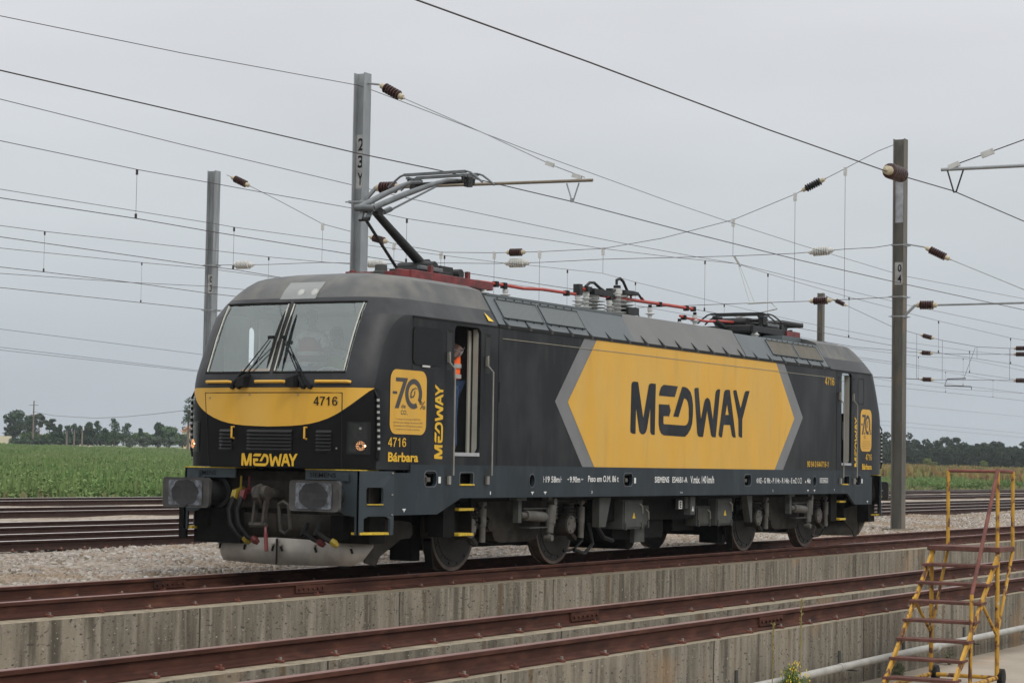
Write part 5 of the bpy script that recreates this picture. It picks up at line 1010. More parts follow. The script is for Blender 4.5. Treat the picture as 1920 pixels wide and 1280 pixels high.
# ---- pantographs.  k = +1 raised one near the front (knee towards the front), geometry given in its own frame
def pan_base(s, parent, bm_):
    X = lambda x: x*s
    mb = MB()
    for sg in (-1, 1):
        mb.box(min(X(-6.95), X(-4.75)), max(X(-6.95), X(-4.75)), sg*.50-.05, sg*.50+.05, 3.99, 4.11, 0)
        mb.bar((X(-6.9), sg*.50, 4.05), (X(-7.05), sg*.35, 4.07), .08, .1, 0)
    mb.box(min(X(-6.0), X(-5.6)), max(X(-6.0), X(-5.6)), -.5, .5, 4.0, 4.1, 0).box(min(X(-4.85), X(-4.7)), max(X(-4.85), X(-4.7)), -.5, .5, 4.0, 4.1, 0).box(min(X(-6.95), X(-6.8)), max(X(-6.95), X(-6.8)), -.5, .5, 4.0, 4.1, 0)
    mb.bar((X(-4.75), 0, 4.05), (X(-4.25), 0, 4.16), .12, .05, 0)
    for x in (-6.35, -5.35): mb.box(min(X(x), X(x+.07)), max(X(x), X(x+.07)), -.48, -.42, 4.08, 4.22, 0)
    mb.build('pantograph_base', bm_, parent, bevel=.008)
    b = MB(); b.box(min(X(-6.3), X(-5.45)), max(X(-6.3), X(-5.45)), -.25, .25, 4.09, 4.20, 0).lathe((X(-5.95), -.3, 4.22), (X(-5.95), .3, 4.22), [(0, .10), (1, .10)], 12, 0).box(min(X(-5.65), X(-5.3)), max(X(-5.65), X(-5.3)), -.2, .2, 4.1, 4.29, 0).lathe((X(-5.15), -.25, 4.2), (X(-5.15), .25, 4.2), [(0, .08), (1, .08)], 12, 0)
    b.box(min(X(-6.45), X(-5.85)), max(X(-6.45), X(-5.85)), -.37, -.31, 4.16, 4.22, 1)
    b.build('air_spring', [pantodark_m, pantogrey_m], parent, bevel=.01)
    for x in (-6.75, -4.95):
        for sg in (-1, 1): 
            q = MB(); q.lathe((X(x), sg*.5, 3.76), (X(x), sg*.5, 3.99), [(0, .05), (.2, .05), (.3, .1), (.4, .05), (.55, .1), (.65, .05), (.8, .09), (.9, .05), (1, .05)], 12); q.build('base_insulator', inswhite_m, parent, smooth=True)
def pan_head(cx, z, parent, m1, m2):
    mb = MB()
    for dx, top in ((-.17, z), (.17, z)):
        ys = [-.80, -.70, -.60, -.54, -.3, 0, .3, .54, .60, .70, .80]; zs = [-.17, -.09, -.02, 0, .005, .008, .005, 0, -.02, -.09, -.17]
        mb.tube([(cx+dx, y, top+q) for y, q in zip(ys, zs)], .016, 6, 0); mb.box(cx+dx-.03, cx+dx+.03, -.52, .52, top-.02, top+.018, 0)
    for sg in (-1, 1):
        mb.box(cx-.2, cx+.2, sg*.46-.02, sg*.46+.02, z-.07, z-.035, 0); mb.tube([(cx-.17, sg*.46, z-.03), (cx-.15, sg*.46, z-.15)], .02, 6, 1).tube([(cx+.17, sg*.46, z-.03), (cx+.15, sg*.46, z-.15)], .02, 6, 1)
        mb.box(cx-.06, cx+.06, sg*.46-.04, sg*.46+.04, z-.20, z-.06, 1); mb.tube([(cx-.1, sg*.50, z-.05), (cx-.06, sg*.55, z-.14), (cx-.02, sg*.46, z-.16)], .006, 4, 1)
    mb.tube([(cx, -.46, z-.12), (cx, .46, z-.12)], .025, 8, 1)
    return mb.build('pantograph_head', [m1, m2], parent)
pan1 = bpy.data.objects.new('raised_pantograph', None); COL.objects.link(pan1); pan1.parent = loco; pan1['label'] = 'raised pantograph near the front cab'
pan2 = bpy.data.objects.new('folded_pantograph', None); COL.objects.link(pan2); pan2.parent = loco; pan2['label'] = 'folded black pantograph at the rear'
pan_base(1, pan1, redframe_m); pan_base(-1, pan2, pantodark_m); MB().box(6.3, 6.95, -.58, -.44, 3.98, 4.10).build('base_end_plate', redframe_m, pan2)
MB().tube([(-5.75, 0, 4.25), (-6.45, 0, 4.60), (-7.08, 0, 4.92)], [.075, .065, .055], 12).bar((-5.80, 0, 4.15), (-5.70, 0, 4.34), .16, .14).build('lower_arm', pantodark_m, pan1, smooth=True)
MB().tube([(-6.40, -.0, 4.12), (-7.30, -.0, 4.79)], .022, 8).build('coupling_rod', pantodark_m, pan1)
mb = MB(); mb.tube([(-7.30, -.15, 4.93), (-7.32, .15, 4.94)], .045, 12, 0).tube([(-7.1, -.12, 4.90), (-7.1, .12, 4.95)], .06, 10, 1)
mb.bar((-7.28, .05, 4.93), (-7.34, .05, 4.77), .06, .04, 0).bar((-7.22, -.05, 4.93), (-7.32, -.05, 4.77), .06, .04, 0).lathe((-7.32, -.08, 4.78), (-7.32, .08, 4.78), [(0, .03), (1, .03)], 8, 1)
mb.build('knee_joint', [pantogrey_m, pantodark_m], pan1)
for sg in (-1, 1):
    MB().tube([(-7.31, sg*.13, 4.93), (-6.6, sg*.20, 5.20), (-6.0, sg*.27, 5.41), (-5.7, sg*.31, 5.50), (-5.38, sg*.34, 5.54)], [.042, .042, .034, .028, .024], 10).build('upper_arm', pantogrey_m, pan1, smooth=True)
MB().tube([(-6.95, 0, 4.88), (-6.62, 0, 5.0)], .02, 6).tube([(-6.85, 0, 4.93), (-6.68, 0, 4.99)], .04, 8).tube([(-6.62, 0, 5.0), (-5.50, -.0, 5.45)], .015, 6).build('guide_rod', pantogrey_m, pan1)
pan_head(-5.36, 5.64, pan1, pantogrey_m, pantodark_m)
# folded
MB().tube([(5.80, 0, 4.22), (7.5, 0, 4.13)], [.07, .06], 10).build('lower_arm', pantodark_m, pan2, smooth=True)
for sg in (-1, 1): MB().tube([(7.75, sg*.28, 4.30), (6.8, sg*.26, 4.30), (5.9, sg*.30, 4.24), (5.40, sg*.46, 4.18)], [.045, .045, .035, .03], 8).build('upper_arm', pantodark_m, pan2, smooth=True)
mb = MB(); mb.tube([(7.76, -.30, 4.30), (7.76, .30, 4.30)], .05, 10).tube([(7.3, 0, 4.22), (7.45, 0, 4.12)], .09, 8).bar((7.72, .05, 4.28), (7.68, .05, 4.03), .08, .05).bar((7.6, -.1, 4.2), (7.66, -.1, 4.0), .08, .06).tube([(6.5, 0, 4.06), (7.66, 0, 4.03)], .02, 6)
mb.build('knee_joint', pantodark_m, pan2)
MB().box(5.0, 6.5, -.35, .35, 3.98, 4.14).box(5.2, 6.9, -.25, .25, 4.12, 4.22).build('damper_case', pantodark_m, pan2, bevel=.02)
pan_head(5.38, 4.36, pan2, pantodark_m, pantodark_m)

# ---- underframe beam
beam = MB()
prof = [(-8.37, 1.455), (-8.40, 1.345), (-8.87, 1.345), (-8.87, .81), (-7.70, .81), (-7.14, 1.018), (7.14, 1.018), (7.52, .81), (8.62, .81), (8.62, 1.36), (8.37, 1.36), (8.37, 1.455)]
prof = [(-8.38, 1.455), (-8.38, 1.345), (-8.85, 1.345), (-8.85, .812), (-7.72, .812), (-7.13, 1.018), (7.13, 1.018), (7.52, .805), (8.45, .805), (8.45, 1.345), (8.38, 1.345), (8.38, 1.455)]
holes = [rrect(-8.05, -7.75, 1.175, 1.37, .075), circle2(-5.21, 1.25, .078, 20, .09), rrect(-2.36, -2.06, 1.175, 1.365, .075), rrect(2.20, 2.50, 1.175, 1.365, .075), circle2(5.43, 1.25, .078, 20, .09), rrect(7.55, 7.83, 1.175, 1.37, .075),
         rrect(-7.165, -6.82, 1.20, 1.355, .04), rrect(6.93, 7.22, 1.18, 1.355, .04)]
beam.poly([prof]+[h[::-1] for h in holes], side(YS-.012), .05)
bo = beam.build('underframe_beam', slate_m, loco, bevel=.005)
for h in holes:
    mb = MB(); k = len(h); cx = sum(p[0] for p in h)/k; cz = sum(p[1] for p in h)/k; big = [(cx+(p[0]-cx)*1.09, cz+(p[1]-cz)*1.12) for p in h]
    mb.poly([big, h[::-1]], side(YS-.016), .004, 0)
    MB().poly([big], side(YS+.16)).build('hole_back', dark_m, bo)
    mb.build('hole_rim', mat('rim_lighter_slate', (.085, .095, .105), .5), bo)
for x in (-7.93, -2.25, 2.30, 7.62): MB().lathe((x-.03, YS+.04, 1.26), (x-.03, YS+.07, 1.26), [(0, .07), (1, .07)], 14, 0).box(x-.04, x+.05, YS-.0, YS+.05, 1.235, 1.29, 1).build('jacking_fitting', [mat('fitting_brown', (.16, .13, .10), .6, metal=.3), damper_m], bo)
mb = MB()
def FL():
    global mb
    mb.build('underframe_lettering', white_m, bo); mb = MB()
W = side(YS-.017)
put_text(mb, '19 58m', -4.82, -4.41, 1.225, 1.315, W, bold=.015); FL(); put_text(mb, '9.90m', -4.10, -3.78, 1.225, 1.315, W, bold=.015); FL(); put_text(mb, 'Peso em O.M. 86 t', -3.53, -2.54, 1.235, 1.33, W, bold=.015)
for u0, u1 in ((-4.89, -4.85), (-4.38, -4.34)): mb.poly([[(u0, 1.225), (u0+.008, 1.225), (u0+.008, 1.315), (u0, 1.315)]], W); mb.poly([[(u0, 1.268), (u0+.04, 1.268), (u0+.04, 1.276), (u0, 1.276)]], W)
mb.poly([[(-4.18, 1.268), (-4.12, 1.268), (-4.12, 1.276), (-4.18, 1.276)]], W); mb.poly([[(-4.145, 1.29), (-4.12, 1.272), (-4.145, 1.254)]], W); mb.poly([[(-3.74, 1.268), (-3.68, 1.268), (-3.68, 1.276), (-3.74, 1.276)]], W); mb.poly([[(-3.72, 1.29), (-3.745, 1.272), (-3.72, 1.254)]], W)
FL(); put_text(mb, 'SIEMENS', -1.29, -.77, 1.225, 1.32, W, bold=.02); FL(); put_text(mb, 'ES46B1-A', -.65, -.09, 1.225, 1.32, W, bold=.015); FL(); put_text(mb, 'V.máx. 140 km/h', .03, .95, 1.215, 1.335, W, bold=.015)
FL(); put_text(mb, 'KE - G 98t - P 114t - R 146t - E mZ', 2.82, 4.55, 1.215, 1.31, W, bold=.012); put_text(mb, '46t', 5.05, 5.22, 1.215, 1.31, W, bold=.02)
mb.poly([[(2.76, 1.215), (2.80, 1.262), (2.76, 1.31), (2.72, 1.262)], [(2.76, 1.235), (2.74, 1.262), (2.76, 1.29), (2.78, 1.262)]], W)
mb.poly([circle2(4.64, 1.262, .045, 16), circle2(4.64, 1.262, .035, 16)[::-1]], W); mb.poly([[(4.71, 1.215), (4.79, 1.215), (4.79, 1.31), (4.71, 1.31)], [(4.72, 1.225), (4.72, 1.30), (4.78, 1.30), (4.78, 1.225)]], W)
mb.poly([[(4.95, 1.225), (5.01, 1.225), (4.98, 1.27)]], W)
mb.poly([[(5.68, 1.225), (6.09, 1.225), (6.09, 1.31), (5.68, 1.31)], [(5.69, 1.235), (5.69, 1.30), (6.08, 1.30), (6.08, 1.235)]], W); put_text(mb, 'REV E R08.05.20', 5.71, 6.06, 1.245, 1.29, W, bold=.02)
for x in (-7.71, -2.01, 7.86): mb.poly([[(x, 1.215), (x+.06, 1.215), (x+.06, 1.30), (x, 1.30)]], W)
put_text(mb, '1', -6.38, -6.355, 1.06, 1.105, W, bold=.01); put_text(mb, '3', -3.42, -3.385, 1.065, 1.105, W, bold=.01); put_text(mb, '5', 3.44, 3.475, 1.065, 1.105, W, bold=.01); put_text(mb, '7', 6.40, 6.44, 1.065, 1.105, W, bold=.01); put_text(mb, 'ASD', -.36, -.26, 1.055, 1.08, W)
FL()
for x, z in ((-5.20, 1.075), (-4.83, 1.075), (-8.52, .87), (5.10, 1.075), (5.42, 1.075), (8.2, .85)): mb.poly([[(x-.04, z+.022), (x+.04, z+.022), (x+.04, z+.008), (x+.018, z+.008), (x, z-.028), (x-.018, z+.008), (x-.04, z+.008)]], W)
mb.build('underframe_lettering', white_m, bo)
# yellow steps under doors
def door_steps(x0, x1, dz=0):
    st = MB(); st.box(x0-.01, x1+.01, YS-.03, YS+.1, 1.185+dz, 1.205+dz).build('yellow_step', stepyellow_m, bo)
    for z in (.845, .51):
        MB().box(x0+.18-.0, x1+.22, -1.40, -1.20, z, z+.035).build('yellow_step', stepyellow_m, bo)
    MB().box(x0-.12, x0+.17, -1.34, -1.1, .50, 1.02).box(x0+.15, x1+.25, -1.17, -1.13, .52, 1.02).box(x1+.22, x1+.24, -1.36, -1.14, .5, 1.02).build('step_box', dark_m, bo)
door_steps(-7.165, -6.82); door_steps(6.93-.1, 7.22-.1)

# ---- bogies
def bogie(cx, s):
    t = bpy.data.objects.new('bogie', None); COL.objects.link(t); t.parent = loco; t.location = (cx, 0, 0)
    fr = MB()
    for sg in (-1, 1):
        fn = lambda u, v, w, sg=sg: (u*s, sg*(1.17-w), v)
        fr.poly([[(-2.05, .93), (-1.75, .93), (-1.15, .88), (-.85, .72), (-.70, .42), (-.55, .38), (.35, .38), (.50, .42), (.62, .68), (.72, .86), (1.2, .92), (2.05, .92), (2.05, 1.0), (-2.05, 1.0)]], fn, .13)
    fr.box(-.45, .45, -1.05, 1.05, .45, .85).box(-1.9, 1.9, -.5, .5, .5, .9)
    fr.build('bogie_frame', under_m, t, bevel=.01)
    for wx in (-1.4421, 1.4421):
        w = MB(); rim = [(.0, .10)]
        for sg in (-1, 1):
            a = (wx, sg*.80, .5755); b = (wx, sg*.95, .5755)
            w.lathe(a, b, [(0, .60), (.2, .600), (.22, .575), (1, .568)], 48, 1)
            w.lathe((wx, sg*.945, .5755), (wx, sg*.957, .5755), [(0, .52), (1, .515)], 40, 0)
            w.lathe((wx, sg*.950, .5755), (wx, sg*.975, .5755), [(0, .44), (.8, .43), (.81, .27), (1, .25)], 40, 0)
            w.lathe((wx, sg*.95, .5755), (wx, sg*1.08, .5755), [(0, .24), (.4, .15), (1, .14)], 20, 0)
            for k in range(14):
                q = k*2*math.pi/14; p = (wx+.47*math.cos(q), .5755+.47*math.sin(q)); w.lathe((p[0], sg*.955, p[1]), (p[0], sg*.972, p[1]), [(0, .018), (1, .016)], 8, 2)
        w.tube([(wx, -.8, .5755), (wx, .8, .5755)], .09, 12, 0)
        w.build('wheelset', [wheel_m, tyre_m, mat('bolt_dark', (.006, .006, .006), .6)], t, smooth=True)
    for wx in (-1.4421, 1.4421):
        for sg in (-1,):
            ax = MB(); c = wx+.02*s
            ax.lathe((c, sg*.98, .60), (c, sg*1.20, .60), [(0, .17), (.6, .17), (.8, .16), (1, .15)], 20, 0).lathe((c, sg*1.20, .60), (c, sg*1.235, .60), [(0, .135), (.8, .135), (1, .12)], 20, 1)
            for k in range(5): q = k*1.2566+.5; ax.lathe((c+.1*math.cos(q), sg*1.235, .60+.1*math.sin(q)), (c+.1*math.cos(q), sg*1.25, .60+.1*math.sin(q)), [(0, .014), (1, .012)], 6, 2)
            ax.bar((c+.05, sg*1.15, .48), (c+.22, sg*1.15, .38), .1, .06, 0)
            ax.build('axle_box', [under_m, damper_m, tyre_m], t)
            # coil springs each side of the box
            for dx in (-.30, .30):
                if (wx < 0 and dx < 0 and s > 0): pass
                cs = MB(); cs.tube([(c+dx+.10*math.cos(k*.7), sg*1.03+.10*math.sin(k*.7), .66+.26*k/44) for k in range(45)], .022, 6); cs.build('coil_spring', damper_m, t, smooth=True)
            dm = MB(); dx = .27
            dm.tube([(c+dx, sg*1.24, .40), (c+dx, sg*1.24, .66)], .045, 12, 0).tube([(c+dx, sg*1.24, .62), (c+dx, sg*1.24, .86)], .055, 12, 0).lathe((c+dx-.05, sg*1.24, .93), (c+dx+.05, sg*1.24, .93), [(0, .04), (1, .04)], 10, 0).tube([(c+dx, sg*1.24, .84), (c+dx, sg*1.24, .95)], .025, 8, 0)
            dm.build('vertical_damper', damper_m, t, smooth=True)
    # yaw damper, secondary damper and brackets
    yd = MB(); yd.tube([(-.18, -1.36, .76), (.36, -1.36, .73)], .075, 14, 0).tube([(-.32, -1.36, .765), (-.15, -1.36, .76)], .045, 10, 0).tube([(.34, -1.36, .73), (.46, -1.36, .725)], .04, 8, 0); yd.build('yaw_damper', damper_m, t, smooth=True)
    br = MB(); br.bar((-.40, -1.36, 1.02), (-.40, -1.36, .66), .09, .09, up=(1, 0, 0)).box(-.52, -.24, -1.42, -1.28, .97, 1.02).box(.40, .52, -1.42, -1.3, .97, 1.02).box(-.25, .44, -1.38, -1.30, .845, .86).box(-.1, .44, -1.40, -1.2, .575, .59).bar((.44, -1.38, .86), (.44, -1.38, .58), .03, .03, up=(1, 0, 0)); br.build('damper_bracket', boxgrey_m, t)
    sd_ = MB(); sd_.tube([(.56, -1.38, .90), (.53, -1.38, .64)], .075, 12, 0).tube([(.53, -1.38, .66), (.50, -1.38, .50)], .06, 12, 0).tube([(.50, -1.38, .5), (.49, -1.38, .42)], .035, 8, 0).lathe((.58, -1.44, .95), (.58, -1.32, .95), [(0, .05), (1, .05)], 10, 0).lathe((.49, -1.44, .43), (.49, -1.32, .43), [(0, .045), (1, .045)], 10, 0).tube([(.57, -1.38, .88), (.59, -1.38, .98)], .03, 8, 0); sd_.build('secondary_damper', damper_m, t, smooth=True)
    gg = MB(); gg.box(-1.15, -.95, -1.1, -.8, .58, .66).box(.72, .98, -1.22, -1.08, .58, .80).lathe((-.86, -1.2, .62), (-.86, -1.02, .62), [(0, .07), (1, .07)], 12).box(-.95, -.78, -1.18, -1.05, .54, .58).box(-.95, -.78, -1.18, -1.05, .66, .70); gg.build('link_arm', under_m, t)
    hs = MB(); hs.tube([(-1.65, -1.1, .78), (-1.5, -1.16, .62), (-1.35, -1.18, .40), (-1.18, -1.18, .36), (-1.05, -1.14, .50)], .016, 6).tube([(-1.30, -1.2, .82), (-1.22, -1.24, .75), (-1.20, -1.24, .66), (-1.16, -1.24, .62)], .018, 6).tube([(1.7, -1.15, .9), (1.9, -1.2, .6), (1.95, -1.15, .35), (1.75, -1.12, .22), (1.5, -1.08, .2)], .02, 6); hs.build('hose', rubber_m, t, smooth=True)
    # brake gear, sand boxes, motors
    bg = MB(); bg.box(-2.25, -2.05, -.80, -.45, .16, .62).box(2.02, 2.15, -.80, -.45, .16, .5).box(-.9, .9, -.7, .7, .30, .75).box(-1.95, -1.0, -.6, .6, .28, .8).box(1.0, 1.95, -.6, .6, .28, .8).bar((-2.1, -.95, .45), (-1.95, -.9, .08), .1, .08); bg.build('brake_gear', dark_m, t)
    bg2 = MB(); bg2.box(-2.2, -2.0, -1.12, -.98, .55, .82).lathe((-2.0, -1.22, .66), (-2.0, -1.14, .66), [(0, .1), (1, .1)], 14); bg2.build('sand_box', dark_m, t)
    return t
bogie(-4.95, 1); bogie(4.95, 1)
# ---- equipment between the bogies
def eqbox(x0, x1, z0, z1, y=-1.30, tri=True, d=.4):
    b = MB(); b.box(x0, x1, y, y+d, z0, z1, 0).box(x0+.03, x1-.03, y-.018, y, z0+.03, z1-.02, 0)
    b.tube([(x1-.15, y-.02, z1-.06), (x1-.10, y-.05, z1-.10), (x1-.09, y-.05, z1-.22)], .012, 6, 1)
    for xx in (x0+.06, x1-.06): b.box(xx-.02, xx+.02, y-.035, y-.0, z0-.01, z0+.10, 0)
    if tri: b.add([((x0+x1)/2-.05, y-.022, (z0+z1)/2-.06), ((x0+x1)/2+.05, y-.022, (z0+z1)/2-.06), ((x0+x1)/2, y-.022, (z0+z1)/2+.035)], [(0, 1, 2)], 2); b.add([((x0+x1)/2-.008, y-.024, (z0+z1)/2-.045), ((x0+x1)/2+.008, y-.024, (z0+z1)/2-.045), ((x0+x1)/2, y-.024, (z0+z1)/2+.01)], [(0, 1, 2)], 3)
    b.build('equipment_box', [boxgrey_m, steel_m, warning_m, rubber_m], loco, bevel=.006)
eqbox(-1.95, -1.27, .50, .955); eqbox(1.52, 2.18, .50, .955); eqbox(-1.27, -.95, .52, .86, -1.25, False); eqbox(.95, 1.50, .50, .83, -1.2, False)
MB().poly([[(-2.93, 1.0), (-2.55, 1.0), (-2.72, .555), (-2.93, .555)]], side(-1.40), .12).build('support_bracket', boxgrey_m, loco)
MB().poly([[(2.58, 1.0), (2.82, 1.0), (2.82, .54), (2.76, .54)]], side(-1.40), .12).build('support_bracket', boxgrey_m, loco)
MB().box(-1.30, -.95, -1.18, -1.1, .28, .52).build('junction_plate', boxgrey_m, loco)
MB().box(-.10, .06, -1.36, -1.32, .79, .94).box(.14, .52, -1.38, -1.2, .80, .99).box(.25, .42, -1.42, -1.3, .70, .99).build('socket_box', boxgrey_m, loco)
mb = MB(); mb.poly([[(-.08, .80), (.05, .80), (.05, .93), (-.08, .93)]], side(-1.365)); mb.build('white_plate', white_m, loco); mb = MB(); put_text(mb, 'E', -.05, .02, .815, .915, side(-1.368), bold=.04); mb.build('plate_letter', blackletter_m, loco)
mb = MB(); mb.add([(.29, -1.424, .76), (.38, -1.424, .76), (.335, -1.424, .85)], [(0, 1, 2)]); mb.build('grey_triangle_sign', inswhite_m, loco)
MB().box(-2.35, 2.6, -1.15, 1.15, .62, 1.0).box(-1.9, -.1, -1.1, 1.1, .33, .65).lathe((-1.1, -1.0, .36), (-1.1, 1.0, .36), [(0, .2), (1, .2)], 16).box(.45, 1.3, -1.0, 1.0, .42, .65).box(.0, .5, -.8, .8, .3, .6).build('transformer_tank', dark_m, loco, bevel=.02)
MB().box(-8.9, 8.9, -1.3, 1.3, .96, 1.44).build('underframe_core', dark_m, loco)
MB().tube([(-2.9, -1.2, .62), (-2.85, -1.25, .30), (-3.1, -1.25, .16), (-3.35, -1.2, .22)], .03, 8).tube([(-2.5, -1.1, .60), (-2.3, -1.15, .38), (-1.9, -1.1, .32)], .035, 8).build('cable_loop', rubber_m, loco, smooth=True)

# ---- ends: buffers, headstock, steps, couplings, plough
def weld(o):
    bm = bmesh.new(); bm.from_mesh(o.data); bmesh.ops.remove_doubles(bm, verts=bm.verts, dist=1e-4); bmesh.ops.recalc_face_normals(bm, faces=bm.faces); bm.to_mesh(o.data); bm.free(); smooth_mesh(o.data, 50)
def end(s):
    m_ = lambda x: x*s
    def B(mb, x0, x1, *a, **k): mb.box(min(m_(x0), m_(x1)), max(m_(x0), m_(x1)), *a, **k)
    hs = MB(); B(hs, -9.08, -8.85, -1.35, 1.35, .80, 1.34); B(hs, -9.14, -9.08, -.62, .62, .86, 1.22); hs.build('headstock', under_m, loco, bevel=.01)
    for sg in (-1, 1):
        bf = MB(); c = (-9.69, sg*1.0, 1.05)
        pl = rrect(sg*1.0-.375, sg*1.0+.375, .86, 1.24, .05, 4)
        bf.poly([pl], lambda u, v, w: (m_(-9.79+.012*((u-sg*1.0)/.3)**2+w), u, v), .05*s, 0)
        if s == 1:
            bf.poly([rrect(sg*1.0-.27, sg*1.0+.27, .89, 1.21, .03, 3)], lambda u, v, w: (-9.793+.012*((u-sg*1.0)/.3)**2, u, v), None, 2)
            sc_ = [(sg*1.0+(.215+.012*math.sin(k*2.3))*math.cos(k*.2618), 1.05+(.165+.01*math.cos(k*1.7))*math.sin(k*.2618)) for k in range(24)]
            bf.poly([sc_], lambda u, v, w: (-9.797+.012*((u-sg*1.0)/.3)**2, u, v), None, 1)
        bf.lathe((m_(-9.74), sg*1.0, 1.05), (m_(-9.08), sg*1.0, 1.05), [(0, .12), (.3, .12), (.31, .155), (.92, .165), (.93, .22), (1, .22)], 20, 1)
        bf.build('buffer', [buffer_m, greased_m, scuff_m], loco, bevel=.004)
        # outer step frame
        st = MB()
        fn = lambda u, v, w, sg=sg: (m_(u), sg*(1.37+.195*min(1, (u+9.33)/.45)-w), v)
        st.poly([[(-9.33, 1.365), (-8.83, 1.365), (-8.83, .80), (-8.835, .57), (-8.90, .57), (-8.90, .77), (-8.95, .80), (-9.20, .80), (-9.26, .77), (-9.26, .57), (-9.33, .57)], rrect(-9.23, -9.0, .955, 1.16, .03)], fn, .03, 0)
        st.poly([[(sg*1.37, 1.365), (sg*.55, 1.365), (sg*.55, 1.245), (sg*1.06, 1.245), (sg*1.08, .86), (sg*1.16, .81), (sg*1.37, .79)]], lambda u, v, w: (m_(-9.33+w), u, v), .03*s, 0)
        st.poly([[(sg*1.37, .80), (sg*1.31, .80), (sg*1.31, .57), (sg*1.37, .57)]], lambda u, v, w: (m_(-9.33+w), u, v), .03*s, 0)
        B(st, -9.30, -9.24, sg*1.16-.055, sg*1.16+.055, 1.24, 1.32, mi=0) if False else None
        so = st.build('corner_step_frame', slate2_m, loco)
        MB().box(min(m_(-9.37), m_(-9.33)), max(m_(-9.37), m_(-9.33)), sg*1.17-.055, sg*1.17+.055, 1.235, 1.325).build('lamp_bracket', slate2_m, so)
        y_ = MB(); yz = MB(); B(yz, -9.34, -8.9, min(sg*.55, sg*1.37), max(sg*.55, sg*1.37), 1.366, 1.378); yz.build('step_edge', stepyellow_m, so); B(y_, -9.31, -8.86, min(sg*1.25, sg*1.38), max(sg*1.25, sg*1.38), .572, .60); y_.bar((m_(-9.30), sg*1.34, .587), (m_(-8.87), sg*1.50, .587), .10, .03); yq = MB(); yq.bar((m_(-9.22), sg*1.41, .949), (m_(-9.0), sg*1.505, .949), .05, .012); yq.build('step_edge', stepyellow_m, so)
        y_.build('step_tread', stepyellow_m, so)
        if sg < 0:
            for z in (1.34, 1.07, .82): MB().lathe((m_(-8.88), -1.565, z), (m_(-8.88), -1.58, z), [(0, .013), (1, .01)], 8).build('frame_bolt', steel_m, so)
        if s == 1:
            mb = MB(); 
            if sg < 0: put_text(mb, 'SIEMENS', .62, 1.02, 1.275, 1.335, lambda u, v, w: (-9.335, -u, v), bold=.01)
            else: put_text(mb, 'SIEMENS', -1.20, -.86, 1.275, 1.335, lambda u, v, w: (-9.335, -u, v), bold=.01)
            mb.build('maker_lettering', blackletter_m, so)
    cp = MB(); hx = m_(-9.14)
    cp.lathe((m_(-9.10), 0, 1.05), (m_(-9.45), 0, 1.05), [(0, .10), (.6, .07), (1, .06)], 12).tube([(m_(-9.40), 0, 1.0), (m_(-9.55), 0, .95), (m_(-9.62), 0, 1.02), (m_(-9.60), 0, 1.12), (m_(-9.52), 0, 1.14)], .045, 8)
    cp.lathe((m_(-9.5), -.10, 1.06), (m_(-9.5), .10, 1.06), [(0, .09), (.3, .10), (.7, .10), (1, .09)], 16)
    for y in (-.09, .07): cp.bar((m_(-9.5), y, 1.05), (m_(-9.54), y+.02, .66), .035, .07, up=(1, 0, 0))
    cp.tube([(m_(-9.54), -.12, .66), (m_(-9.54), .14, .66)], .035, 8).tube([(m_(-9.50), -.27, .92), (m_(-9.5), -.31, .60), (m_(-9.5), -.38, .56), (m_(-9.5), -.46, .62), (m_(-9.5), -.42, .92), (m_(-9.5), -.34, .96), (m_(-9.5), -.27, .92)], .024, 8)
    cp.build('screw_coupling', mat('coupling_steel', (.045, .04, .034), .6, spec=.3, metal=.1, var=.3, scale=9), loco, smooth=False)
    MB().tube([(m_(-9.54), -.10, .66), (m_(-9.57), -.13, .56)], .018, 6).tube([(m_(-9.57), -.13, .56), (m_(-9.60), -.17, .34)], .026, 8).build('coupling_handle', mat('red_handle', (.12, .013, .012), .5), loco)
    for y, col_, nm in ((.56, 'yellow', 0), (.43, 'red', 1), (-.60, 'red', 1), (-.80, 'yellow', 0)):
        cm = mat('air_cock_'+col_, (.26, .19, .015) if nm == 0 else (.10, .013, .012), .5)
        zc = 1.10 if y > 0 else .80
        if y > 0: MB().lathe((m_(-9.12), y, zc), (m_(-9.30), y, zc-.04), [(0, .04), (.4, .05), (.5, .035), (1, .045)], 10).bar((m_(-9.24), y-.03, zc), (m_(-9.26), y-.05, zc+.17), .022, .03).bar((m_(-9.3), y, zc-.02), (m_(-9.34), y, zc-.12), .07, .06).build('air_cock', cm, loco)
        h = MB(); h.tube([(m_(-9.34), y, zc-.1), (m_(-9.40), y+.03, zc-.26), (m_(-9.40), y, max(zc-.44, .58)), (m_(-9.36), y-.12, .50), (m_(-9.32), y-.20, .46)], .034, 8); h.build('air_hose', rubber_m, loco, smooth=True)
        MB().lathe((m_(-9.34), y-.17, .49), (m_(-9.30), y-.25, .42), [(0, .04), (.5, .05), (1, .03)], 8).build('hose_coupling', cm, loco)
    # lower gear: pipe brackets, lamps, brackets below headstock
    lg = MB(); B(lg, -9.2, -8.9, .55, 1.3, .40, .84); B(lg, -9.05, -8.7, -1.35, 1.35, .45, .86); B(lg, -9.25, -9.05, 1.05, 1.22, .62, .86)
    B(lg, -9.2, -9.0, -1.05, -.86, .50, .80)
    lg.build('lower_frame', dark_m, loco)
    uu = MB(); B(uu, -9.32, -9.28, 1.34, 1.46, .45, .98); uu.build('hanging_plate', dark_m, loco)
    # plough: dark upper blade and bare metal lower strips meeting in a V
    def pline(y): return -9.20+.14*abs(y)**1.5+ (.16*max(0, abs(y)-1.0)/.25)
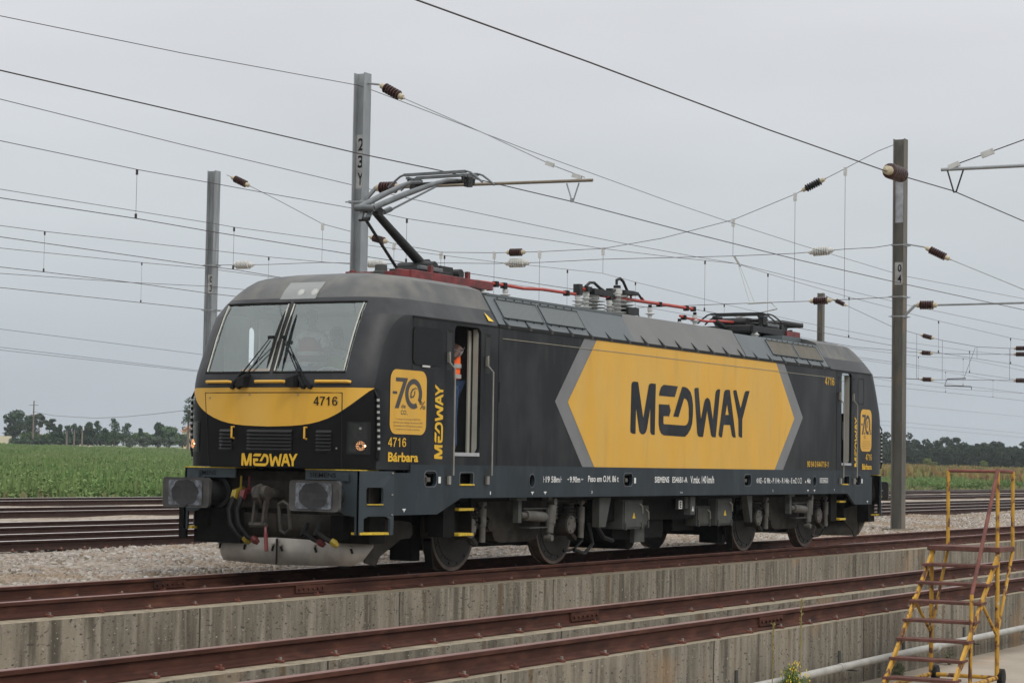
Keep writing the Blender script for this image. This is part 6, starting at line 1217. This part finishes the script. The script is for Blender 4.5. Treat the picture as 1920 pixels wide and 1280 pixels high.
    for sg in (-1, 1):
        ys = np.linspace(.0, 1.24, 12)*sg
        up_ = MB(); lo_ = MB(); zb0 = lambda y: .14+.02*abs(y)+(.24*max(0, (abs(y)-1.0)/.24)**2.0)
        for i in range(11):
            a, b = ys[i], ys[i+1]
            P1 = lambda y, z, o=0: (m_(pline(y)+.10*(z-.15)/.5*-1+.12-o), y, z)
            za, zb_ = zb0(a), zb0(b); ta, tb = .47-.03*abs(a)+.02, .47-.03*abs(b)+.02
            lo_.add([P1(a, za), P1(b, zb_), P1(b, tb), P1(a, ta)], [(0, 1, 2, 3)])
            up_.add([P1(a, ta-.02, -.015), P1(b, tb-.02, -.015), P1(b, .80, -.015), P1(a, .80, -.015)], [(0, 1, 2, 3)])
        lo = lo_.build('plough_blade', plough_m, loco, smooth=True); weld(lo); md = lo.modifiers.new('thick', 'SOLIDIFY'); md.thickness = .012
        up__ = up_.build('plough_upper_plate', under_m, loco, smooth=True); weld(up__); md = up__.modifiers.new('thick', 'SOLIDIFY'); md.thickness = .012
        for yy in (.06, .55, 1.03): MB().bar((m_(pline(yy)+.05), sg*yy, .385), (m_(pline(yy)+.06), sg*(yy+.02), .32), .022, .02, 1, up=(1, 0, 0)).lathe((m_(pline(yy)+.07), sg*yy, .40), (m_(pline(yy)+.03), sg*yy, .40), [(0, .022), (1, .016)], 8, 0).build('plough_bolt', [steel_m, rubber_m], lo)
        MB().box(min(m_(pline(0)+.04), m_(pline(0)+.06)), max(m_(pline(0)+.04), m_(pline(0)+.06)), -.008, .008, .15, .48).build('plough_seam', rubber_m, lo) if sg > 0 else None
    sk = MB(); sk.poly([[(-8.75, .78), (-7.76, .70), (-7.70, .66), (-7.69, .54), (-7.74, .49), (-7.97, .48), (-8.45, .27), (-8.55, .15), (-8.80, .2)]], lambda u, v, w: (m_(u), -1.12+w, v), .02, 0)
    sk.build('side_skirt_plate', under_m, loco)
end(1); end(-1)
# ================================================================== LADDER (rolling steps)
lad = thing('step_ladder', 'rusty yellow wheeled step ladder with rust-brown treads on the yard floor', 'step ladder', (-7.83, -8.60, -0.9))
A_ = Vector((-1.0, 0.05, 0)); W_ = Vector((0.05, -1.0, 0))
def LP(a, w, z): v = A_*a+W_*w; return (v.x, v.y, z)
HW = .375
tr = lambda k: (0.0+.19*k, 1.55-.197*k)
for k in range(0, 8):
    a, z = tr(k); mb = MB()
    if k == 0:
        mb.add([LP(.04, -HW-.04, z), LP(.04, HW+.04, z), LP(-.52, HW+.02, z), LP(-.52, -HW-.02, z), LP(.04, -HW-.04, z-.055), LP(.04, HW+.04, z-.055), LP(-.52, HW+.02, z-.055), LP(-.52, -HW-.02, z-.055)], [(0, 1, 2, 3), (4, 7, 6, 5), (0, 4, 5, 1), (1, 5, 6, 2), (2, 6, 7, 3), (3, 7, 4, 0)])
        mb.build('platform', rustred_m, lad, bevel=.006)
    else:
        mb.add([LP(a+.02, -HW-.03, z), LP(a+.02, HW+.03, z), LP(a-.16, HW+.03, z+.005), LP(a-.16, -HW-.03, z+.005), LP(a+.02, -HW-.03, z-.032), LP(a+.02, HW+.03, z-.032), LP(a-.16, HW+.03, z-.02), LP(a-.16, -HW-.03, z-.02)], [(0, 1, 2, 3), (4, 7, 6, 5), (0, 4, 5, 1), (1, 5, 6, 2), (2, 6, 7, 3), (3, 7, 4, 0)])
        mb.build('tread', rustred_m, lad, bevel=.004)
for w in (-HW, HW):
    mb = MB(); mb.bar(LP(-.06, w, 1.50), LP(1.42, w, -.0+.03), .03, .055)
    for k in range(1, 8):
        a, z = tr(k); mb.add([LP(a+.0, w-.006, z-.03), LP(a-.15, w-.006, z-.03), LP(a+.10, w-.006, z-.19), LP(a+.0, w+.006, z-.03), LP(a-.15, w+.006, z-.03), LP(a+.10, w+.006, z-.19)], [(0, 1, 2), (3, 5, 4), (0, 3, 4, 1), (1, 4, 5, 2), (2, 5, 3, 0)])
    mb.build('stringer', rustyyellow_m, lad)
    MB().tube([LP(0, w, 1.50), LP(0, w, .08)], .026, 10).build('post', rustyyellow_m, lad, smooth=True)
    MB().tube([LP(-.50, w, 1.50), LP(-.02, w, .62)], .02, 8).build('rear_brace', rustyyellow_m, lad, smooth=True)
    MB().tube([LP(.53, w, .98), LP(0, w, .56)], .018, 8).build('front_brace', rustyyellow_m, lad, smooth=True)
    MB().tube([LP(0, w, .10), LP(1.36, w, .06)], .026, 10).build('base_tube', rustyyellow_m, lad, smooth=True)
    wl_ = MB(); wl_.lathe(LP(-.07, w-.04+.03, .10), LP(-.07, w+.03+.03, .10), [(0, .075), (.1, .10), (.9, .10), (1, .075)], 20); wl_.build('wheel', rubber_m, lad, smooth=True)
MB().tube([LP(0, -HW, .10), LP(0, HW, .10)], .024, 10).build('base_crossbar', rustyyellow_m, lad, smooth=True)
for a, w in ((0, HW), (-.50, HW), (-.50, -HW)):
    MB().tube([LP(a, w, 1.53), LP(a, w, 2.40)], .022, 10).build('guard_post', rustyyellow_m, lad, smooth=True)
gr = mat('guard_rail_rust', (.16, .055, .04), .75, var=.3, scale=7)
MB().tube([LP(-.50, -HW, 2.40), LP(-.50, HW, 2.40), LP(0, HW, 2.41)], .02, 10).build('guard_rail', gr, lad, smooth=True)
MB().tube([LP(0.0, HW, 2.42), LP(.80, HW, 1.05)], .022, 10).build('handrail', gr, lad, smooth=True)
MB().tube([LP(.80, HW, 1.06), LP(.84, HW, .05)], .022, 10).build('handrail_post', rustyyellow_m, lad, smooth=True)

# ================================================================== PERSON in the doorway
def skinbody(name, verts, edges, radii, m_, parent, sub=2):
    me = bpy.data.meshes.new(name); me.from_pydata(verts, edges, []); me.materials.append(m_)
    o = bpy.data.objects.new(name, me); COL.objects.link(o)
    if parent is not None: o.parent = parent
    sk = o.modifiers.new('skin', 'SKIN'); sk.use_smooth_shade = True
    sub_ = o.modifiers.new('sub', 'SUBSURF'); sub_.levels = sub; sub_.render_levels = sub
    sv = me.skin_vertices[0].data if me.skin_vertices else None
    if sv is None:
        bm = bmesh.new(); bm.from_mesh(me); bm.verts.layers.skin.verify(); bm.to_mesh(me); bm.free(); sv = me.skin_vertices[0].data
    for i, r in enumerate(radii): sv[i].radius = r if isinstance(r, tuple) else (r, r); sv[i].use_root = (i == 0)
    return o
def person(px, py, z0, label, face=math.radians(180), vest=orange_m, trousers=jeans_m, sit=False, reach=False):
    t = thing('person', label, 'person', (px, py, z0)); t.rotation_euler = (0, 0, face)
    hz = .92
    V = [(0, 0, hz), (0, 0, 1.10), (0, 0, 1.28), (0, 0, 1.44), (0.01, 0, 1.52), (0.015, 0, 1.58), (0.03, 0, 1.66), (0.03, 0, 1.75),
         (0, .09, .88), (.02, .10, .48), (-.02, .11, .09), (.14, .12, .04), (0, -.09, .88), (.03, -.10, .48), (-.02, -.11, .09), (.14, -.12, .04),
         (0, .19, 1.42), (0, .25, 1.16), (.16, .24, .98), (.24, .23, .96), (0, -.19, 1.42), (-.02, -.26, 1.16), (.14, -.27, 1.0), (.22, -.26, .98)]
    Rr = [(.13, .16), (.12, .15), (.13, .17), (.11, .16), (.055, .055), (.05, .055), (.085, .075), (.075, .065),
          .09, .06, .045, .045, .09, .06, .045, .045, .06, .048, .036, .03, .06, .048, .036, .03]
    E = [(0, 1), (1, 2), (2, 3), (3, 4), (4, 5), (5, 6), (6, 7), (0, 8), (8, 9), (9, 10), (10, 11), (0, 12), (12, 13), (13, 14), (14, 15), (3, 16), (16, 17), (17, 18), (18, 19), (3, 20), (20, 21), (21, 22), (22, 23)]
    if sit:
        V[8] = (.05, .10, .90); V[9] = (.42, .12, .90); V[10] = (.45, .12, .48); V[11] = (.58, .12, .45); V[12] = (.05, -.10, .90); V[13] = (.42, -.12, .90); V[14] = (.45, -.12, .48); V[15] = (.58, -.12, .45)
        V[18] = (.30, .20, 1.10); V[19] = (.38, .17, 1.12); V[22] = (.30, -.20, 1.10); V[23] = (.38, -.17, 1.12)
    if reach: V[17] = (.17, .20, 1.30); V[18] = (.36, .14, 1.34); V[19] = (.43, .12, 1.35)
    skinbody('body', V, E, Rr, skin_m, t)
    # clothing
    skinbody('trousers', [V[0], V[8], V[9], V[10], V[12], V[13], V[14]], [(0, 1), (1, 2), (2, 3), (0, 4), (4, 5), (5, 6)], [(.145, .17), .105, .078, .062, .105, .078, .062], trousers, t)
    skinbody('shirt', [(0, 0, 1.0), (0, 0, 1.28), (0, 0, 1.45), (0, 0, 1.50), (0, .17, 1.41), ((.08, .20, 1.35) if reach else (0, .24, 1.26)), (0, -.20, 1.42), (-.01, -.25, 1.26)], [(0, 1), (1, 2), (2, 3), (2, 4), (4, 5), (2, 6), (6, 7)], [(.13, .16), (.13, .16), (.10, .14), .06, .078, .068, .078, .068], mat('white_grey_shirt', (.42, .40, .42), .8), t)
    vb = skinbody('safety_vest', [(0, 0, .93), (0, 0, 1.10), (0, 0, 1.30), (0, 0, 1.46)], [(0, 1), (1, 2), (2, 3)], [(.165, .20), (.165, .205), (.165, .215), (.13, .20)], vest, t)
    for z in (1.03, 1.17):
        mb = MB(); n = 20; vs = []
        for zz in (z, z+.055):
            for k in range(n): q = 2*math.pi*k/n; vs.append((.172*math.cos(q), .208*math.sin(q), zz))
        mb.add(vs, [(k, (k+1) % n, n+(k+1) % n, n+k) for k in range(n)]); mb.build('reflective_band', refl_m, t, smooth=True)
    hd = MB(); hd.lathe((.02, 0, 1.66), (.02, 0, 1.80), [(0, .092), (.35, .096), (.7, .08), (.93, .04), (1, .005)], 16); hd.build('hair', hair_m, t, smooth=True)
    fc = MB()
    for sy in (-1, 1): fc.lathe((.105, sy*.032, 1.69), (.118, sy*.032, 1.69), [(0, .012), (1, .004)], 8)
    fc.bar((.10, 0, 1.68), (.128, 0, 1.64), .022, .02, 1).bar((.108, -.025, 1.60), (.108, .025, 1.60), .012, .008)
    fc.build('face_features', [hair_m, skin_m], t)
    for sy, (bx_, by_, bz_) in ((1, V[19]), (-1, V[23])):
        for k in range(4):
            o = (k-1.5)*.018; skinbody('finger', [(bx_, by_+o, bz_), (bx_+.05, by_+o*1.1, bz_-.01), (bx_+.075, by_+o*1.1, bz_-.035-.004*k)], [(0, 1), (1, 2)], [.009, .008, .007], skin_m, t, 1)
        skinbody('thumb', [(bx_-.02, by_-sy*.025, bz_), (bx_+.02, by_-sy*.05, bz_-.01), (bx_+.05, by_-sy*.05, bz_-.02)], [(0, 1), (1, 2)], [.011, .010, .008], skin_m, t, 1)
    return t
person(-6.93, -1.13, 1.585, 'person in an orange safety vest and blue jeans standing in the open cab doorway', reach=True)
person(-8.12, .25, 1.70, 'person in a red vest sitting at the controls behind the windscreen', vest=redvest_m, sit=True)
person(-7.58, .22, 1.50, 'person in a lime yellow vest behind the driver, seen dimly through the windscreen', vest=limevest_m, sit=False)

# ================================================================== VEGETATION AND FAR BUILDINGS
def leafcloud(mb_v, mb_f, c, rad, n, size, rg, flat=1.0):
    d = rg.normal(0, 1, (n, 3)); d /= np.linalg.norm(d, axis=1)[:, None]; r = rg.uniform(.35, 1.0, n)**.5
    P = np.asarray(c)+d*r[:, None]*np.asarray(rad)
    for p in P:
        s = size*rg.uniform(.6, 1.4); a = rg.normal(0, 1, 3); b = rg.normal(0, 1, 3); a /= np.linalg.norm(a); b -= a*b.dot(a); b /= np.linalg.norm(b)
        k = len(mb_v); mb_v += [tuple(p-a*s), tuple(p+a*s*.6+b*s*.8), tuple(p+a*s*.5-b*s*.8)]; mb_f.append((k, k+1, k+2))
def crown_mesh(kind, H, W, seed):
    rg = np.random.default_rng(seed); V = []; Fc = []
    if kind in ('broad', 'broadpale'):
        for k in range(22):
            q = rg.uniform(0, 6.28); rr = rg.uniform(0, .36)*W; z = H*rg.uniform(.16, .88); sh = 1-abs(z/H-.5)*.9
            leafcloud(V, Fc, (rr*math.cos(q)*sh, rr*math.sin(q)*sh, z), (W*.20, W*.20, H*.12), 130, .022*H+.08, rg)
    elif kind == 'umbrella':
        for k in range(13):
            q = rg.uniform(0, 6.28); rr = rg.uniform(0, .38)*W; z = H*rg.uniform(.55, .95)
            leafcloud(V, Fc, (rr*math.cos(q), rr*math.sin(q), z), (W*.16, W*.16, H*.05), 70, .26, rg)
    elif kind == 'tallpine':
        for k in range(36):
            q = rg.uniform(0, 6.28); z = H*rg.uniform(.30, .97); rr = rg.uniform(.05, .42)*W*(1.15-.45*z/H)
            leafcloud(V, Fc, (rr*math.cos(q), rr*math.sin(q), z), (W*.17, W*.17, H*.05), 60, .12, rg)
    elif kind == 'young':
        for k in range(16):
            z = H*(.22+.75*k/16); w = W*.42*(1-.75*((z/H-.2)/.8)**1.3); q = rg.uniform(0, 6.28)
            leafcloud(V, Fc, (w*.6*math.cos(q), w*.6*math.sin(q), z), (w*.7+.2, w*.7+.2, H*.07), 80, .13, rg)
    else:
        for k in range(9):
            q = rg.uniform(0, 6.28); rr = rg.uniform(0, .34)*W
            leafcloud(V, Fc, (rr*math.cos(q), rr*math.sin(q), H*rg.uniform(.12, .72)), (W*.24, W*.24, H*.26), 90, .12+.02*H, rg)
    return V, Fc
def leafm(name, c1, c2, c3): 
    m = mat(name, c1, .95, var=.2, scale=.55, col2=c2, spec=.1, lo=.4, hi=.6); overlay(m, c3, 1.4, (1, 1, 1), .5, .7); return m
LM = {'broad': leafm('dark_broad_leaves', (.032, .056, .034), (.055, .088, .048), (.08, .115, .065)), 'broadpale': leafm('pale_green_leaves', (.075, .125, .07), (.11, .17, .09), (.13, .20, .11)),
      'umbrella': leafm('grey_pine_needles', (.04, .065, .04), (.065, .09, .055), (.085, .11, .07)), 'tallpine': leafm('pine_needles', (.04, .07, .04), (.065, .10, .05), (.09, .12, .07)),
      'young': leafm('young_pine_needles', (.032, .062, .034), (.055, .095, .046), (.08, .125, .06)), 'olive': leafm('olive_leaves', (.09, .115, .085), (.13, .155, .115), (.07, .10, .07)), 'shrub': leafm('shrub_leaves', (.06, .105, .04), (.10, .15, .06), (.13, .16, .07)),
      'wood': leafm('dark_wood_leaves', (.026, .040, .028), (.045, .064, .040), (.08, .10, .058))}
bark_m = mat('bark', (.10, .08, .065), .95, var=.3)
def tree(kind, label, x, y, z, H, W, seed, group=None, cat_='tree', name=None, lm=None):
    name = name or {'broad': 'broad_tree', 'broadpale': 'broad_tree', 'umbrella': 'pine_tree', 'tallpine': 'pine_tree', 'young': 'pine_tree', 'olive': 'olive_tree', 'shrub': 'shrub'}[kind]
    W = W*(1.55 if kind == 'young' else 1.2); t = thing(name, label, cat_, (x, y, z), group); V, Fc = crown_mesh(kind, H, W, seed)
    if kind == 'shrub':pass
    MB().add(V, Fc).build('crown', lm or LM[kind], t)
    rg = random.Random(seed); mb = MB(); th = H*.9
    mb.tube([(0, 0, -.3), (rg.uniform(-.1, .1), 0, th*.4), (rg.uniform(-.3, .3), .1, th)], [H*.022+.04, H*.016+.03, .03], 6)
    for k in range(5): q = k*1.3+rg.random(); z0 = H*(.35+.11*k); mb.tube([(0, 0, z0), (math.cos(q)*W*.28, math.sin(q)*W*.28, z0+H*.10)], [.06, .02], 4)
    mb.build('trunk', bark_m, t); return t
for i, (kind, label, x, y, z, H, W) in enumerate(TREES):
    if kind in ('olive', 'shrub'): continue
    tree(kind, label, x, y, z-.3, H+.3, W, 100+i)
for kind, lab, grp in (('olive', 'grey green olive tree in the low row right of the young pines', 'olive trees in the row at the field edge'), ('shrub', 'low green shrub under the trees at the far side of the field', 'low shrubs under the distant trees')):
    first = None
    for i, (k2, l2, x, y, z, H, W) in enumerate(TREES):
        if k2 != kind: continue
        if first is None: first = tree(kind, lab, x, y, z-.2, H+.3, W, 300, grp, 'tree' if kind == 'olive' else 'shrub'); continue
        c = dup_tree(first); c.location = (x, y, z-.2); c.rotation_euler = (0, 0, i*1.7); c.scale = (1+.1*math.sin(i*3), 1, 1+.12*math.cos(i*5))
# wood on the right: the front trees are things, what is behind reads as one mass
protos = []
for i, (x, y, z, H, W) in enumerate(WOOD_FRONT):
    if i < 5: o = tree('broad', 'dark round tree at the front edge of the wood on the right', x, y, z-1.0, H+1.0, W*1.5, 500+i, 'trees at the front edge of the wood', name='wood_tree', lm=LM['wood']); protos.append(o); o['h0'] = H+1.0; continue
    c = dup_tree(protos[i % 5]); c.location = (x, y, z-1.0); s_ = (H+1.0)/protos[i % 5]['h0']; c.scale = (s_, s_, s_); c.rotation_euler = (0, 0, i*2.1)
for p in bpy.data.objects:
    if 'h0' in p: del p['h0']
V = []; Fc = []; rg = np.random.default_rng(9)
for i, (x, y, z, H, W) in enumerate(WOOD_BACK):
    for k in range(16):
        q = rg.uniform(0, 6.28); rr = rg.uniform(0, .75)*W; zz = H*rg.uniform(.12, .95)*(1-.25*rr/W)
        leafcloud(V, Fc, (x+rr*math.cos(q), y+rr*math.sin(q), z-.5+zz), (W*.30, W*.30, H*.09), 95, .26, rg)
tag(MB().add(V, Fc).build('wood', LM['wood']), 'dense dark wood behind the vineyard on the right', 'wood', kind='stuff')
for i, (x, y, z, H, W) in enumerate(BRIGHT_BUSH):
    tree('shrub', ('larger bright yellow green bush in front of the dark wood', 'smaller bright bush right beside the larger one', 'lone faint green bush before the wood nearer the right edge')[i], x, y, z-.2, H+.2, W, 700+i, cat_='bush', lm=leafm('bright_bush', (.15, .18, .05), (.20, .22, .07), (.12, .16, .05)))
# hedge, boundary wall, houses
t = thing('hedge', 'long low dark clipped hedge along the far side of the field', 'hedge', (0, 0, 0)); V = []; Fc = []; a, b = Vector(HEDGE[0]), Vector(HEDGE[1])
for k in range(60): p = a.lerp(b, k/59); leafcloud(V, Fc, (p.x, p.y, p.z+.2), (1.2, 1.2, .55), 40, .3, rg)
MB().add(V, Fc).build('foliage', LM['broad'], t)
def house(label, x, y, z, w, d, h, wm, rm, rot, rh=1.6, nwin=3):
    t = thing('house', label, 'house', (x, y, z)); t.rotation_euler = (0, 0, rot)
    MB().box(-w/2, w/2, -d/2, d/2, -2, h).build('house_wall', wm, t)
    r = MB(); r.add([(-w/2-.4, -d/2-.4, h), (w/2+.4, -d/2-.4, h), (w/2+.4, d/2+.4, h), (-w/2-.4, d/2+.4, h), (-w/2+1.5, 0, h+rh), (w/2-1.5, 0, h+rh)], [(0, 1, 5, 4), (2, 3, 4, 5), (1, 2, 5), (3, 0, 4), (0, 3, 2, 1)]); r.build('roof', rm, t)
    for k in range(nwin):
        xx = -w/2+w*(k+.5)/nwin; f = MB(); f.box(xx-.65, xx+.65, -d/2-.06, -d/2-.003, h*.42, h*.42+1.25); fo = f.build('window', mat('window_frame_white', (.75, .73, .68), .6), t); MB().box(xx-.5, xx+.5, -d/2-.08, -d/2-.062, h*.42+.12, h*.42+1.12).build('pane', mat('far_window_pane', (.12, .15, .16), .2), fo)
    return t
face_ = -math.atan2(HOUSE[0]+31, HOUSE[1]+16)
house('ochre house with clay tile roof at the left of the locomotive front', HOUSE[0], HOUSE[1], HOUSE[2], 5.2, 6, 2.9, ochre_m, tile_m, face_)
house('small white house with red roof between the trees right of the power pole', HOUSE2[0], HOUSE2[1], HOUSE2[2], 3.2, 4, 1.5, wallwhite_m, tile_m, face_, .8, 1)
house('small white house with red roof partly hidden by the young pines', HOUSE2[0]+9, HOUSE2[1]-7, HOUSE2[2], 2.6, 4, 1.4, wallwhite_m, tile_m, face_, .7, 1)
a, b = Vector(FWALL[0]), Vector(FWALL[1]); d = (b-a); mb = MB(); mb.bar((a.x-d.x*1.5, a.y-d.y*1.5, a.z+.55), (b.x, b.y, b.z+.55), .4, 1.5)
mb.build('boundary_wall', wallwhite_m, label='cream boundary wall at the far left edge of the field', category='wall')
def pole(name, label, x, y, z, H, arms):
    t = thing(name, label, 'pole', (x, y, z)); MB().tube([(0, 0, -.5), (0, 0, H)], [.22, .12], 8).build('pole_shaft', wood_m, t)
    for z_, w in arms: MB().bar((-w/2*.8, w/2*.6, z_), (w/2*.8, -w/2*.6, z_), .12, .1).build('crossarm', wood_m, t)
    return t
pole('power_pole', 'tall power pole with two short crossarms among the trees at left', POLES[0][0], POLES[0][1], POLES[0][2], POLES[0][3], ((POLES[0][3]-.9, 1.8), (POLES[0][3]-3.0, 3.6)))
pole('utility_pole', 'wooden utility pole beside the tall pine near the locomotive front', POLES[1][0], POLES[1][1], POLES[1][2], POLES[1][3], ())
for i, (x, y, z, H) in enumerate(POLES[2:]): pole('utility_pole', ('thin short pole left of the dense pair of trees', 'thin short pole in front of the low row of young pines', 'thin short pole near the last young pine')[i], x, y, z, H, ())
tw = thing('power_wire', 'sagging wire between the power pole and the utility pole', 'overhead wire', (0, 0, 0)); MB().tube(POLEWIRE, .035, 4).build('wire_strand', wire_m, tw)
# bush with yellow flowers at the wall foot
def bush(label, x, y, z, r, h, n, leaf, flower=None, seed=1, name='bush'):
    t = thing(name, label, 'bush', (x, y, z)); rg = np.random.default_rng(seed); V = []; Fc = []; st = MB()
    for k in range(n//9):
        q = rg.uniform(0, 6.28); rr = rg.uniform(0, r); top = (rr*math.cos(q), rr*math.sin(q)*.6, h*rg.uniform(.45, 1)*math.sqrt(max(.05, 1-.8*(rr/r)**2))); st.tube([(top[0]*.2, top[1]*.2, 0), (top[0]*.7, top[1]*.7, top[2]*.6), top], [.005, .004, .002], 4)
        for j in range(14):
            u = rg.uniform(.3, 1); p = np.array(top)*np.array([.2+.8*u, .2+.8*u, u])+rg.normal(0, .018, 3); a = rg.normal(0, 1, 3); a /= np.linalg.norm(a); b = rg.normal(0, 1, 3); b /= np.linalg.norm(b); s = .017
            kk = len(V); V += [tuple(p), tuple(p+a*s*2+b*s*.5), tuple(p+a*s-b*s*.6)]; Fc.append((kk, kk+1, kk+2))
    st.build('stems', leaf, t); MB().add(V, Fc).build('leaves', leaf, t)
    if flower:
        V = []; Fc = []
        for k in range(80):
            q = rg.uniform(0, 6.28); rr = rg.uniform(0, r)*1.0; p = np.array([rr*math.cos(q), rr*math.sin(q)*.6-.02, h*math.sqrt(max(.05, 1-.8*(rr/r)**2))*rg.uniform(.45, 1.0)]); kk = len(V); s = .013
            for j in range(6): V.append(tuple(p+np.array([s*math.cos(j*1.047), rg.normal(0, .002), s*math.sin(j*1.047)])))
            Fc.append(tuple(range(kk, kk+6)))
        MB().add(V, Fc).build('flowers', flower, t)
    return t
weed_m = leafm('wall_weed_leaves', (.10, .15, .04), (.17, .21, .07), (.22, .24, .09)); sage_m = leafm('grey_weed_leaves', (.15, .16, .10), (.22, .22, .15), (.12, .15, .08))
bush('bush with small yellow flowers growing at the foot of the front wall', -11.05, -7.86, -.9, .30, .46, 1100, weed_m, mat('yellow_flower', (.75, .52, .02), .7), 3)
bush('low grey green tuft at the wall foot behind the step ladder', -7.6, -7.75, -.9, .16, .2, 420, sage_m, None, 4, name='weed_tuft')
bush('tiny dark weed at the wall foot right of the grey green tuft', -5.6, -7.70, -.9, .09, .2, 200, sage_m, None, 5, name='weed_tuft')
for x, h, l in ((-11.45, .85, 'dry tall weed stalk left of the yellow flowered bush'), (-10.72, 1.05, 'taller dry weed stalk right above the yellow flowered bush')):
    t = thing('weed_stalk', l, 'weed', (x, -7.80, -.9)); mb = MB(); mb.tube([(0, 0, 0), (.01, 0, h*.5), (.03, 0, h)], [.006, .005, .003], 5); rg2 = random.Random(int(h*100))
    for k in range(60): z = h*(.5+.5*rg2.random()); mb.bar((0.02, 0, z), (.02+rg2.uniform(-.03, .03), rg2.uniform(-.02, .02), z+.02), .006, .004)
    mb.build('stalk', mat('dry_stalk', (.24, .20, .07), .9), t)
